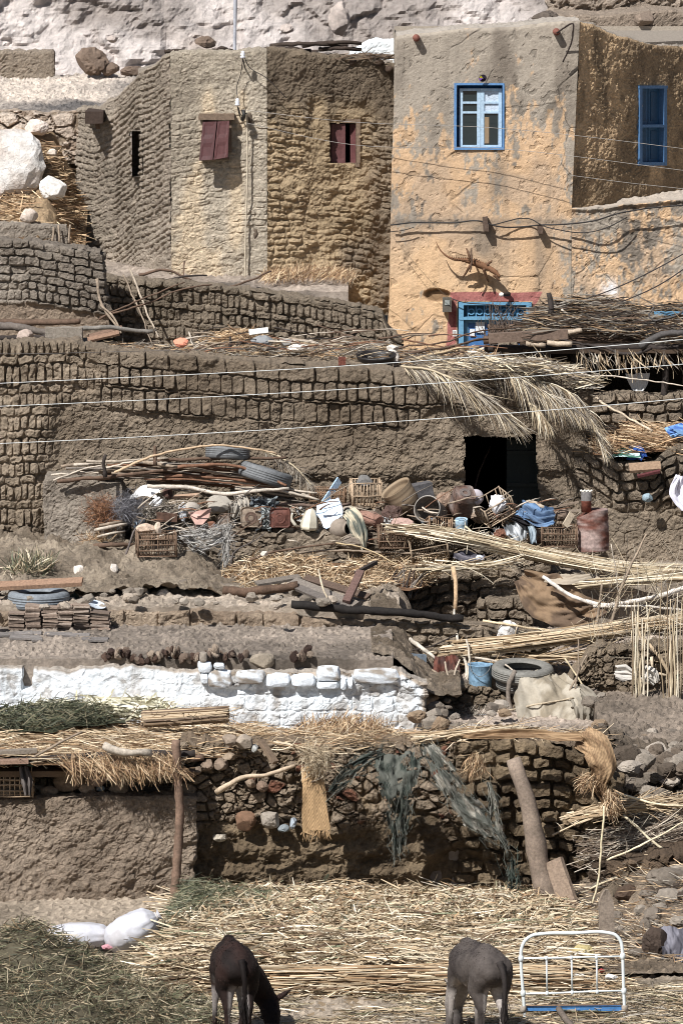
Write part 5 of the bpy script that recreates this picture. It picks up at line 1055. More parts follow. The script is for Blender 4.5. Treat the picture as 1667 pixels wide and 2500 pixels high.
for i, (pts, r, c_, lab) in enumerate([
    ([(1590, 848, 68), (1560, 860, 68), (1450, 848, 68.2), (1370, 838, 68.4)], .022, BRD, 'dark crooked branch lying low across the porch roof'),
    ([(1560, 846, 68), (1600, 822, 68), (1640, 812, 68), (1700, 815, 68)], .05, lin((84, 80, 78)), 'thick grey bent branch at the right of the porch roof'),
    ([(1600, 790, 69), (1580, 772, 69), (1590, 750, 69)], .016, lin((84, 80, 78)), 'grey forked twig rising from the porch roof'),
    ([(1560, 790, 69), (1630, 775, 69), (1700, 740, 69)], .02, lin((84, 80, 78)), 'grey branch rising to the right edge over the porch'),
    ([(1345, 768, 70), (1344, 740, 70), (1340, 716, 70)], .045, BRD, 'charred stub post standing on the porch before the ochre wall'),
    ([(1388, 770, 69.6), (1372, 752, 69.6)], .022, BR2, 'pale stick end beside the charred stub post'),
    ([(990, 862, 67.6), (1100, 845, 67.8), (1190, 825, 68.2), (1240, 822, 68.4)], .02, BR3, 'long brown branch leading from the hut top to the porch'),
    ([(905, 858, 68.6), (1050, 842, 68.6), (1190, 802, 69), (1300, 790, 69.4)], .013, BR3, 'thin dark branch slanting up past the blue door foot'),
    ([(985, 885, 67.2), (1080, 860, 67.3), (1170, 845, 67.5)], .018, lin((196, 172, 134)), 'pale reed slanting across the fronds left of the brick pillar'),
    ([(1190, 896, 67), (1360, 920, 67.2), (1440, 965, 66.4), (1600, 1045, 65.8)], .022, lin((206, 186, 158)), 'long pale pole slanting down to the right below the porch'),
    ([(1310, 905, 67.5), (1480, 918, 67.3), (1667, 942, 67)], .012, BR2, 'thin pale reed crossing the dark porch opening')]):
    stick('stick' if r < .03 else 'branch', pts, r, r*.6, c_, lab, 'stick' if r < .03 else 'branch', k=i+90, wob=.006)
# bare bush in front of the door
b = MB(); rs = np.random.RandomState(8)
for i in range(70):
    p0 = at(rs.uniform(1180, 1250), 832, 69.6+rs.rand()*.4); q = at(rs.uniform(1165, 1275), rs.uniform(728, 815), 69.5+rs.rand()*.6); m_ = (p0+q)/2+rs.normal(size=3)*.06; tube(b, smoothpath([p0, m_, q], 8), np.linspace(.006, .002, 8), lin((112, 96, 84)), 4, i, .006)
tag(b.build('dry_bush', WOOD), 'bare tangled bush standing before the blue door', 'bush')
# white cloth and blue things in the porch shade
ribbon('cloth', [(1556, 912, 68.6), (1557, 935, 68.6), (1556, 962, 68.6)], [60, 48, 20], lin((232, 232, 230)), 'white cloth hanging in the dark porch opening', 'cloth', folds=2)
b = MB(); tube(b, smoothpath([at(1622, 900, 69), at(1624, 950, 69)], 6), .02, BLT); tag(b.build('blue_pipe', METAL), 'short blue upright pipe in the porch shade', 'pipe')
b = MB(); rect(b, (1596, 761), (1750, 771), 70.6, .06, BLT, 5, .003); tag(b.build('blue_rail', WOODP, smooth=False), 'blue painted rail behind the porch roof at the right edge', 'rail')
# hanging fronds over the doorway
F1 = np.concatenate([STP, GRYS])
frond('palm_frond', [(980, 893, 66.2), (1060, 905, 65.9), (1150, 950, 65.6), (1260, 1040, 65.5)], 420, .5, 'long dry palm frond hanging from the wall top toward the doorway', 1, F1, .5, .014, flow=(.6, -.1, -.6), spread=.25)
frond('palm_frond', [(1180, 868, 66.4), (1240, 905, 66.0), (1330, 960, 65.7), (1420, 1010, 65.6)], 330, .45, 'second palm frond drooping above the right side of the doorway', 2, F1, .8, .014, flow=(.3, -.1, -.7), spread=.3)
frond('palm_frond', [(1180, 900, 66.3), (1300, 925, 66.1), (1400, 965, 65.9), (1470, 1100, 65.7)], 380, .42, 'palm frond whose tip hangs down right of the doorway', 3, F1, .8, .013, flow=(.3, 0, -.7), spread=.3)
frond('palm_frond', [(1010, 900, 66.4), (1100, 905, 66.3), (1200, 900, 66.2), (1310, 915, 66.1)], 300, .3, 'flat palm frond lying along the top of the hut wall', 4, F1, .4, .013, flow=(.5, -.1, -.2), spread=.35)
frond('palm_frond', [(1290, 985, 65.9), (1310, 1000, 65.7), (1340, 1040, 65.6)], 90, .3, 'short pale frond tuft hanging over the doorway lintel', 5, STP, .9, .015, flow=(.1, 0, -.9), spread=.25)
heap('thatch', [(65.9, 1180, 1440), (66.9, 1010, 1450)], lambda x, y: 4.56+.1*fbm(x*3, y*3, 3, 4)-.2*ss(2.4, 3.2, x), 1600, 'grey palm leaves lying on the hut wall top above the doorway', 'thatch', F1, (.15, .5), (.008, .018), (1, -.2, -.1), (.35, .4, .2), k=10, lift=.12)
heap('straw_bunch', [(66.1, 1450, 1850), (67.6, 1440, 1850)], lambda x, y: 3.58+.1*fbm(x*3, y*3, 3, 4)+.13*np.sin(np.clip((y-66.1)/1.5, 0, 1)*3.14), 3200, 'orange brown straw bunched on the low roof at the right', 'straw', STO, (.15, .5), (.007, .015), (1, -.25, -.12), (.35, .4, .18), base=lin((120, 86, 56)), k=11, lift=.12)
BL2 = lin((46, 92, 176))
ribbon('plastic_sheet', [(1480, 1112, 66.15), (1520, 1106, 66.1), (1560, 1108, 66.1)], [28, 36, 34], lin((50, 110, 90)), 'crumpled green and white plastic under the straw bunch', 'plastic sheet', 3, .03, 2, col2=lin((190, 214, 216)), across=(0, -.4, 1)); ribbon('plastic_sheet', [(1530, 1100, 66.2), (1565, 1112, 66.1), (1570, 1118, 66.1)], [40, 40, 20], BL2, 'blue plastic sheet hanging under the straw bunch', 'plastic sheet', 3, .03, 3)
stone(1655, 1052, 66.2, 60, 30, BL2, 'bright blue crumpled plastic bag at the right edge', k=60, cat='bag', name='bag', amp=.5, m=CLOTH, col2=lin((120, 170, 220)))
plank('plank', (1535, 1143, 65.9), (1612, 1138, 65.9), .16, .04, lin((152, 124, 98)), 'short pale board on top of the right brick wall', roll=.5, k=8); plank('plank', (1555, 1163, 65.8), (1610, 1150, 65.8), .05, .03, lin((96, 48, 50)), 'dark red strip under the short pale board', roll=.3, k=9)
ribbon('cloth', [(1672, 1160, 65.8), (1668, 1200, 65.8), (1680, 1240, 65.8)], [50, 70, 40], lin((222, 220, 232)), 'white crumpled cloth hanging at the right edge', 'cloth', 4, .05, 4)
stone(1580, 1215, 65.85, 24, 20, lin((150, 170, 180)), 'pale blue round lump on the right brick wall', k=61)
# ================= the rubbish heap before the big wall =================
def f_bench(S, Z, px, py, dz):
    h, pr, c = f_stones(S, Z, 401, .3, .13, .06, .1); return h+(fbm(S*2, Z*2, 3, 402)-.5)*.1, tone(S, Z, 403, lin((112, 100, 86)), lin((160, 145, 127)), 2)
tag(wall('stone_bench', [(430, 65.3), (560, 65.1), (900, 65.0), (1330, 65.1)], [(430, 1310), (560, 1292), (700, 1298), (870, 1305), (1000, 1310), (1330, 1330)], [(430, 1430), (1330, 1430)], f_bench, res=.015, thick=.75, rag2=.03, seed=40), 'low bench of flat mud stones that carries the tins and pots', 'bench')
tag(wall('stone_bench', [(330, 65.75), (700, 65.7), (1050, 65.75)], [(330, 1235), (480, 1215), (700, 1232), (1050, 1250)], [(330, 1350), (1050, 1350)], f_bench, res=.016, thick=.5, rag2=.03, seed=41), 'upper mud bench against the hut wall, under the branches', 'bench')
tag(wall('earth_mound', [(225, 65.15), (330, 64.9), (440, 65.0), (520, 65.2)], [(225, 1362), (300, 1352), (400, 1372), (460, 1390), (520, 1400)], [(225, 1480), (520, 1470)], lambda S, Z, px, py, dz: ((fbm(S*2.5, Z*3, 4, 405)-.5)*.3+(fbm(S*12, Z*12, 4, 406)-.5)*.08, tone(S, Z, 407)), res=.016, thick=.6, lean=.9, rag2=.04, seed=42), 'crumbly earth mound below the reed crate at the left', 'mound')
q = MB(); rect(q, (1236, 1074), (1318, 1395), 66.9, .05, lin((30, 40, 40)), 6, .01); q.build('door_leaf', WOODP, bigw, smooth=False)
for i_ in range(4): q = MB(); rect(q, (1238, 1100+i_*80), (1316, 1108+i_*80), 66.86, .03, lin((40, 46, 44)), 4, .004); q.build('door_batten', WOODP, bigw, smooth=False)
stick('stick', [(1150, 1240, 66.8), (1168, 1160, 67), (1196, 1090, 67.3)], .014, .01, lin((90, 70, 60)), 'thin crooked stick standing inside the dark doorway', k=8)
# bush, wire tangle
def tangle(name, c, size, n, L, r, pal, label, cat, k=0, m=None, main=(0, 0, 0)):
    rs = np.random.RandomState(k); b = MB(); p = rs.normal(size=(n, 3))*.5; p /= np.maximum(1, np.linalg.norm(p, axis=1))[:, None]; p = p*A(size)+A(c)
    d = dirs(n, main, (1, 1, 1), rs); strips(b, p, d, rs.uniform(*L, size=n), rs.uniform(*r, size=n), pick(pal, n, rs), .9, rs=rs, seg=4)
    return tag(b.build(name, m or STRAW, smooth=False), label, cat)
tangle('dry_bush', at(255, 1255, 65.5), (.2, .2, .19), 900, (.06, .2), (.003, .007), A([lin((140, 92, 56)), lin((112, 72, 46)), lin((164, 116, 76))]), 'rust brown dry thorn bush at the left end of the rubbish heap', 'bush', 1, main=(-.5, -.3, .3))
tangle('dry_bush', at(240, 1330, 65.4), (.16, .2, .12), 420, (.06, .25), (.004, .009), STO, 'flattened golden brown straw tuft below the thorn bush', 'bush', 2, main=(-.6, -.2, 0))
tangle('wire_tangle', at(318, 1240, 65.3), (.19, .15, .16), 1100, (.08, .2), (.0025, .005), A([lin((112, 110, 116)), lin((84, 82, 88)), lin((140, 138, 142))]), 'tangle of grey wire beside the brown thorn bush', 'wire', 3)
tangle('weed_heap', at(392, 1250, 65.2), (.22, .15, .12), 700, (.05, .16), (.005, .011), GRYS, 'grey dry weeds heaped right of the wire tangle', 'weeds', 4)
for i, (x0, y0, x1, y1, r, c_) in enumerate([(232, 1296, 310, 1282, .022, BR2), (240, 1310, 305, 1296, .016, BR2), (245, 1285, 300, 1280, .02, BR1), (230, 1332, 330, 1328, .03, BR3), (225, 1350, 232, 1400, .03, BRR)]):
    stick('stick', [(x0, y0, 65.1), ((x0+x1)/2, (y0+y1)/2-2, 65.0), (x1, y1, 65.1)], r, r*.8, c_, ['upper pale stick end in the bush left of the crate', 'lower pale stick end in the bush left of the crate', 'short grey stick just under the thorn bush', 'thick brown stick across the hollow left of the crate', 'reddish stub at the far left of the hollow'][i], k=i+200)
stick('stick', [(285, 1400, 64.9), (310, 1350, 64.85), (330, 1300, 64.9), (360, 1260, 65)], .016, .01, lin((110, 100, 96)), 'thin grey stick rising left of the reed crate', k=7)
# sheets and tins
def tin(c, T, R_, L, col, label, cat='tin', k=0, square=0, lid=None, group=None, up=None, name='tin', col2=None):
    "old can; T points to the visible end"
    b = MB(); n = 28; prof = [(.001, L/2-.006), (R_*.8, L/2-.006), (R_*.86, L/2-.012), (R_*.93, L/2-.008), (R_*.97, L/2+.004), (R_, L/2), (R_*.98, L/4), (R_*1.01, L/4-.006), (R_*.98, L/4-.014), (R_*.98, -L/4), (R_*1.01, -L/4-.006), (R_, -L/2), (.001, -L/2)]
    a, e = axes(T, up or (0, 0, 1))[1:]; T_ = A(T, float)/np.linalg.norm(T); th = np.linspace(0, 2*np.pi, n+1)
    k_ = 1.0/np.maximum(np.abs(np.cos(th)), np.abs(np.sin(th))); f = 1+(k_-1)*square*.9 if square else th*0+1
    prof = A(prof); V = A(c)+(prof[:, 0][:, None]*f)[..., None]*(np.cos(th)[:, None]*a+np.sin(th)[:, None]*e)+prof[:, 1][:, None, None]*T_
    V = V.reshape(-1, 3); V = V+np.stack([n3(V, 7, k+i*9, 3) for i in range(3)], 1)*.05
    cc = mixc(col, col2 if col2 is not None else A(col)*.6, ss(-.08, .1, n3(V, 9, k)))
    b.add(V, cc, gridq(n+1, len(prof))); o = b.build(name, RUST); tag(o, label, cat, group)
    q = MB(); lathe(q, A(c)+T_*(L/2+.001), T_, [(R_*.25, 0), (R_*.3, .004), (R_*.35, 0), (R_*.5, 0), (R_*.55, .004), (R_*.6, 0)], lid if lid is not None else A(col)*.8, 20, .003, k); q.build('lid', RUST, o)
    return o
RST = lin((112, 66, 54)); RS2 = lin((138, 100, 86)); GRM = lin((150, 148, 140))
ribbon('metal_sheet', [(320, 1216, 65.5), (350, 1198, 65.45), (388, 1205, 65.35)], [14, 42, 34], lin((238, 238, 236)), 'bright white crumpled sheet behind the wire tangle', 'metal sheet', 1, .015, 5, across=(0, -.6, .8))
tin(at(402, 1206, 65.4), (.8, -.5, .1), .065, .18, lin((90, 62, 54)), 'dark red and cream tin beside the white sheet', k=1, col2=lin((190, 180, 150))); ribbon('rag', [(372, 1238, 65.2), (385, 1225, 65.15), (395, 1215, 65.2)], [22, 22, 14], lin((228, 228, 230)), 'small white rag just under the red and cream tin', 'rag', 2, .02, 6)
plank('plank', (418, 1214, 65.4), (486, 1208, 65.4), .06, .03, lin((176, 144, 118)), 'short pinkish brown board above the grey weeds', k=12, roll=.3)
b = MB(); boxm(b, at(408, 1262, 65.05), axes((1, .1, -.05)), (.12, .08, .05), lin((96, 70, 56)), .02, (5, 4, 3), 9); tag(b.build('torn_box', RUST, smooth=False), 'crushed dark brown box on the grey weeds', 'box')
stone(446, 1250, 65.2, 20, 36, lin((196, 200, 206)), 'small torn grey and white bag at the heap middle left', k=70, cat='bag', name='bag', amp=.5, m=CLOTH)
def pot(c, T, R_, L, col, label, k=0, neck=.6, name='clay_pot', cat='pot', col2=None, group=None, jit=.006, inner=lin((50, 44, 40))):
    b = MB(); pr = smoothpath(A([(.001, -L/2), (R_*.55, -L/2+.01), (R_*.95, -L/6), (R_, L/12), (R_*.8, L/3), (R_*neck, L/2-.02), (R_*neck*1.12, L/2), (R_*neck*.98, L/2), (R_*neck*.85, L/2-.03), (R_*.7, L/4), (R_*.6, 0), (.001, -.01)]), 40)
    cc = np.repeat(A(col)[None], 40, 0); cc[30:] = inner if inner is not None else cc[30:]; lathe(b, c, T, pr, cc, 28, jit, k); return tag(b.build(name, CERAM), label, cat, group)
pot(at(468, 1243, 65.25), (-.6, -.3, .1), .09, .22, lin((176, 166, 154)), 'grey clay pot lying on its side, leftmost of the pots', 1, .5)
stone(540, 1232, 65.5, 62, 40, lin((170, 162, 150)), 'grey bundled sack behind the round rusty tin', k=72, cat='sack', name='sack', amp=.35, m=CLOTH); ribbon('rag', [(570, 1215, 65.3), (585, 1238, 65.1), (575, 1262, 65.1)], [46, 50, 24], lin((166, 158, 146)), 'folded grey cloth draped between the two first tins', 'rag', 4, .05, 8)
# the broken pink-topped pot
b = MB(); V, Fc = ICO[3]; pot(at(492, 1284, 65.1), (0, -.3, 1), .085, .2, lin((122, 104, 94)), 'upright brown pot with a broken rim below the pink shard', 3, .8)
b = MB(); o_ = at(487, 1262, 64.98); pp = A([(-.13, 0, .05), (-.1, -.02, .02), (-.03, -.03, -.01), (.03, -.02, .03), (.1, -.03, .09), (.14, 0, .1), (.12, 0, .0), (.04, -.02, -.09), (-.05, -.02, -.09)])+o_
b.add(np.concatenate([pp, pp+A([0, .03, 0])]), lin((214, 170, 156)), [(i, (i+1) % 9, 9+(i+1) % 9, 9+i) for i in range(9)], [(0, i, i+1) for i in range(1, 8)]+[(9, 10+i, 9+i) for i in range(1, 8)]); tag(b.build('pot_shard', CERAM, smooth=False), 'pink curved pot shard leaning on the brown pot', 'shard')
tin(at(548, 1270, 65.15), (-.1, -1, .1), .085, .2, lin((130, 112, 98)), 'round rusty tin with ringed end, left of the square tins', k=2)
tin(at(612, 1264, 65.15), (.05, -1, .12), .125, .26, lin((112, 88, 74)), 'square brown tin with a pale dented rim', k=3, square=1, col2=lin((140, 122, 104)))
tin(at(685, 1264, 65.15), (-.05, -1, .1), .12, .26, RST, 'square red rusted tin right of the brown one', k=4, square=1, col2=lin((92, 56, 46)))
tangle('plastic_sheet', at(650, 1268, 65.1), (.08, .06, .11), 260, (.04, .12), (.015, .03), A([lin((150, 158, 158)), lin((110, 118, 120)), lin((190, 194, 192))]), 'crumpled grey plastic stuffed between the two square tins', 'plastic sheet', 6, CLOTH); tangle('plastic_bag', at(640, 1235, 65.35), (.16, .08, .05), 260, (.05, .14), (.02, .04), A([lin((96, 104, 110)), lin((130, 138, 140)), lin((70, 74, 80))]), 'dark grey plastic bag over the tins', 'bag', 7, CLOTH)
# white kettle-shaped canister
b = MB(); prof = [(.001, 0), (.155, 0), (.165, .02), (.16, .05), (.15, .1), (.12, .17), (.07, .23), (.03, .25), (.001, .255)]
lathe(b, at(754, 1290, 65.1), (.1, 0, 1), smoothpath(A(prof), 30), np.where(np.arange(30)[:, None] < 8, lin((66, 112, 92)), lin((222, 214, 194))), 7, .012, 5, squash=(1, .7)); cn = tag(b.build('canister', ENAM, smooth=False), 'cream white canister with a green band among the tins', 'canister')
b = MB(); tube(b, smoothpath([at(722, 1284, 65), at(712, 1266, 65), at(714, 1252, 65)], 8), [.02]*4+[.014]*4, lin((206, 200, 184)), 8); b.build('spout', ENAM, cn)
ribbon('cardboard', [(800, 1222, 65.3), (806, 1250, 65.1), (812, 1285, 65.0)], [58, 66, 44], lin((190, 210, 232)), 'light blue torn sheet standing right of the canister', 'cardboard', 1, .012, 9, col2=lin((212, 222, 234)))
plank('plank', (790, 1230, 65.7), (828, 1172, 66.0), .09, .02, lin((172, 204, 236)), 'light blue painted board leaning on the hut wall', roll=1.4, k=14)
pot(at(830, 1290, 65.05), (1.0, -.75, .1), .125, .26, lin((146, 132, 118)), 'big grey clay jar lying on its side with its mouth open', 4, .62)
ribbon('sack_cloth', [(845, 1246, 65.0), (862, 1262, 64.85), (876, 1296, 64.82), (888, 1340, 64.82)], [34, 44, 40, 14], lin((196, 184, 158)), 'cloth over the clay jar, cream above and grey green below', 'cloth', 3, .03, 10, col2=lin((98, 104, 96)))
stone(900, 1266, 65.2, 74, 34, lin((164, 126, 110)), 'flat pinkish brown stone right of the clay jar', k=74, tilt=.3, amp=.14); stone(975, 1282, 65.05, 62, 30, lin((190, 158, 146)), 'pale pink flat stone below the leaning basket', k=75, amp=.14); stone(958, 1256, 65.3, 50, 46, lin((92, 70, 62)), 'dark rusted lump between the two pinkish stones', k=76, amp=.4, m=RUST); stone(865, 1322, 64.95, 70, 36, lin((134, 122, 110)), 'big grey stone below the hanging grey cloth', k=77)
# crates (a woven palm rib crate is frame, slat panels)
ax0 = ((1, 0, 0), (0, 1, 0), (0, 0, 1))
def axr(a_, t_=0, r=0):
    ca, sa = math.cos(a_), math.sin(a_); X = A([ca, sa, 0]); Y_ = A([-sa, ca, 0]); Z_ = A([0, 0, 1.]); ct, st = math.cos(t_), math.sin(t_); Y2 = Y_*ct+Z_*st; Z2 = Z_*ct-Y_*st; cr, sr = math.cos(r), math.sin(r); return (X*cr+Z2*sr, Y2, Z2*cr-X*sr)
CRD = lin((120, 96, 76))
crate(at(382, 1327, 64.75), axr(.1), (.23, .16, .135), 'dark reed crate loaded with two pale stones, at the left of the heap', CRD, 1, 15, 5)
stone(357, 1290, 64.7, 40, 22, lin((212, 186, 164)), 'bigger pinkish stone on top of the left reed crate', k=78); stone(387, 1290, 64.7, 16, 26, lin((216, 196, 176)), 'smaller pale stone upright on the left reed crate', k=79)
crate(at(800, 1213, 65.95), axr(-.05), (.21, .14, .11), 'brown reed crate behind the light blue board', lin((140, 110, 84)), 2, 14, 4)
crate(at(893, 1205, 65.9), axr(.1, .1), (.18, .14, .155), 'pale reed crate standing right of the blue board, one slat loose', lin((186, 160, 130)), 3, 9, 3)
stone(888, 1175, 66.0, 40, 26, lin((120, 118, 116)), 'round grey lump on top of the pale reed crate', k=80)
crate(at(962, 1310, 64.8), axr(.05), (.19, .15, .12), 'reed crate half hidden under the long reeds, below the pink stone', CRD, 4, 11, 4)
crate(at(1045, 1335, 64.65), axr(.15, .5, .2), (.22, .15, .1), 'reed crate tipped forward beside the grey rags', lin((150, 130, 106)), 5, 14, 3)
crate(at(1365, 1308, 64.9), axr(-.05), (.21, .15, .12), 'reed crate left of the rusty drum', CRD, 6, 13, 4)
crate(at(1206, 1238, 65.3), axr(.5, .3, .5), (.19, .15, .12), 'broken tilted reed crate with a white rag inside', lin((176, 154, 128)), 7, 3, 2)
crate(at(1070, 1283, 64.95), axr(.2, -.3, -.1), (.14, .12, .08), 'small flattened reed crate beneath the round barrel', lin((150, 120, 92)), 8, 9, 2)
stick('stick', [(1108, 1270, 64.9), (1135, 1290, 64.85), (1160, 1310, 64.8)], .014, .012, lin((220, 204, 168)), 'short pale reed leaning before the blue can', k=300)
# basket, metal box, barrel, buckets
b = MB(); cc = mixc(lin((132, 110, 84)), lin((168, 144, 112)), (np.sin(np.arange(44)*1.9) > 0)*1.); lathe(b, at(982, 1216, 65.5), (-.75, -.3, 1.1), smoothpath(A([(.001, -.17), (.1, -.165), (.15, -.12), (.19, .1), (.2, .16), (.205, .17), (.19, .16), (.17, .08), (.13, -.1), (.001, -.14)]), 44), cc, 32, .006, 3)
tag(b.build('basket', STRAW), 'big round woven basket tipped on its side against the hut wall', 'basket')
b = MB(); boxm(b, at(1022, 1203, 65.85), axr(.3, 0, .18), (.16, .1, .11), lin((92, 90, 92)), .012, (6, 4, 4), 11); tag(b.build('metal_box', RUST, smooth=False), 'dark grey metal box behind the woven basket', 'box')
b = MB(); lathe(b, at(1050, 1248, 65.1), (-.35, -.9, .35), [(.001, -.22), (.15, -.22), (.155, -.1), (.16, 0), (.165, .1), (.165, .12), (.158, .12), (.152, .1), (.145, -.18), (.001, -.19)], lin((120, 112, 104)), 34, .008, 4); br = tag(b.build('barrel', RUST), 'open round barrel lying with its black mouth to the front', 'barrel')
b = MB(); lathe(b, at(1050, 1248, 65.1)+A([-.35, -.9, .35])*.11, (-.35, -.9, .35), [(.158, 0), (.168, 0), (.17, .01), (.16, .012)], lin((158, 152, 144)), 34); b.build('rim', METAL, br)
stick('stick', [(1030, 1240, 64.9), (1052, 1250, 64.8), (1072, 1252, 64.75)], .012, .01, BR2, 'short stick lying in the barrel mouth', k=301)
stone(1085, 1220, 65.4, 40, 40, lin((150, 124, 104)), 'brown torn lump behind the barrel', k=82, amp=.45, m=RUST)
tin(at(1128, 1226, 65.2), (.2, -.55, .8), .12, .32, lin((124, 112, 106)), 'tall square grey tin standing askew beside the cushion', k=7, square=1, col2=lin((104, 78, 66)))
b = MB(); lathe(b, at(1160, 1214, 65.4), (.25, -1, .15), smoothpath(A([(.001, .07), (.05, .068), (.085, .05), (.1, .0), (.095, -.05), (.001, -.07)]), 16), lin((186, 178, 184)), 26, .006, 6); tag(b.build('cushion', CLOTH), 'round pale lilac cushion right of the tall grey tin', 'cushion')
tin(at(1126, 1282, 64.9), (0, -.3, 1), .075, .16, lin((160, 190, 210)), 'small light blue can below the tall grey tin', k=8, col2=lin((130, 150, 165)))
stone(1213, 1232, 65.2, 40, 44, lin((236, 234, 236)), 'white rag stuffed inside the broken crate', k=83, cat='rag', name='rag', amp=.5, m=CLOTH)
DEN = lin((84, 108, 138)); ribbon('jeans', [(1268, 1238, 65.1), (1290, 1250, 64.95), (1320, 1262, 64.85), (1352, 1258, 64.8)], [36, 52, 60, 44], DEN, 'faded blue jeans thrown over the heap left of the drum', 'jeans', 4, .07, 12, col2=lin((104, 138, 176)), across=(0, -.8, .5))
ribbon('cloth', [(1280, 1228, 65.5), (1310, 1236, 65.3), (1345, 1246, 65.2)], [22, 34, 20], lin((176, 160, 140)), 'beige cloth lying behind the blue jeans', 'cloth', 3, .05, 13, across=(0, -.6, .8))
ribbon('rag', [(1250, 1275, 65), (1262, 1298, 64.9), (1268, 1320, 64.9)], [50, 56, 30], lin((88, 92, 96)), 'black and white striped rags below the blue jeans', 'rag', 5, .06, 14, col2=lin((190, 194, 198))); ribbon('rag', [(1294, 1282, 64.8), (1300, 1300, 64.8), (1302, 1326, 64.8)], [16, 18, 14], lin((178, 196, 208)), 'pale blue rag strip hanging before the crate', 'rag', 2, .03, 15)
ribbon('black_cloth', [(1250, 1262, 64.95), (1290, 1278, 64.85), (1330, 1284, 64.85)], [14, 22, 12], lin((34, 32, 36)), 'black plastic fold under the blue jeans', 'plastic sheet', 3, .04, 16)
stone(1370, 1256, 65.1, 44, 26, lin((130, 112, 98)), 'brown stone right of the jeans', k=84); plank('plank', (1378, 1285, 64.7), (1396, 1254, 64.8), .08, .02, lin((196, 178, 152)), 'small pale board standing between the jeans and the drum', roll=1.2, k=15)
ribbon('rags', [(1110, 1350, 64.6), (1140, 1356, 64.5), (1170, 1366, 64.45), (1180, 1366, 64.4)], [30, 44, 34, 20], lin((112, 108, 116)), 'heap of crumpled grey lilac rags under the reeds', 'rag', 6, .09, 17, col2=lin((70, 68, 78)), across=(0, -.5, .8)); stone(1171, 1362, 64.4, 18, 15, lin((206, 210, 222)), 'small pale ball at the end of the grey rags', k=85)
# rusty drum with a can on it
b = MB(); hs = np.linspace(0, .5, 60); Rr = .19+.004*np.abs(np.sin(hs*np.pi/.11))**6*(hs < .42)-.0*hs; Rr = np.where(hs > .46, .19, Rr); prof = np.stack([np.r_[.001, Rr, .18, .001], np.r_[0, hs, .5, .49]], 1)
V0 = MB(); base = at(1448, 1344, 64.9); lathe(V0, base, (-.04, 0, 1), prof, lin((120, 92, 84)), 44, .008, 6, squash=(1, 1)); V_ = V0.V[0]; cc = mixc(lin((112, 66, 52)), lin((168, 144, 136)), ss(-.08, .1, n3(V_*A([1, 1, 2.6]), 5, 6))); V0.C = [cc]
# crushed top left shoulder
V_[:, 2] -= np.clip((base[0]-.02-V_[:, 0])*.55, 0, .2)*np.clip((V_[:, 2]-base[2]-.3)/.2, 0, 1)
dm = tag(V0.build('rusty_drum', RUST), 'ribbed rusty metal drum at the right end of the rubbish heap', 'drum')
b = MB(); lathe(b, at(1430, 1250, 64.85), (0, 0, 1), [(.001, 0), (.062, 0), (.062, .13), (.064, .135), (.062, .14), (.062, .25), (.058, .25), (.055, .22), (.001, .22)], np.array([lin((122, 66, 50))]*4+[lin((110, 106, 104))]*5), 24, .004, 2); cn = tag(b.build('tall_can', RUST), 'tall can, rusty below and grey above, standing behind the drum top', 'can')
b = MB()
for i in range(7): blobm(b, at(1418+i*4.2, 1200+(i % 2)*2-2, 64.85), (.016, .02, .015), lin((236, 230, 214)), .2, i, 1)
b.build('foam', PLAS, cn)
plank('plank', (1330, 1242, 65.6), (1412, 1226, 65.6), .05, .025, lin((140, 122, 104)), 'long weathered board behind the jeans, pointing to the drum', k=20); plank('plank', (1370, 1248, 65.3), (1480, 1244, 65.2), .06, .02, lin((150, 134, 116)), 'board lying across the drum beneath the tall can', k=21)
# fleece-like rags
ribbon('fleece', [(452, 1312, 64.85), (490, 1318, 64.7), (530, 1308, 64.65), (556, 1298, 64.7)], [30, 56, 60, 40], lin((190, 186, 180)), 'matted whitish wool rag hanging before the bench', 'rag', 6, .09, 18, col2=lin((118, 120, 124)), tear=.3, fibres=500); ribbon('rag', [(548, 1296, 64.6), (553, 1330, 64.6), (546, 1388, 64.65)], [26, 24, 14], lin((184, 180, 174)), 'long narrow whitish rag hanging right of the wool rag', 'rag', 2, .04, 19, col2=lin((120, 116, 112)), tear=.25, fibres=160)
stick('branch', [(560, 1395, 64.5), (575, 1350, 64.6), (610, 1330, 64.7), (650, 1300, 64.7)], .012, .006, lin((96, 88, 84)), 'grey forked branch rising before the stone bench', 'branch', k=302, forks=([(575, 1350, 64.6), (570, 1320, 64.7)], [(610, 1330, 64.7), (625, 1290, 64.7)]))
# branches piled on the upper bench
rs = np.random.RandomState(21)
BP = [BR1, BR2, BR3, BRR, lin((170, 156, 138)), lin((128, 118, 108))]
for i in range(46):
    x0 = rs.uniform(150, 420) if i % 3 else rs.uniform(120, 600); l = rs.uniform(180, 430); x1 = min(x0+l, 775); f = (x0+x1)/2; ymid = np.interp(f, [150, 300, 450, 600, 770], [1150, 1135, 1150, 1180, 1195])+rs.uniform(-16, 28); sl_ = np.interp(f, [150, 350, 600], [-.04, .0, .16])+rs.normal(0, .05)
    Y = 65.55+rs.rand()*.45; r = rs.uniform(.009, .028)
    stick('branch', [(x0, ymid-(x1-x0)*sl_*.5+rs.uniform(-4, 10), Y), (f, ymid+rs.uniform(-8, 4), Y), (x1, ymid+(x1-x0)*sl_*.5, Y+rs.uniform(-.1, .1))], r, r*.55, BP[rs.randint(6)], 'dry bare branch in the pile lying along the hut wall', 'branch', 'branches piled along the hut wall', k=i+400, sides=7)
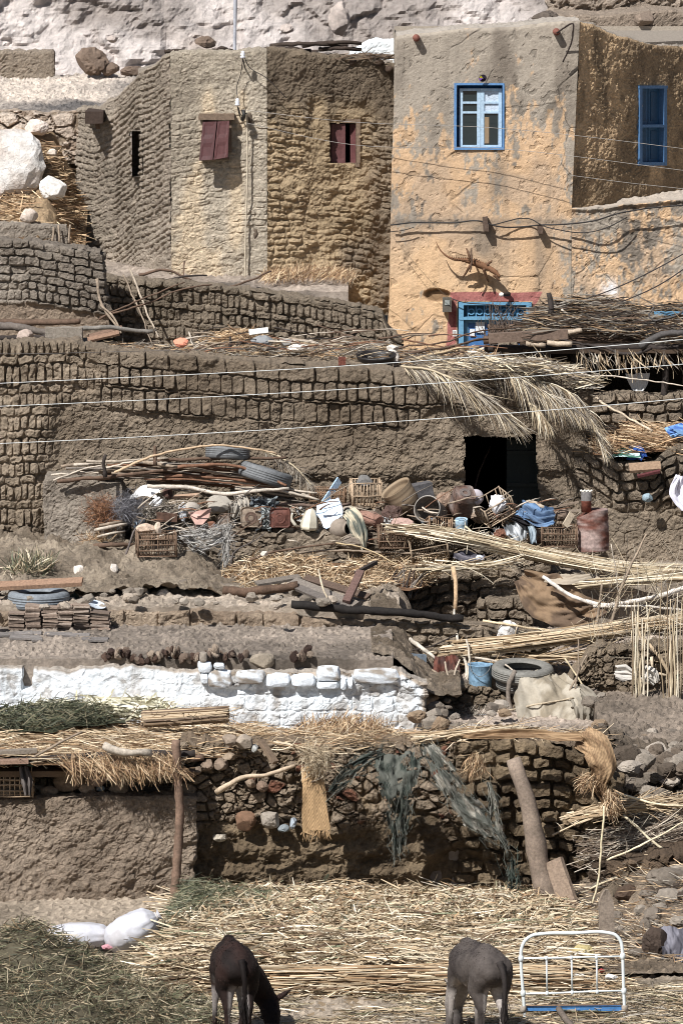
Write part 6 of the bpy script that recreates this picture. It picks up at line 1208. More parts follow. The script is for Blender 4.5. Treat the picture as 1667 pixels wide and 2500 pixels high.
for i, (pts, r, c_, lab) in enumerate([
    ([(360, 1187, 65.3), (470, 1198, 65.25), (545, 1213, 65.2), (620, 1205, 65.2), (700, 1202, 65.3)], .026, lin((206, 194, 178)), 'thick pale bent branch lying lowest on the branch pile'),
    ([(280, 1155, 65.4), (370, 1120, 65.4), (500, 1096, 65.5), (600, 1095, 65.6), (680, 1112, 65.7)], .016, lin((200, 170, 134)), 'long pale rib arching over the branch pile'),
    ([(385, 1125, 65.6), (500, 1120, 65.7), (690, 1118, 65.8)], .022, BR3, 'straight dark pole resting under the upper tyre'),
    ([(435, 1140, 65.5), (560, 1138, 65.5), (640, 1160, 65.5), (690, 1182, 65.4)], .022, BRR, 'reddish brown branch curving down to the right'),
    ([(380, 1135, 65.4), (381, 1084, 65.45)], .026, BR3, 'brown peg standing upright in the branch pile'),
    ([(258, 1165, 65.4), (256, 1140, 65.4), (262, 1114, 65.4)], .026, BRD, 'dark stub standing at the left of the branch pile'),
    ([(680, 1160, 65.6), (540, 1215, 65.4)], .0, BRD, ''),
    ([(125, 1158, 65.7), (240, 1148, 65.6), (330, 1130, 65.5)], .014, BR2, 'pale forked twig reaching furthest left from the pile'),
    ([(132, 1172, 65.6), (190, 1152, 65.6), (260, 1135, 65.6)], .012, BR2, 'second pale twig at the far left of the pile'),
    ([(590, 1245, 65.4), (700, 1232, 65.4), (770, 1238, 65.4), (860, 1236, 65.5)], .026, lin((110, 90, 78)), 'round dark pole that carries the reed crates')]):
    if r: stick('branch', pts, r, r*.75, c_, lab, 'branch', k=i+500, wob=.005)
tyre(556, 1104, 65.85, .27, .17, (.05, .12, 1), 'upper of the two old tyres leaning on the hut wall above the branches', k=1); tyre(648, 1160, 65.75, .33, .19, (.32, .1, 1), 'lower and larger tyre tilted among the branches at the hut wall', k=2)
frond('palm_frond', [(640, 1100, 66), (690, 1120, 65.9), (730, 1150, 65.8), (760, 1185, 65.7)], 130, .28, 'thin dry palm frond bending down right of the tyres', 6, GRYS, .6, .008, flow=(-.2, 0, -.5))
rs = np.random.RandomState(77)
for i in range(140):
    x = rs.uniform(440, 1330); lo = rs.rand() < .5; y = (np.interp(x, [440, 1330], [1290, 1315]) if lo else np.interp(x, [440, 1330], [1238, 1262]))+rs.uniform(-10, 12); Y = 65.2 if lo else 65.6; w_ = rs.uniform(10, 38)
    j = rs.randint(5); stone(x, y, Y+rs.uniform(-.05, .15), w_, w_*rs.uniform(.5, .9), [MUDL, lin((170, 150, 132)), lin((96, 84, 74)), lin((132, 92, 74)), lin((190, 182, 170))][j], 'small clod or scrap lying between the tins and pots', 'clods between the tins and pots', k=900+i, cat='clod', name='clod', amp=.35)
for i in range(110):
    x = rs.uniform(330, 1420); y = rs.uniform(1225, 1335); l = rs.uniform(20, 90); an = rs.uniform(-.7, .5); Y = 64.85+rs.rand()*.4
    stick('twig', [(x, y, Y), (x+l/2, y+l*an*.5-3, Y-.05), (x+l, y+l*an, Y)], rs.uniform(.005, .013), .004, BP[rs.randint(6)], 'dry twig poking out of the rubbish heap', 'twig', 'twigs poking out of the rubbish heap', k=i+2000, sides=5)
SCR = [lin(q_) for q_ in ((206, 206, 204), (70, 66, 66), (120, 134, 150), (150, 132, 112), (96, 74, 62), (176, 160, 140), (52, 48, 48))]
for i in range(36):
    x = rs.uniform(340, 1410); y = rs.uniform(1225, 1320); j = rs.randint(7); w_ = rs.uniform(16, 40); tangle('rag', at(x, y, 65.25 if y > 1270 else 65.5), (w_*.0024, .05, w_*.002), 60, (.03, .09), (.012, .03), A([SCR[j], SCR[j]*.6, SCR[j]*1.2]), 'small crumpled rag or scrap stuffed into the rubbish heap', 'rag', 3000+i, CLOTH)['group'] = 'scraps stuffed into the rubbish heap'
# ---------------- straw, planks and reeds below the bench ----------------
def zr(x, y): return 2.22+.2*ss(63.9, 65.0, y)+.07*fbm(x*3, y*3, 3, 6)
heap('straw_pile', [(63.7, 620, 1000), (64.4, 540, 1080), (64.85, 620, 1090)], zr, 5200, 'golden straw pile below the stone bench', 'straw', np.concatenate([STO, ST]), (.06, .24), (.006, .015), (.8, -.2, .1), (.7, .5, .45), base=lin((120, 86, 56)), k=20, lift=.1)
WG = lin((120, 110, 100)); WD_ = lin((92, 74, 62))
plank('plank', (626, 1425, 63.3), (732, 1408, 63.5), .13, .03, WG, 'short grey plank lying highest on the straw', roll=.2, k=30); plank('plank', (716, 1418, 63.3), (868, 1478, 62.5), .12, .035, lin((128, 118, 108)), 'long grey plank slanting down to the right in the wood heap', roll=.4, k=31); plank('plank', (728, 1435, 63.1), (850, 1486, 62.4), .1, .035, lin((106, 98, 92)), 'grey plank just below the long slanting one', roll=.4, k=32); plank('plank', (745, 1410, 63.5), (900, 1458, 62.8), .1, .03, lin((96, 78, 66)), 'brown plank behind the two slanting grey planks', roll=.5, k=33)
plank('plank', (845, 1470, 62.5), (880, 1395, 62.9), .09, .05, lin((110, 84, 76)), 'short purplish board standing steeply in the wood heap', roll=.2, k=34); plank('plank', (868, 1400, 62.9), (918, 1372, 63.2), .05, .04, BRD, 'black board end above the purplish board', k=35)
stick('log', [(545, 1442, 63.2), (620, 1447, 63.1), (700, 1440, 63.1), (735, 1436, 63.1)], .055, .05, lin((98, 76, 60)), 'thick brown log at the left of the wood heap', 'log', k=510); stick('log', [(712, 1474, 62.45), (850, 1486, 62.35), (1000, 1498, 62.3), (1120, 1506, 62.3)], .05, .045, lin((40, 36, 34)), 'long charred black log lying across the terrace', 'log', k=511, wob=.006)
stick('stick', [(778, 1390, 62.7), (786, 1430, 62.5), (802, 1476, 62.3)], .013, .01, lin((196, 178, 150)), 'thin pale stick standing before the slanting planks', k=512)
for i, (pts, r, c_, lab) in enumerate([([(460, 1465, 63.3), (505, 1455, 63.5), (540, 1450, 63.6)], .012, BR2, 'short pale stick on the bare terrace earth'), ([(510, 1440, 63.9), (560, 1420, 64.1), (600, 1395, 64.3)], .01, BR2, 'thin pale stick leaning on the left of the straw pile'), ([(900, 1460, 63.4), (940, 1440, 63.6), (980, 1425, 63.8)], .014, BR1, 'grey stick right of the purplish board'), ([(630, 1360, 64.9), (760, 1345, 64.8), (960, 1350, 64.7), (1100, 1352, 64.6)], .016, BR1, 'long grey pole lying along the top of the straw pile'), ([(560, 1385, 64.5), (680, 1352, 64.7), (820, 1335, 64.7)], .016, BR3, 'dark pole slanting up over the straw pile'), ([(820, 1325, 64.5), (900, 1340, 64.4), (980, 1380, 64.3)], .01, lin((196, 172, 130)), 'thin reed crossing the straw pile top')]): stick('stick', pts, r, r*.7, c_, lab, k=i+520)
for i in range(16):
    x = rs.uniform(940, 1010); stick('dead_frond', [(x, rs.uniform(1440, 1475), 63.9), (x+rs.uniform(0, 25), 1420, 64.0), (x+rs.uniform(10, 60), rs.uniform(1375, 1400), 64.1)], .014, .006, [WG, WD_, BRD][i % 3], 'broken grey palm rib in the sheaf beside the wall stub', 'palm rib', 'broken palm ribs beside the wall stub', k=i+540, sides=6)
bundle('reed_bundle', [(930, 1290, 64.7), (1090, 1302, 64.6), (1250, 1336, 64.5), (1420, 1376, 64.4), (1667, 1398, 64.3), (1800, 1405, 64.3)], 260, (.075, .14), 'long bundle of pale reeds sloping down across the rubbish heap', k=1, Lr=(.3, .7), sag=0)
bundle('reed_bundle', [(1080, 1300, 64.5), (1300, 1352, 64.4), (1600, 1402, 64.2), (1800, 1410, 64.2)], 120, (.05, .1), 'thinner reed bundle lying on the front of the long sloping one', k=2, Lr=(.3, .6))
bundle('reed_bundle', [(980, 1390, 64.1), (1150, 1382, 64.1), (1280, 1372, 64.15)], 60, (.035, .1), 'loose reeds on top of the crumbling wall stub', k=3, Lr=(.3, .7), spread=1.4)
bundle('reed_bundle', [(1275, 1432, 63.9), (1450, 1425, 63.9), (1620, 1408, 63.9), (1800, 1400, 63.9)], 130, (.05, .12), 'flat reed bundle above the brown tarpaulin', k=4, Lr=(.3, .7))
bundle('reed_bundle', [(1060, 1592, 62.1), (1250, 1570, 62.0), (1450, 1545, 62.0), (1667, 1515, 62.0), (1800, 1505, 62.0)], 300, (.09, .2), 'thick bundle of golden reeds lying before the low brick wall', ST, k=5, Lr=(.3, .7))
bundle('reed_bundle', [(1080, 1625, 62.1), (1250, 1612, 62.0), (1420, 1600, 61.9), (1560, 1580, 61.9)], 90, (.035, .12), 'thin scatter of reeds under the thick golden bundle', ST, k=6, Lr=(.3, .7), spread=1.6)
stick('stick', [(1178, 1515, 62.3), (1270, 1532, 62.2), (1360, 1545, 62.2)], .016, .012, lin((222, 198, 158)), 'single thick straw coloured stalk above the golden bundle', k=560)
TAR = lin((138, 112, 84)); ribbon('tarpaulin', [(1272, 1408, 63.6), (1330, 1455, 63.4), (1400, 1485, 63.3), (1480, 1485, 63.4)], [40, 130, 96, 30], TAR, 'brown stiff tarpaulin sagging below the reeds', 'tarpaulin', 2, .07, 20, col2=lin((104, 84, 66)))
ribbon('tarpaulin', [(1330, 1412, 63.5), (1390, 1412, 63.35), (1440, 1404, 63.4)], [20, 40, 18], lin((168, 154, 134)), 'pale stiff sheet lying on the reeds over the brown tarpaulin', 'sheet', 1, .03, 21, across=(0, -.6, .8))
for i, (pts, r0, r1, c_, lab) in enumerate([
    ([(1325, 1408, 63.3), (1400, 1450, 63.1), (1480, 1475, 63.0), (1560, 1465, 63.0), (1667, 1432, 63.0), (1800, 1390, 63)], .022, .03, lin((216, 206, 194)), 'long curved white branch spanning the tarpaulin to the right edge'),
    ([(1450, 1480, 62.9), (1560, 1475, 62.9), (1700, 1500, 62.9)], .016, .012, lin((208, 198, 184)), 'thinner white branch beneath the long curved one'),
    ([(1487, 1530, 62.6), (1510, 1450, 62.6), (1535, 1380, 62.6), (1575, 1305, 62.6)], .022, .01, lin((164, 144, 122)), 'knotty upright pole rising right of the tarpaulin'),
    ([(1450, 1540, 62.7), (1462, 1480, 62.7), (1470, 1430, 62.7)], .02, .014, lin((150, 132, 112)), 'shorter upright stick left of the knotty pole'),
    ([(1492, 1330, 62.9), (1505, 1400, 62.9), (1515, 1480, 62.9)], .006, .006, BR2, 'thin upright reed beside the knotty pole'),
    ([(1105, 1385, 62.9), (1112, 1430, 62.8), (1108, 1490, 62.75)], .03, .022, lin((198, 164, 124)), 'fibrous orange palm stalk standing on the low wall'),
    ([(1108, 1490, 62.7), (1118, 1560, 62.3), (1138, 1640, 61.8), (1132, 1710, 61.5)], .013, .02, lin((208, 196, 178)), 'tall thin white stick below the orange palm stalk'),
    ([(1138, 1560, 61.9), (1145, 1620, 61.7), (1128, 1710, 61.5)], .012, .016, lin((198, 184, 164)), 'second pale stick leaning on the tall white one'),
    ([(1000, 1560, 62.3), (1030, 1580, 62.1), (1062, 1605, 62)], .028, .02, lin((206, 194, 178)), 'thick pale broken branch above the grey tin'),
    ([(930, 1560, 62.2), (1010, 1610, 61.9), (1070, 1650, 61.7), (1100, 1680, 61.6)], .014, .01, BR1, 'thin grey branch crossing the rusty sheet'),
    ([(1000, 1590, 62.1), (1070, 1570, 62.1), (1120, 1545, 62.2)], .01, .008, BRD, 'thin black twig over the grey tin'),
    ([(1100, 1700, 61.5), (1092, 1655, 61.5), (1085, 1618, 61.6)], .02, .01, lin((180, 162, 140)), 'forked grey stick before the rusty sheet'),
    ([(1110, 1710, 61.5), (1104, 1650, 61.5), (1120, 1605, 61.6)], .018, .01, lin((190, 172, 150)), 'forked pale stick right beside the grey one'),
    ([(1160, 1605, 61.7), (1200, 1608, 61.6), (1240, 1622, 61.4), (1256, 1636, 61.2)], .014, .01, lin((190, 176, 158)), 'bent pale twig over the blue bucket'),
    ([(1256, 1638, 61.05), (1243, 1660, 61.0), (1240, 1700, 61), (1250, 1756, 61)], .03, .032, lin((136, 124, 112)), 'bowed grey branch standing before the tyre stack'),
    ([(1350, 1770, 60.9), (1385, 1700, 60.9), (1430, 1600, 61)], .014, .01, BR1, 'dark stick bundle stem leaning across the canvas'),
    ([(1362, 1775, 60.9), (1395, 1700, 60.9), (1408, 1560, 61)], .01, .008, BR1, 'thin dark stick leaning upright across the canvas'),
    ([(1378, 1610, 61.2), (1410, 1650, 61.2), (1430, 1690, 61.1)], .01, .01, lin((220, 200, 160)), 'pale reed leaning over the canvas corner'),
    ([(1210, 1738, 60.8), (1300, 1718, 60.8), (1390, 1700, 60.8)], .01, .009, lin((186, 168, 140)), 'pale thin reed lying across the canvas sack'),
    ([(1555, 1540, 61), (1610, 1600, 60.9), (1632, 1640, 60.9), (1640, 1680, 60.9)], .02, .018, lin((196, 172, 138)), 'bent golden branch between the two standing reed sheaves'),
    ([(1590, 1605, 60.9), (1600, 1640, 60.9), (1630, 1650, 60.9)], .02, .014, lin((216, 196, 166)), 'short pale hooked branch beside the left reed sheaf')]):
    stick('stick', pts, r0, r1, c_, lab, k=i+570, wob=.005)
stone(1238, 1540, 62.3, 46, 40, lin((222, 218, 214)), 'white bone shaped lump on the low brick wall', k=86, amp=.5, tilt=-.7); stone(1222, 1552, 62.35, 16, 16, lin((226, 222, 218)), 'tiny white stone left of the bone shaped lump', k=87)
# ---------------- left part of the terrace ----------------
plank('plank', (-60, 1434, 62.9), (202, 1420, 62.8), .16, .05, lin((158, 124, 98)), 'long reddish brown plank laid over the tyre at the left edge', roll=.3, k=40)
tyre(96, 1463, 62.85, .36, .2, (0, 0, 1), 'tyre lying flat under the brown plank', group=None, k=4, col=lin((124, 130, 136)))
ribbon('plastic_sheet', [(175, 1450, 63), (190, 1470, 62.9), (194, 1480, 62.9)], [20, 24, 12], lin((50, 64, 54)), 'dark green plastic behind the right side of the flat tyre', 'plastic sheet', 2, .03, 22)
b = MB(); lathe(b, at(235, 1481, 62.6), (.25, -.1, 1), [(.001, 0), (.1, .002), (.17, .015), (.19, .03), (.185, .03), (.16, .02), (.001, .008)], lin((214, 224, 234)), 28, squash=(1, .6)); tag(b.build('dish', ENAM), 'pale blue white oval dish right of the flat tyre', 'dish')
rs = np.random.RandomState(31); TL = [lin((150, 132, 118)), lin((128, 112, 100)), lin((176, 160, 146)), lin((112, 98, 88))]
for j, (x, yt, n, w_) in enumerate([(43, 1496, 10, 40), (82, 1478, 15, 38), (123, 1482, 15, 38), (160, 1478, 14, 38), (200, 1476, 16, 40), (245, 1494, 10, 48)]):
    for i in range(n):
        p = at(x+rs.normal()*1.6, 1533-(1533-yt)*i/(n-1), 62.3+rs.normal()*.012); b = MB(); boxm(b, p, axr(rs.normal()*.05, rs.normal()*.02, rs.normal()*.05), (w_*62.3/F/2*.97, .1, .0095), TL[rs.randint(4)]*rs.uniform(.8, 1.2), .005, (4, 3, 1), i+j*20)
        tag(b.build('stone_tile', STONE, smooth=False), ['flat tile in the leftmost stack before the kerb', 'flat tile in the second stack from the left', 'flat tile in the third stack from the left', 'flat tile in the fourth stack from the left', 'flat tile in the fifth stack from the left, beside the dish', 'flat tile in the lowest rightmost stack before the kerb'][j], 'tile', 'thin tiles stacked before the kerb')
for i, (x, y, w_, r) in enumerate([(5, 1550, 60, .1), (48, 1547, 66, .2), (60, 1556, 70, -.1), (82, 1546, 40, .1), (145, 1549, 72, -.05), (195, 1551, 50, .05), (232, 1561, 66, 0), (90, 1560, 26, .3)]):
    p = flat(x, y, 1.985); b = MB(); boxm(b, p, axr(r*.5, .05, r*.3), (w_*p[1]/F/2, .1, .01), lin((126, 120, 116))*rs.uniform(.85, 1.2), .006, (4, 3, 1), i+200)
    tag(b.build('stone_slab', STONE, smooth=False), 'thin grey slab lying loose on the terrace floor', 'slab', 'slabs lying loose on the grey terrace')
stone(318, 1551, 62.0, 26, 8, lin((190, 206, 226)), 'tiny light blue crushed packet on the grey terrace', k=88, cat='packet', name='packet')
for i, (x, y, w_, h_) in enumerate([(192, 1391, 24, 20), (278, 1388, 20, 22), (328, 1448, 36, 26), (357, 1452, 18, 20), (400, 1450, 40, 24), (645, 1352, 16, 12)]):
    stone(x, y, 64.2 if y < 1420 else 63.4, w_, h_, lin((232, 222, 210)), ['white stone on the earth right of the green weeds', 'white stone on top of the earth mound', 'bright white stone at the foot of the earth mound', 'small white stone beside the bright one', 'pale angular stone right of the small white one', 'tiny white stone beside the straw pile top'][i], k=90+i, amp=.3)
zl = lambda x, y: 2.24+.24*ss(63.6, 65.2, y)*ss(-1.3, -1.9, x)+.09*fbm(x*2.5, y*2.5, 3, 9)+.05*fbm(x*12, y*12, 3, 12)
sheet('rubble_ground', at(-200, 1400, 64)[0], at(620, 1400, 64)[0], 63.2, 66.2, lambda x, y: zl(x, y)+.16*np.maximum(0, fbm(x*4, y*5, 4, 14)-.5)*2-.1*ss(-1.6, -1.2, x), dirtc(33, lin((112, 100, 86)), lin((164, 150, 132)), 2), .02, MUD, skirt=0)
tangle('weeds', at(78, 1395, 64.2), (.26, .15, .09), 520, (.08, .3), (.006, .014), np.concatenate([GRN*1.1, STP]), 'pale green weeds growing behind the brown plank', 'weeds', 11, main=(0, 0, 1.2))
rs = np.random.RandomState(41)
for i in range(60):
    x = rs.uniform(-60, 880); y = rs.uniform(1400, 1482); p = flat(x, y, 2.3); w_ = rs.uniform(8, 34); stone(x, y, float(p[1]), w_, w_*rs.uniform(.5, .8), [MUDL, MUDC, lin((176, 162, 146)), MUDD][rs.randint(4)], 'loose clod of earth on the upper terrace', 'clods on the upper terrace', k=1000+i, cat='clod', name='clod', amp=.35)
# broken edge along the white wall: dark shards, then stones
for i in range(70):
    x = 262+i*5.6+rs.uniform(-4, 4)+(110 if i > 60 else 0); y = 1604+rs.uniform(-8, 10)-8*math.sin(i*.3); w_ = rs.uniform(8, 20); stone(x, y-5, 60.25+rs.uniform(-.05, .12), w_, rs.uniform(12, 26), [lin((84, 66, 56)), lin((112, 96, 84)), lin((150, 134, 118)), lin((60, 46, 40))][rs.randint(4)], 'jagged dark shard stuck in the terrace edge over the white wall', 'shards along the terrace edge', k=1100+i, cat='shard', name='shard', amp=.5, dep=.05, tilt=rs.uniform(-.5, .5))
PW = lin((226, 234, 242)); PG = lin((150, 138, 124))
for i, (x, y, w_, h_) in enumerate([(500, 1628, 34, 26), (538, 1656, 60, 42), (500, 1654, 18, 28), (536, 1626, 26, 14), (612, 1652, 68, 34), (678, 1660, 60, 32), (741, 1660, 56, 30), (802, 1645, 56, 38), (800, 1672, 52, 18), (918, 1650, 112, 36), (838, 1668, 14, 30), (855, 1668, 12, 28), (497, 1604, 18, 24)]):
    stone(x, y, 60.08, w_, h_, PW if i != 12 else PG, ['white block highest at the middle of the white wall', 'large block, white below and bare on top, left of the long stones', 'narrow white block left of the large one', 'small white block above the large one', 'long oval white stone, first of the row', 'oval white stone, second of the row', 'oval white stone, third of the row', 'big white stone, fourth and highest of the row', 'flat white stone under the big fourth one', 'longest white stone near the right end of the white wall', 'narrow upright white block, left one of the pair', 'narrow upright white block, right one of the pair', 'grey stone standing among the dark shards'][i], k=110+i, amp=.12, m=PLAS, dep=.09, boxy=.5, cat='stone', col2=PG*1.1 if i in (1, 4, 7, 9) else None)
stone(641, 1612, 60.3, 54, 40, lin((150, 138, 122)), 'big grey rounded stone sitting on the terrace edge', k=130, amp=.14)
# tins, bucket, tyres and canvas on the right
b = MB(); boxm(b, at(1012, 1633, 61.9), axr(.1, -.05, -.06), (.12, .09, .17), lin((104, 116, 128)), .015, (5, 4, 6), 5); tag(b.build('tin_box', RUST, smooth=False), 'tall grey blue tin standing at the end of the white wall', 'tin')
ribbon('rusty_sheet', [(1090, 1600, 61.9), (1090, 1640, 61.8), (1092, 1685, 61.8)], [60, 66, 60], lin((104, 56, 42)), 'dark red rusty sheet behind the forked sticks', 'metal sheet', 2, .03, 23, m=RUST, col2=lin((70, 42, 34)))
b = MB(); lathe(b, at(1172, 1682, 61.55), (0, -.02, 1), [(.001, 0), (.12, 0), (.124, .01), (.13, .1), (.132, .11), (.13, .12), (.138, .27), (.146, .28), (.146, .29), (.138, .29), (.133, .27), (.12, .03), (.001, .02)], lin((120, 158, 186)), 36, .006, 8); bk = tag(b.build('bucket', RUST), 'light blue dented bucket left of the tyre stack', 'bucket')
b = MB(); tube(b, smoothpath([at(1147, 1614, 61.5), at(1152, 1640, 61.38), at(1172, 1652, 61.36), at(1190, 1640, 61.38), at(1199, 1614, 61.5)], 20), .004, lin((120, 120, 118)), 5); b.build('handle', METAL, bk)
tyre(1275, 1640, 61.35, .35, .16, (.03, -.12, 1), 'upper tyre of the flat stack beside the blue bucket', k=5, group='tyres stacked on the lower terrace', col=lin((124, 122, 116))); tyre(1285, 1662, 61.4, .35, .16, (-.04, -.1, 1), 'lower tyre of the flat stack beside the blue bucket', k=6, group='tyres stacked on the lower terrace', col=lin((106, 104, 100)))
CV = lin((176, 166, 148)); ribbon('canvas', [(1345, 1640, 61.2), (1338, 1690, 60.85), (1332, 1740, 60.75), (1328, 1772, 60.72)], [90, 150, 170, 130], CV, 'grey beige canvas draped over the wall below the tyre stack', 'canvas', 1.3, .06, 24, col2=lin((146, 134, 114))); ribbon('canvas', [(1400, 1680, 60.9), (1425, 1715, 60.7), (1425, 1770, 60.7)], [50, 70, 50], lin((138, 130, 116)), 'bunched darker corner of the canvas at its right', 'canvas', 3, .08, 25)
for i, (x0, x1, yt, yb, n, lab) in enumerate([(1545, 1585, 1400, 1822, 15, 'left sheaf of tall dry reeds standing against the rubble wall'), (1628, 1660, 1410, 1826, 14, 'right sheaf of tall dry reeds standing against the rubble wall')]):
    rs = np.random.RandomState(60+i); b = MB(); xs = rs.uniform(x0-4, x1+4, n); p0 = np.stack([at((x0+x1)/2+(x-(x0+x1)/2)*.8, yb-rs.uniform(0, 12), 60.6+rs.rand()*.1) for x in xs]); p1 = np.stack([at(x+rs.uniform(-14, 16), rs.uniform(yt, yt+150), 60.7+rs.rand()*.15) for x in xs]); stalks(b, p0, p1, rs.uniform(.006, .011, n), pick(STP, n, rs), seg=5, rs=rs, wob=.03)
    sh = tag(b.build('reed_sheaf', STRAW, smooth=False), lab, 'reed sheaf', 'standing reed sheaves')
    q = MB(); c0 = at((x0+x1)/2, 1762 if i == 0 else 1720, 60.62); tube(q, [c0+A([.12*math.cos(t), .05*math.sin(t), .004*t]) for t in np.linspace(0, 6.4, 24)], .007, lin((70, 66, 64)), 5); q.build('tie', WOOD, sh)
rs = np.random.RandomState(66); b = MB(); n = 230; p = np.stack([at(rs.uniform(1440, 1720), rs.uniform(1400, 1620), 61+rs.rand()*.8) for _ in range(n)]); stalks(b, p, p+dirs(n, (.3, 0, .6), (.6, .2, .5), rs)*rs.uniform(.1, .6, n)[:, None], rs.uniform(.002, .004, n), pick(np.concatenate([STP, GRYS]), n, rs), rs=rs, seg=4); tag(b.build('dry_brush', STRAW, smooth=False), 'tangle of fine dry twigs above the standing reeds', 'brush', kind='stuff')
ribbon('plastic_sheet', [(1500, 1640, 60.8), (1530, 1645, 60.8), (1545, 1650, 60.8)], [30, 44, 20], lin((196, 190, 182)), 'pale grey plastic scrap at the left of the reed sheaf', 'plastic sheet', 2, .03, 26); ribbon('plastic_sheet', [(1570, 1640, 60.8), (1590, 1652, 60.8), (1600, 1668, 60.8)], [36, 42, 20], lin((206, 200, 190)), 'pale plastic bag behind the left reed sheaf', 'bag', 3, .05, 27)
b = MB()
for i in range(12): tube(b, [at(1118+i*8, 1742+i*.2, 60.9), at(1120+i*8, 1776, 60.8)], .004, lin((186, 186, 186)), 5)
for y in (1743, 1758, 1775): tube(b, [at(1116, y, 60.88), at(1212, y+2, 60.88)], .004, lin((170, 170, 172)), 5)
tag(b.build('wire_basket', METAL), 'small grey wire basket lying below the white wall end', 'basket')
tangle('netting', at(1140, 1750, 60.9), (.25, .1, .08), 600, (.05, .16), (.004, .009), GRYS, 'grey fibre netting tangled round the wire basket', 'netting', 12)
rs = np.random.RandomState(91)
for i in range(52):
    x = rs.uniform(1000, 1240) if i % 2 else rs.uniform(1440, 1660); y = rs.uniform(1690, 1800) if x < 1480 else rs.uniform(1790, 1830); w_ = rs.uniform(14, 44); stone(x, y, 60.9-.002*(y-1690)*8, w_, w_*rs.uniform(.5, .8), [MUDL, MUDC, MUDD, lin((140, 120, 98))][rs.randint(4)], 'clod of brown earth fallen below the rubble wall', 'clods below the rubble wall', k=1200+i, cat='clod', name='clod', amp=.35)
# ================= straw roof and the front yard =================
zs = lambda x, y: 1.44+.1*fbm(x*2, y*2, 3, 5)+.03*np.exp(-((y-57.2)/.6)**2)-.1*ss(57.8, 58.8, y)
RS_ = empty('straw_shed', at(200, 1950, 56.5), 'low shed roofed with straw over the smooth grey wall', 'shed')
b = MB(); a_ = at(-250, 1850, 56.0); c_ = at(490, 1800, 58.6); boxm(b, ((a_[0]+c_[0])/2, 57.25, 1.36), ((1, 0, 0), (0, 1, 0), (0, 0, 1)), ((c_[0]-a_[0])/2, 1.25, .03), lin((110, 86, 60)), .02, (24, 20, 1)); b.build('roof_mat', STRAW, RS_, smooth=False)
for i, (pts, r, c_) in enumerate([([(-100, 1852, 55.95), (160, 1850, 55.95), (480, 1842, 56)], .04, BRD), ([(-100, 1862, 56.3), (200, 1860, 56.3), (500, 1850, 56.3)], .035, BR3)]): stick('beam', pts, r, r, c_, '', parent=RS_, k=i)
heap('roof_straw', [(55.85, -200, 430), (56.25, -200, 450), (56.45, -200, 640), (58.6, -200, 640)], zs, 9500, 'golden straw spread over the shed roof at the left', 'straw', np.concatenate([STO, ST, ST]), (.1, .42), (.005, .012), (1, -.15, 0), (.35, .4, .16), base=lin((134, 100, 64)), k=30, lift=.1, clump=6)
heap('straw_fringe', [(55.75, 150, 430), (55.95, 150, 450)], lambda x, y: 1.44+0*x, 1100, 'straw hanging ragged from the shed roof edge', 'straw', STO, (.12, .4), (.005, .011), (.5, -.15, -.7), (.5, .2, .25), k=31, lift=.06, clump=9)
heap('green_fodder', [(57.2, -200, 120), (57.8, -200, 300), (58.7, -200, 290)], lambda x, y: zs(x, y)+.06+.14*np.exp(-((x+3)/1.0)**2)*np.exp(-((y-57.9)/.7)**2), 7000, 'heap of fresh green fodder on the shed roof', 'fodder', GRN*.72, (.05, .2), (.005, .013), (.8, 0, .1), (.8, .6, .5), base=lin((70, 72, 50)), k=32, lift=.14, clump=1)
heap('dry_leaves', [(58.1, 130, 420), (58.9, 80, 400)], lambda x, y: zs(x, y)+.16, 1300, 'pale dry maize leaves behind the green fodder', 'leaves', A([lin((216, 208, 178)), lin((194, 186, 150)), lin((226, 220, 196))]), (.1, .4), (.014, .035), (1, 0, 0), (.6, .5, .3), k=33, lift=.16)
bundle('reed_mat', [(345, 1756, 57.4), (450, 1750, 57.35), (561, 1742, 57.3)], 150, (.085, .11), 'rolled mat of thin brown reeds lying on the roof straw', A([lin((186, 160, 124)), lin((150, 124, 94)), lin((206, 184, 150)), lin((112, 90, 70))]), k=10, Lr=(.9, 1.0), r=(.008, .012), spread=.1, flare=0)
heap('wall_straw', [(56.35, 470, 1100), (57.2, 560, 1480), (58.3, 600, 1450)], lambda x, y: 1.45+.08*fbm(x*3, y*3, 3, 6)+.1*ss(57.1, 56.4, y)*ss(-.8, .6, x)-.2*ss(57.2, 58.2, y), 6500, 'loose orange straw lying on top of the long stone wall', 'straw', np.concatenate([STO, ST]), (.1, .45), (.005, .012), (1, 0, 0), (.4, .45, .25), k=34, lift=.14, clump=1.3)
heap('straw_tuft', [(57.2, 760, 960), (58.2, 720, 960)], lambda x, y: 1.4+.12*np.exp(-((x-.1)/.5)**2), 1500, 'bristling tuft of orange straw below the white wall', 'straw', STO, (.1, .35), (.005, .011), (.3, -.2, .7), (.6, .4, .4), k=35, lift=.12)
bundle('reed_bundle', [(1000, 1808, 56.5), (1150, 1788, 56.5), (1330, 1786, 56.6)], 110, (.04, .12), 'reeds lying along the top of the stone wall at the right', ST, k=11, Lr=(.3, .8), spread=1)
bundle('reed_bundle', [(660, 1818, 56.1), (760, 1830, 56.0), (800, 1838, 56)], 30, (.03, .06), 'short pale reeds poking out left of the woven mat', ST, k=12, Lr=(.4, .9), spread=1)
rs = np.random.RandomState(101)
stick('post', [(430, 1808, 55.85), (434, 1880, 55.85), (438, 1960, 55.86), (434, 2060, 55.88), (430, 2150, 55.9), (427, 2232, 55.9)], .043, .05, lin((130, 104, 86)), 'reddish peeled post holding up the shed roof', 'post', k=700, wob=.003)
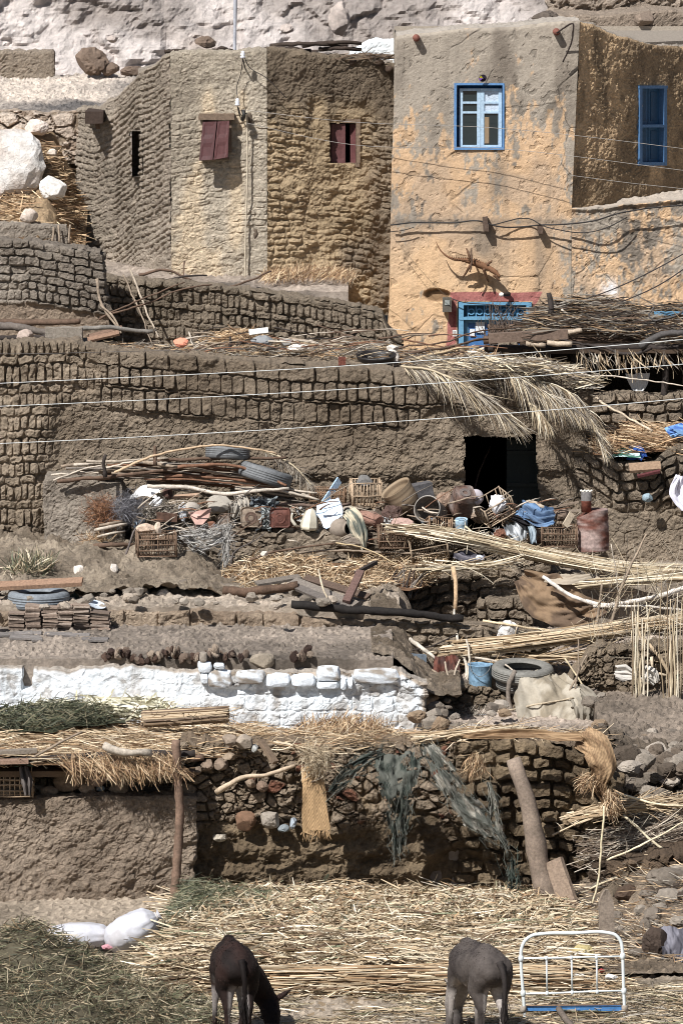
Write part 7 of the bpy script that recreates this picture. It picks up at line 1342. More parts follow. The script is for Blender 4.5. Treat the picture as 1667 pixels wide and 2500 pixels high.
stick('branch', [(255, 1822, 55.8), (300, 1838, 55.75), (340, 1836, 55.75), (372, 1838, 55.8)], .045, .035, lin((178, 166, 150)), 'gnarled pale branch lying on the shed roof edge', 'branch', k=701, wob=.008, rw=.3)
plank('plank', (-60, 1840, 55.9), (90, 1832, 56), .12, .04, lin((136, 124, 110)), 'grey board on the shed roof edge at the far left', k=50); plank('plank', (-60, 1860, 55.8), (70, 1858, 55.85), .14, .04, lin((150, 120, 100)), 'pinkish board below the grey one at the far left', k=51)
stick('stick', [(85, 1848, 55.7), (150, 1815, 55.7), (200, 1790, 55.8)], .014, .012, BR1, 'grey stick slanting over the roof straw edge', k=702); stick('branch', [(528, 1934, 55.7), (560, 1915, 55.65), (600, 1896, 55.65), (660, 1890, 55.7), (720, 1868, 55.8)], .03, .018, lin((200, 176, 146)), 'crooked peeled branch sticking out of the stone wall', 'branch', k=703)
plank('plank', (636, 1808, 55.9), (672, 1862, 55.75), .07, .05, lin((124, 104, 84)), 'short dark timber leaning at the wall top', 'plank', k=52); stick('stick', [(760, 1910, 55.8), (800, 1890, 55.75), (835, 1870, 55.7)], .01, .008, BR1, 'thin stick crossing above the woven mat', k=704)
for i, (x, y, w_, h_) in enumerate([(598, 1812, 44, 34), (560, 1806, 36, 24), (622, 1827, 16, 18), (508, 1868, 30, 24), (540, 1866, 30, 26), (600, 2004, 48, 44), (660, 2000, 50, 40), (692, 2022, 26, 16), (536, 2044, 34, 18), (716, 2010, 16, 26), (590, 1700, 0, 0), (480, 1880, 26, 20), (560, 1848, 30, 18), (640, 1920, 28, 22), (612, 1912, 24, 20)]):
    if w_: stone(x, y, 56.3 if y > 1850 else 56.2, w_, h_, [lin((166, 152, 136)), lin((150, 134, 118)), lin((176, 176, 172)), lin((134, 116, 100)), lin((140, 122, 106)), lin((124, 96, 76)), lin((160, 150, 138)), lin((136, 144, 148)), lin((176, 166, 150)), lin((176, 186, 196)), 0, lin((130, 114, 98)), lin((150, 132, 112)), lin((130, 110, 94)), lin((140, 122, 104))][i],
        ['rounded pale boulder on the stone wall top left of the leaning timber', 'grey stone beside the rounded pale boulder', 'small blue grey stone under the pale boulder', 'round stone, left of a pair under the straw edge', 'round stone, right of a pair under the straw edge', 'angular reddish stone with dark faces in the stone wall', 'pale angular stone right of the reddish one', 'small smooth bluish stone near the woven mat', 'flat light stone low in the stone wall', 'tiny crushed pale tin beside the woven mat', '', 'small brown stone right of the shed post', 'flat brown stone below the pale boulder', 'brown stone under the crooked branch end', 'brown stone left of the crooked branch end'][i], k=140+i, amp=.22, dep=.09)
for i, (x, y, w_, h_, c_) in enumerate([(240, 1905, 34, 30, lin((176, 150, 134))), (246, 1925, 20, 12, lin((120, 132, 140))), (212, 1930, 36, 30, lin((168, 148, 128))), (290, 1922, 44, 30, lin((150, 132, 114))), (165, 1908, 60, 44, lin((134, 116, 98))), (120, 1930, 40, 24, lin((140, 124, 108))), (182, 1898, 60, 40, lin((124, 108, 90)))]):
    stone(x, y, 56.3, w_, h_, c_, ['pinkish stone in the gap under the shed roof', 'thin grey flake below the pinkish stone', 'pale brown stone left of the pinkish one', 'brown stone right of the pinkish one', 'large brown lump at the left of the gap', 'low brown lump left of the large one', 'brown lump highest in the gap'][i], k=160+i)
crate(at(38, 1912, 56.15), axr(0), (.19, .12, .12), 'small reed crate hanging under the shed roof at the left edge', lin((176, 150, 120)), 11, 7, 5, group=None)
ribbon('rag', [(58, 1872, 55.95), (66, 1910, 55.9), (68, 1942, 55.9)], [24, 30, 16], lin((104, 96, 92)), 'grey torn rag hanging beside the left crate', 'rag', 3, .04, 30); ribbon('rag', [(38, 1868, 55.95), (60, 1862, 55.9), (82, 1868, 55.9)], [10, 14, 10], lin((70, 100, 84)), 'dark green scrap above the left crate', 'rag', 2, .02, 31)
# woven mat, nets and burlap hanging over the stone wall
MT = lin((176, 142, 98)); ribbon('woven_mat', [(760, 1868, 55.9), (765, 1910, 55.8), (768, 1970, 55.8), (772, 2026, 55.8)], [56, 56, 62, 72], MT, 'narrow woven straw mat hanging down the stone wall', 'mat', 1, .012, 32, weave=.035, fringe=60)
tangle('fibre_tuft', at(775, 1850, 55.75), (.17, .1, .14), 800, (.06, .2), (.003, .007), A([lin((190, 168, 134)), lin((160, 138, 106)), lin((206, 188, 156))]), 'pale fibrous tuft where the woven mat hangs from', 'fibre', 13, main=(0, 0, -.6))
NT = lin((98, 100, 92)); NT2 = lin((50, 58, 52)); NT3 = lin((156, 150, 138))
ribbon('torn_net', [(935, 1838, 55.9), (890, 1858, 55.8), (850, 1885, 55.75), (805, 1935, 55.8)], [30, 44, 46, 26], NT, 'torn grey green netting stretched down to the left', 'netting', 3, .05, 33, col2=NT2, tear=.3, fibres=130)
ribbon('torn_net', [(965, 1838, 55.85), (968, 1880, 55.75), (975, 1930, 55.7), (972, 1990, 55.75), (970, 2085, 55.8)], [135, 118, 74, 52, 30], NT, 'torn grey green netting hanging in a V at the middle of the wall', 'netting', 4, .07, 34, col2=NT2, tear=.26, fibres=330)
ribbon('torn_net', [(1045, 1822, 55.8), (1080, 1880, 55.7), (1120, 1945, 55.7), (1165, 2000, 55.7), (1200, 2040, 55.75)], [40, 62, 62, 74, 50], NT, 'torn grey netting slanting down to the right over the wall', 'netting', 3, .06, 35, col2=NT3, tear=.27, fibres=380)
ribbon('torn_net', [(1192, 1912, 55.75), (1205, 1960, 55.7), (1210, 2010, 55.7), (1235, 2070, 55.75)], [12, 26, 40, 18], NT, 'thin end of netting right of the slanting one', 'netting', 2, .04, 36, col2=NT3, tear=.28, fibres=120); ribbon('torn_net', [(1250, 2095, 55.8), (1250, 2140, 55.7), (1248, 2188, 55.7)], [16, 44, 30], NT2*1.4, 'dark green net scrap near the ground left of the trunk', 'netting', 3, .05, 37, col2=NT, tear=.26, fibres=90)
for x0, y0, x1, y1 in ((1205, 2020, 1245, 2095), (1222, 2050, 1238, 2090)): stick('cord', [(x0, y0, 55.7), ((x0+x1)/2+4, (y0+y1)/2, 55.7), (x1, y1, 55.7)], .006, .004, NT, 'frayed cord linking the netting to the net scrap', 'cord', 'frayed net cords', k=x0)
BU = lin((160, 130, 94)); BU2 = lin((128, 100, 70))
ribbon('burlap', [(1130, 1798, 55.95), (1240, 1790, 55.85), (1350, 1795, 55.85), (1420, 1800, 55.8)], [14, 22, 26, 30], BU, 'strip of brown burlap lying along the wall top', 'burlap', 2, .03, 38, col2=BU2, across=(0, -.7, .7)); ribbon('burlap', [(1415, 1798, 55.85), (1455, 1825, 55.7), (1470, 1870, 55.65), (1462, 1915, 55.7), (1478, 1955, 55.75)], [60, 74, 70, 40, 22], BU, 'brown woven burlap hanging over the right end of the wall', 'burlap', 2, .04, 39, weave=.045, col2=BU2, fringe=80)
tangle('fibre_tuft', at(1440, 1905, 55.7), (.1, .06, .09), 300, (.06, .16), (.004, .008), STO, 'frayed golden fibres left of the hanging burlap', 'fibre', 14, main=(-1.2, 0, -1.6)); tangle('fibre_tuft', at(1160, 1855, 55.8), (.08, .06, .1), 260, (.08, .22), (.004, .008), STO, 'brown frayed fibres hanging right of the nets', 'fibre', 15, main=(-.4, 0, -2.5)); tangle('fibre_tuft', at(1490, 1950, 55.7), (.08, .05, .12), 260, (.08, .2), (.004, .009), STO, 'torn golden fibres below the hanging burlap', 'fibre', 16, main=(.6, 0, -2.2))
stick('tree_trunk', [(1250, 1852, 55.7), (1275, 1925, 55.62), (1298, 2030, 55.6), (1315, 2120, 55.62), (1342, 2218, 55.6)], .075, .125, lin((142, 124, 108)), 'thick bent bare trunk propped against the stone wall', 'trunk', k=710, wob=.004, sides=16, rw=.03, n=16)
bpl = plank('plank', (1352, 2100, 55.55), (1392, 2220, 55.35), .2, .06, lin((150, 128, 108)), 'split pale wood slab standing beside the trunk foot', roll=1.3, k=53, jit=.02)
# stake
b = MB(); boxm(b, at(1482, 2252, 53.4), axr(.2, -.06, .02), (.072, .03, .33), lin((146, 130, 114)), .012, (3, 2, 12), 7); V_ = b.V
zt0 = max(v[:, 2].max() for v in V_); xm0 = np.mean(np.concatenate([v[:, 0] for v in V_]))
for v in V_:
    t_ = np.clip((v[:, 2]-(zt0-.14))/.14, 0, 1); v[:, 0] = xm0-.01+(v[:, 0]-xm0)*(1-.75*t_**1.4)
tag(b.build('stake', WOOD, smooth=False), 'weathered flat stake standing in the straw behind the bed end', 'stake')
stick('stick', [(1474, 1968, 55.3), (1468, 2080, 55.2), (1462, 2140, 55.2), (1446, 2208, 55.1)], .012, .009, lin((222, 204, 164)), 'long thin straw stalk standing upright before the right rubble', k=711)
def zy(x, y):
    e = ss(51.25+.25*(fbm(x*1.3, x*0, 3, 3)-.5), 51.5+.2*fbm(x*3, x*0, 2, 4), y)
    return .24*e*(1-.85*ss(52.6, 56, y))*ss(3.0, 1.8, x)*ss(-2.3, -1.5, x)+yardz(x, y)
# brushwood and reeds at the right
bundle('brushwood', [(1400, 2075, 56.2), (1520, 2060, 56.3), (1620, 2030, 56.4), (1760, 2010, 56.5)], 420, (.17, .3), 'heap of fine grey brown twigs at the right', A([lin((186, 170, 148)), lin((148, 128, 108)), lin((112, 94, 78)), lin((206, 192, 170))]), 'brushwood', k=13, r=(.0025, .006), Lr=(.25, .7), spread=3.5, flare=.8)
bundle('reed_bundle', [(1350, 2010, 56.3), (1480, 1975, 56.3), (1600, 1960, 56.4), (1760, 1965, 56.5)], 110, (.06, .16), 'pale reeds on top of the brushwood heap', ST, k=14, Lr=(.3, .8), spread=2.2)
for i, (pts, r) in enumerate([([(1440, 2170, 55.7), (1560, 2120, 55.8), (1700, 2075, 55.9)], .012), ([(1520, 1990, 56), (1600, 2060, 55.9), (1667, 2110, 55.8)], .016), ([(1500, 1935, 56.2), (1600, 1965, 56.1), (1720, 1975, 56.1)], .014), ([(1480, 2100, 55.8), (1600, 2040, 55.8), (1700, 1990, 55.9)], .012)]): stick('stick', pts, r, r*.7, lin((222, 206, 170)), ['lowest pale stick over the brushwood', 'pale stick slanting down right over the brushwood', 'pale stick above the brushwood, highest', 'pale stick slanting up right over the brushwood'][i], k=i+720)
def zm(x, y): return .4*ss(3.0, 4.3, x*1.0+.35*(y-53.5))*ss(53.2, 54.8, y)+.35*(fbm(x*3.5, y*3.5, 5, 8)-.42)*ss(2.4, 3.2, x)*ss(52.4, 53.4, y)+.04
sheet('earth_bank', at(1380, 2200, 54)[0], at(2000, 2200, 54)[0], 52.2, 57, zm, dirtc(40, lin((96, 84, 70)), lin((150, 134, 116)), 2), .022, MUD, skirt=0)
tag(wall('rubble_wall', [(1480, 56.0), (1560, 55.7), (1850, 55.4)], [(1480, 2090), (1560, 2095), (1640, 2080), (1850, 2050)], [(1480, 2260), (1850, 2300)], f_rub(421, .26, .18, .14, lin((70, 58, 48)), lin((116, 98, 80))), res=.018, seed=50, rag2=.05, thick=1), 'dark stony bank under the brushwood at the right edge', 'wall')
for i, (x, y, w_, h_, c_) in enumerate([(1630, 2145, 90, 46, MUDD), (1600, 2300, 60, 70, lin((74, 62, 54))), (1640, 2190, 70, 40, MUDC), (1530, 2180, 60, 40, lin((84, 68, 56))), (1500, 2240, 40, 30, MUDD), (1420, 2330, 60, 40, lin((186, 170, 120))), (1250, 2210, 30, 16, lin((200, 212, 222))), (1420, 2215, 36, 24, lin((200, 210, 206)))]):
    stone(x, y, drop(x, y+h_*.5, zm if x > 1450 else zy, 51.5, 56.2)+.05, w_, h_, c_, ['flat dark boulder jutting from the right bank', 'dark upright boulder at the foot of the right bank', 'brown rock on the right bank below the flat boulder', 'dark rock in the hollow of the right bank', 'small dark rock right of the stake', 'yellowish stone seen through the bed end', 'pale blue plastic scrap at the edge of the straw', 'pale green white scrap at the foot of the trunk'][i], k=180+i, amp=.3)
heap('chaff', [(52.6, 1420, 1800), (56, 1400, 1800)], lambda x, y: zm(x, y)+.03, 2600, 'straw and dung strewn over the earth bank at the right', 'chaff', np.concatenate([STO, GRYS, ST[2:5]]), (.05, .3), (.004, .011), (1, -.2, -.1), (.6, .5, .2), k=48, lift=.05, clump=2)
for i in range(40):
    x = rs.uniform(1440, 1700); y = rs.uniform(2120, 2340); w_ = rs.uniform(14, 44); stone(x, y, drop(x, y+w_*.3, zm, 51.5, 56), w_, w_*rs.uniform(.55, .9), [MUDD, lin((92, 78, 66)), MUDC, lin((70, 60, 52))][rs.randint(4)], 'clod of dark earth on the right hand bank', 'clods on the right hand bank', k=4000+i, cat='clod', name='clod', amp=.35)
ribbon('rag', [(1640, 2262, 53.0), (1645, 2320, 52.8), (1630, 2365, 52.8)], [60, 70, 40], lin((124, 122, 132)), 'grey crumpled rag lying at the right edge of the yard', 'rag', 1.4, .05, 40, col2=lin((80, 78, 86)))
for i in range(95):
    x = rs.uniform(1485, 1720); hi = i % 3 == 0; y = rs.uniform(1822, 1880) if hi else rs.uniform(1885, 2050); w_ = rs.uniform(16, 58); Yc_ = drop(x, y, lambda a_, c_: 1.25+0*a_, 57.0, 61) if hi else 57.85-.0035*(y-1885)
    stone(x, y, Yc_, w_, w_*rs.uniform(.5, .85), [MUDD, lin((104, 92, 80)), MUDC, lin((84, 74, 64)), MUDL][rs.randint(5)], 'grey clod or stone in the rubble slope below the standing reeds', 'stones in the rubble slope below the reeds', k=5000+i, amp=.34)
# ---------------- the straw yard ----------------
heap('straw_bed', [(51.15, 330, 1330), (52.2, 330, 1440), (54, 390, 1440), (56.2, 520, 1400)], zy, 15000, 'thick bed of pale maize straw spread across the yard', 'straw', np.concatenate([STP, STP, ST, A([lin((140, 146, 110)), lin((112, 86, 64))])]), (.12, .6), (.007, .02), (1, 0, 0), (.45, .5, .16), base=lin((96, 70, 48)), k=40, lift=.12, clump=2.2)
heap('straw_leaves', [(53.2, 420, 1440), (56.2, 520, 1400)], zy, 9000, 'short broken straw and curled leaves over the back of the straw bed', 'straw', np.concatenate([STP, ST, STO, GRN[2:5]]), (.05, .2), (.008, .022), (.6, -.3, .2), (.8, .6, .5), k=47, lift=.16, clump=2, bend=.9)
rs = np.random.RandomState(111); b = MB(); n = 1900; y = rs.uniform(51.1, 56.1, n); x = rs.uniform((420-833.5)/F, (1400-833.5)/F, n)*y; d = dirs(n, (1, 0, 0), (.2, .35, .07), rs); l = rs.uniform(.15, .9, n); z = zy(x, y)+rs.rand(n)*.1; p = np.stack([x, y, z], 1)
stalks(b, p-d*l[:, None]/2, p+d*l[:, None]/2, rs.uniform(.005, .011, n), pick(np.concatenate([STP, ST]), n, rs), rs=rs, wob=.03); tag(b.build('maize_stalks', STRAW, smooth=False), 'long pale maize stalks lying flat across the straw bed', 'stalks', kind='stuff')
heap('chaff', [(51.4, 340, 1330), (56.2, 520, 1400)], lambda x, y: zy(x, y)+.02, 14000, 'fine crushed chaff lying over the straw bed', 'chaff', np.concatenate([STP, ST, STO, A([lin((110, 92, 70)), lin((84, 68, 52))])])*.9, (.015, .07), (.005, .014), (1, 0, .1), (.9, .7, .4), k=49, lift=.14, clump=2.5, bend=.8)
# layered front face of the bed: many stalks one above the other
b = MB(); n = 1500; x = rs.uniform((640-833.5)/F, (1330-833.5)/F, n)*51.3; y = 51.2+rs.rand(n)*.2; z = rs.uniform(.0, .26, n); d = dirs(n, (1, 0, 0), (.05, .08, .03), rs); l = rs.uniform(.4, 1.3, n); p = np.stack([x, y-.25*(.26-z), z+.03], 1)
stalks(b, p-d*l[:, None]/2, p+d*l[:, None]/2, rs.uniform(.004, .009, n), pick(np.concatenate([STP, ST, STO]), n, rs), rs=rs, wob=.01); tag(b.build('maize_stalks', STRAW, smooth=False), 'stalks stacked in layers at the front edge of the straw bed', 'stalks', kind='stuff')
heap('chaff', [(48.0, 300, 1800), (51.6, 300, 1800)], lambda x, y: yardz(x, y)+.02, 15000, 'trampled chaff and straw on the yard floor behind the donkeys', 'chaff', np.concatenate([STP, ST, HAY, GRYS]), (.05, .35), (.004, .012), (1, 0, 0), (.6, .6, .08), base=lin((140, 118, 88)), k=41, lift=.05, clump=1.3)
heap('chaff', [(51.3, 1320, 1560), (54.6, 1300, 1500)], lambda x, y: yardz(x, y)+.03, 3200, 'thin scattered straw on the bare earth behind the bed end', 'chaff', np.concatenate([STP, ST, STO]), (.06, .35), (.004, .011), (1, 0, 0), (.7, .6, .08), k=42, lift=.06, clump=1)
def zh(x, y):
    return yardz(x, y)+.5*np.exp(-(((x+3.05)/.6)**2+((y-51.9)/.7)**2))+.22*np.exp(-(((x+3.3)/1.5)**2+((y-50.6)/1.3)**2))+.06*fbm(x*4, y*4, 3, 3)
heap('hay_heap', [(48.0, -200, 520), (50, -200, 560), (51.5, -200, 440), (52.6, -200, 260), (53.2, -100, 150)], zh, 17000, 'big heap of grey green hay at the lower left', 'hay', np.concatenate([HAY, HAY, GRN, STP[:2], A([lin((110, 88, 58)), lin((84, 66, 44)), lin((130, 106, 72))])])*.8, (.04, .22), (.004, .011), (.3, -.3, .1), (.8, .7, .4), base=lin((84, 76, 56)), k=43, lift=.1, clump=5)
heap('green_fodder', [(52.8, 380, 520), (54.2, 400, 640), (55.8, 440, 660)], lambda x, y: yardz(x, y)+.14+.08*np.exp(-((x+1.6)/.4)**2), 3600, 'strip of green fodder along the left edge of the straw bed', 'fodder', GRN, (.05, .22), (.004, .009), (.8, .4, .1), (.6, .5, .3), base=lin((92, 94, 66)), k=44, lift=.1, clump=.8)
heap('chaff', [(51.8, 250, 760), (53.6, 300, 760)], lambda x, y: yardz(x, y)+.04, 2600, 'hay and straw scattered between the sacks and the straw bed', 'chaff', np.concatenate([HAY, STP]), (.05, .3), (.004, .01), (1, 0, 0), (.7, .6, .1), k=45, lift=.06)
# litter scraps on the straw
for i, (x, y, w_, h_, c_) in enumerate([(1180, 2300, 0, 0, 0), (1365, 2310, 22, 16, lin((60, 120, 60))), (1410, 2380, 26, 12, lin((236, 234, 230))), (1465, 2370, 16, 10, lin((180, 70, 70))), (1490, 2385, 30, 12, lin((230, 226, 220))), (260, 2312, 26, 10, lin((200, 140, 150)))]):
    if w_: stone(x, y, float(yof(y, .12)), w_, h_, c_, ['', 'green leaf scrap behind the bed end', 'white scrap seen through the bed end', 'small red scrap at the right of the bed end', 'white rag scrap on the ground behind the bed end', 'pink scrap between the two sacks'][i], k=190+i, amp=.5, m=CLOTH, cat='scrap', name='scrap')
# ---------------- two white sacks ----------------
SK = lin((194, 194, 200))
def sack(c, a, L, R_, label, k, neck_dir, tilt=0):
    n = 46; m = 44; u = np.linspace(0, 1, n); th = np.linspace(0, 2*np.pi, m+1)
    r = R_*np.interp(u, [0, .03, .12, .35, .6, .8, .9, .94, .97, 1], [.02, .45, .8, 1, 1, .82, .45, .16, .2, .34]); ca, sa = math.cos(a), math.sin(a); T = A([ca*math.cos(tilt), sa*math.cos(tilt), math.sin(tilt)]); s_ = A([-sa, ca, 0]); up = np.cross(T, s_)
    U, TH = np.meshgrid(u, th, indexing='ij'); pl_ = 1-.05*np.abs(fbm(TH*3.2, U*7, 3, k+6)-.5)*4+.05*np.sin(TH*13+3*U)*ss(.45, .9, U)+.07*(fbm(np.cos(TH)*2+U*3, np.sin(TH)*2+k, 3, k)-.5)*2+.05*(fbm(TH*4, U*3, 3, k+3)-.5)*2*ss(.02, .1, U)
    V = A(c)+(T*L)*(U[..., None]-.5)+(s_*np.cos(TH)[..., None]*1.12+up*np.sin(TH)[..., None]*.86)*(r[:, None]*pl_)[..., None]
    V = V+(T*.0+up)*0; dirt = ss(.45, .65, fbm(TH*2, U*5, 4, k+8)); b = MB(); b.add(V, (SK*(1-.28*dirt[..., None])+lin((150, 132, 112))*.2*dirt[..., None]).reshape(-1, 3), gridq(m+1, n)); o = tag(b.build('sack', SACK), label, 'sack', 'white sacks by the mud wall')
    q = MB(); t_ = A(c)+T*L*.44; tube(q, [t_+(s_*math.cos(w_)*1.1+up*math.sin(w_))*R_*.2 for w_ in np.linspace(0, 6.5, 16)], .008, lin((190, 184, 176)), 6); q.build('tie', CLOTH, o)
SACK = mat('sack_weave', .6, .06, 60, .4, .006, .35)
sack(at(200, 2284, 53.35), .06, .72, .15, 'white sack lying flat, left of the two by the mud wall', 3, 1); sack(at(325, 2270, 53.25), .15, .62, .21, 'fuller white sack standing tilted, right of the two by the mud wall', 4, 1, .5)
# ---------------- bed end ----------------
WT = lin((222, 228, 228)); YB = 50.3; b = MB()
def bp(x, y): return at(x, y, YB)
tube(b, smoothpath([bp(1283, 2560), bp(1280, 2480), bp(1276, 2420), bp(1271, 2345), bp(1271, 2330)], 20), .0155, WT, 12)
arc = [(1271, 2340), (1272, 2318), (1280, 2298), (1298, 2284), (1322, 2280), (1400, 2278), (1480, 2277), (1500, 2282), (1514, 2298), (1518, 2318), (1519, 2340)]
tube(b, smoothpath([bp(*p) for p in arc], 60), .0165, WT, 12)
tube(b, smoothpath([bp(1519, 2330), bp(1521, 2400), bp(1524, 2480), bp(1526, 2560)], 20), .0155, WT, 12)
bed = tag(b.build('bed_end', ENAM), 'white tubular metal bed end standing in the yard', 'bed end')
for y0, y1 in ((2340, 2335), (2426, 2419)):
    q = MB(); tube(q, [bp(1271, y0), bp(1345, y0-1), bp(1450, y1+1), bp(1521, y1)], .009, WT, 10); q.build('crossbar', ENAM, bed)
for x, y0, y1 in ((1333, 2338, 2425), (1394, 2337, 2423), (1455, 2336, 2421)):
    q = MB(); tube(q, [bp(x, y0), bp(x+2, y1)], .0085, WT, 10); q.build('spindle', ENAM, bed)
    for yy in (y0+1, y1): q = MB(); lathe(q, bp(x+(2 if yy == y1 else 0), yy)-A([0, 0, .02]), (0, 0, 1), [(.009, 0), (.016, .006), (.018, .02), (.016, .034), (.009, .04)], WT, 14); q.build('joint', ENAM, bed)
for x, y in ((1271, 2340), (1519, 2334), (1276, 2425), (1522, 2419)): q = MB(); lathe(q, bp(x, y)-A([0, 0, .03]), (0, 0, 1), [(.016, 0), (.024, .01), (.026, .03), (.024, .05), (.016, .06)], WT, 16); q.build('joint', ENAM, bed)
q = MB(); rect(q, (1284, 2457), (1516, 2468), YB+.02, .04, lin((74, 126, 182)), 10, .001); bl = q.build('side_rail', METAL, bed, smooth=False)
q = MB(); tube(q, [at(1284, 2455, YB+.01), at(1516, 2453, YB+.01)], .007, lin((140, 112, 88)), 6); q.build('rail_edge', RUST, bed)
for x, y in ((1276, 2462), (1524, 2460)): q = MB(); lathe(q, bp(x, y)-A([0, 0, .035]), (0, 0, 1), [(.02, 0), (.03, .01), (.03, .055), (.02, .06)], lin((170, 156, 140)), 16); q.build('socket', RUST, bed)
stick('stick', [(1362, 2462, 50.1), (1385, 2490, 49.9), (1410, 2530, 49.6)], .03, .035, lin((110, 98, 88)), 'dark grey branch lying before the blue bed rail', k=730)
# ---------------- donkeys ----------------
def skinned(name, chains, colf, voxel=.011, smooth_=6, sub=2):
    "one continuous skin grown round chains of (point, radius, flatten) and remeshed"
    b = MB(); V, Fc = ICO[sub]
    for ch in chains:
        for (p0, r0), (p1, r1) in zip(ch[:-1], ch[1:]):
            p0, p1 = A(p0, float), A(p1, float); d = np.linalg.norm(p1-p0); n = max(2, int(d/(min(r0, r1)*.28))+1)
            for i in range(n+1):
                t = i/n; b.add(V*(r0+(r1-r0)*t)+p0+(p1-p0)*t, (1, 1, 1), T=Fc)
    o = b.build(name, FUR); md = o.modifiers.new('m', 'REMESH'); md.mode = 'VOXEL'; md.voxel_size = voxel; md.use_smooth_shade = True
    s_ = o.modifiers.new('s', 'SMOOTH'); s_.iterations = smooth_; s_.factor = .5
    bpy.context.view_layer.update(); dg = bpy.context.evaluated_depsgraph_get(); me = bpy.data.meshes.new_from_object(o.evaluated_get(dg), depsgraph=dg)
    o.modifiers.clear(); old = o.data; o.data = me; bpy.data.meshes.remove(old)
    for a_ in list(me.color_attributes): me.color_attributes.remove(a_)
    n = len(me.vertices); co = np.empty(n*3, np.float32); me.vertices.foreach_get('co', co); nr = np.empty(n*3, np.float32); me.vertices.foreach_get('normal', nr); W_ = co.reshape(-1, 3)+A(o.location)
    c = colf(W_, nr.reshape(-1, 3)); ca = me.color_attributes.new('Col', 'FLOAT_COLOR', 'POINT'); ca.data.foreach_set('color', np.concatenate([np.clip(c, 0, 1), np.ones((n, 1))], 1).astype(np.float32).ravel())
    if not me.materials: me.materials.append(FUR)
    me.polygons.foreach_set('use_smooth', np.ones(len(me.polygons), bool)); return o
def donkey(hx, hy, a, neckpts, head, label, coat, under, k, tail_x=0., earp=None, sc=1.0):
    "hx, hy = ground point under the hips; a = heading (0 = away from the camera)"
    f = A([math.sin(a), math.cos(a), 0]); s_ = A([math.cos(a), -math.sin(a), 0]); O = A([hx, hy, 0.])
    def L(fw, sd, z): return O+(f*fw+s_*sd+A([0, 0, z]))*sc
    ch = [[(L(-.02, 0, .80), .175), (L(.12, 0, .80), .19), (L(.35, 0, .74), .20), (L(.58, 0, .74), .18), (L(.72, 0, .76), .13)],
          [(L(-.04, 0, .90), .09), (L(.1, 0, .95), .075), (L(.35, 0, .92), .07), (L(.62, 0, .93), .06)],
          [(L(-.05, .08, .80), .12), (L(-.05, -.08, .80), .12)],
          [(L(-.1, .05, .78), .1), (L(-.1, -.05, .78), .1)]]
    legs = {1: [.02, .13, .0], -1: [.02, -.13, .0]}
    for sd, st in ((1, .0), (-1, .06)):
        ch.append([(L(-.02, sd*.09, .74), .125), (L(.03+st*.3, sd*.11, .60), .10), (L(-.0, sd*.105, .50), .062), (L(-.085+st, sd*.10, .40), .042), (L(-.075+st, sd*.10, .33), .032), (L(-.06+st, sd*.10, .14), .027), (L(-.05+st, sd*.10, .09), .032), (L(-.02+st, sd*.10, .04), .036), (L(-.015+st, sd*.10, .015), .04)])
        ch.append([(L(.62, sd*.09, .66), .1), (L(.64+st, sd*.11, .52), .055), (L(.64+st, sd*.12, .35), .036), (L(.64+st, sd*.125, .3), .03), (L(.65+st, sd*.13, .13), .024), (L(.65+st, sd*.13, .08), .03), (L(.68+st, sd*.13, .03), .036)])
    ch.append([(L(.66, 0, .8), .13)]+[(p, r) for p, r in neckpts]); ch.append(head)
    if earp:
        for e in earp: ch.append([(e[0], .022), (A(e[0])*.5+A(e[1])*.5, .028), (e[1], .009)])
    def colf(W_, N_):
        c = mixc(coat[0], coat[1], ss(-.1, .12, n3(W_, 7, k))); loc = W_-O; fw = loc@f; sd = loc@s_; z = loc[:, 2]/sc
        inner = ss(.1, .6, -np.sign(sd)*(N_@s_))*ss(.68, .6, z)*ss(.06, .14, z)*(fw < .3); c = mixc2(c, under, inner*.9); back_ = ss(.3, .8, -(N_@f))*ss(.045, .02, np.abs(np.abs(sd)-.06))*ss(.3, .36, z)*ss(.66, .58, z); c = mixc2(c, under, back_*.7)
        belly = ss(-.3, -.8, N_[:, 2])*ss(.7, .55, z)*(fw > .1)*(z > .45); c = mixc2(c, under, belly*.8)
        front = (fw > .5)*(np.abs(sd) < .22)*ss(.5, .42, z)*ss(.1, .3, z); c = mixc2(c, under, front*.7)
        muz = ss(.16, .08, np.linalg.norm(W_-A(head[-1][0]), axis=1)); c = mixc2(c, under, muz*.7)
        hoof = ss(.06, .04, z); c = mixc2(c, lin((48, 42, 38)), hoof); return c
    o = skinned('donkey', ch, colf); tag(o, label, 'donkey')
    q = MB(); t0 = L(-.19, tail_x*.3, .90); P_ = smoothpath([t0, L(-.25, tail_x*.7, .78), L(-.25, tail_x, .60), L(-.22, tail_x*1.1, .45), L(-.2, tail_x*1.2, .22)], 24); tube(q, P_, np.interp(np.linspace(0, 1, 24), [0, .2, .5, .7, .85, 1], [.034, .026, .02, .03, .028, .008]), coat[0]*.8, 10, 2, .001, .12); 
    rs = np.random.RandomState(k); n = 160; p = P_[rs.randint(11, 20, n)]+rs.normal(size=(n, 3))*.01; strips(q, p, dirs(n, (0, 0, -1), (.12, .12, .1), rs), rs.uniform(.12, .28, n), rs.uniform(.003, .006, n), pick(A([coat[0]*.5, coat[0]*.8]), n, rs), .1, rs=rs); q.build('tail', FUR, o)
    me = o.data; nv_ = len(me.vertices); co = np.empty(nv_*3, np.float32); me.vertices.foreach_get('co', co); nr = np.empty(nv_*3, np.float32); me.vertices.foreach_get('normal', nr); cl = np.empty(nv_*4, np.float32); me.color_attributes['Col'].data.foreach_get('color', cl)
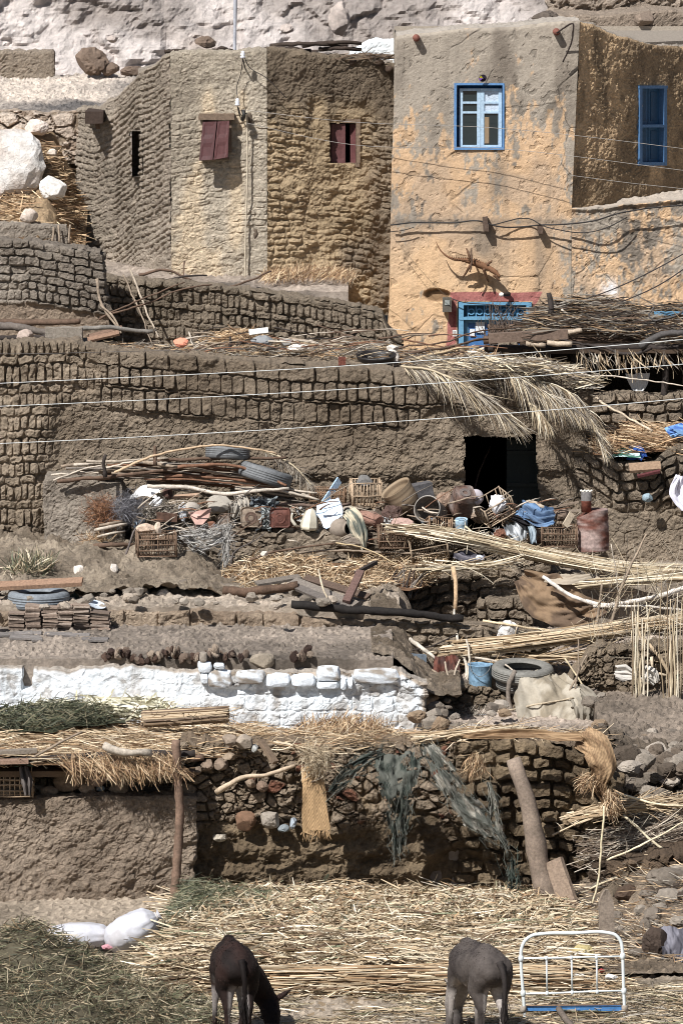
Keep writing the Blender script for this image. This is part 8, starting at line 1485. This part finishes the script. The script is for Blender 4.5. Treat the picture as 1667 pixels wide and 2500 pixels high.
    W_ = co.reshape(-1, 3)+A(o.location); N_ = nr.reshape(-1, 3); cl = cl.reshape(-1, 4)[:, :3]; rs = np.random.RandomState(k+50); ii = rs.randint(nv_, size=16000); ii = ii[W_[ii, 2] > .05]; N_ = N_[ii]
    d = A([0, 0, -1.])-N_*(N_@A([0, 0, -1.]))[:, None]+N_*.1+rs.normal(size=(len(ii), 3))*.12; d /= np.linalg.norm(d, axis=1)[:, None]; dust = ss(.02, .16, n3(W_[ii], 6, k+3)); q = MB()
    strips(q, W_[ii]-N_*.004, d, rs.uniform(.012, .028, len(ii)), rs.uniform(.003, .006, len(ii)), cl[ii]*rs.uniform(.7, 1.5, (len(ii), 1))+lin((120, 108, 96))*.12*dust[:, None], .2, seg=2, rs=rs); q.build('coat', FUR, o)
    q = MB(); pts = [L(.66, 0, .86)]+[A(p)+A([0, 0, r*.9]) for p, r in neckpts]; P_ = smoothpath(pts, 40); n = 420; i = rs.randint(40, size=n); strips(q, P_[i]+rs.normal(size=(n, 3))*.012-A([0, 0, .02]), dirs(n, (0, 0, 1), (.35, .35, .2), rs), rs.uniform(.05, .1, n), rs.uniform(.004, .008, n), pick(A([coat[0]*.4, coat[0]*.6]), n, rs), .1, rs=rs); q.build('mane', FUR, o)
    q = MB(); hd0, hd1 = A(head[0][0]), A(head[-1][0]); d = hd1-hd0; d /= np.linalg.norm(d); sd = np.cross(d, (0, 0, 1)); sd /= np.linalg.norm(sd)
    for s__ in (-1, 1): e = MB(); e.add(ICO[2][0]*.018+hd0*.62+hd1*.38+sd*s__*.075, lin((20, 16, 14)), T=ICO[2][1]); e.build('eye', ENAM, o)
    return o
def mixc2(a, b_, m): return a*(1-m[:, None])+A(b_)*m[:, None]
p = flat(580, 2556, 0); hx, hy = p[0], p[1]
donkey(hx, hy, math.radians(-9), [(at(614, 2388, hy+.72), .135), (at(640, 2424, hy+.82), .11), (at(654, 2446, hy+.84), .095)], [(at(656, 2450, hy+.82), .1), (at(662, 2476, hy+.74), .09), (at(665, 2504, hy+.68), .065), (at(665, 2526, hy+.64), .058), (at(664, 2536, hy+.63), .052)],
       'dark brown donkey seen from behind, head down to the right', (lin((26, 18, 16)), lin((46, 31, 27))), lin((150, 142, 138)), 5, .04, [(at(674, 2440, hy+.84), at(710, 2416, hy+.86)), (at(646, 2440, hy+.92), at(668, 2412, hy+1.0))], .945)
p = flat(1196, 2560, 0); hx, hy = p[0], p[1]
donkey(hx, hy, math.radians(-21), [(at(1118, 2410, hy+.75), .11), (at(1108, 2450, hy+.85), .09), (at(1108, 2480, hy+.86), .075)], [(at(1108, 2484, hy+.85), .08), (at(1104, 2510, hy+.75), .07), (at(1102, 2540, hy+.7), .05), (at(1102, 2558, hy+.68), .045)],
       'grey donkey seen from behind, grazing with its head to the left', (lin((60, 54, 52)), lin((84, 77, 73))), lin((170, 162, 156)), 9, .05, [(at(1112, 2425, hy+.84), at(1085, 2388, hy+.84))], .94)
asthing()
for o in COL.objects:
    if o.get('category') is None and o.parent is None and o.type == 'MESH' and not o.get('kind'): print('UNTAGGED', o.name)
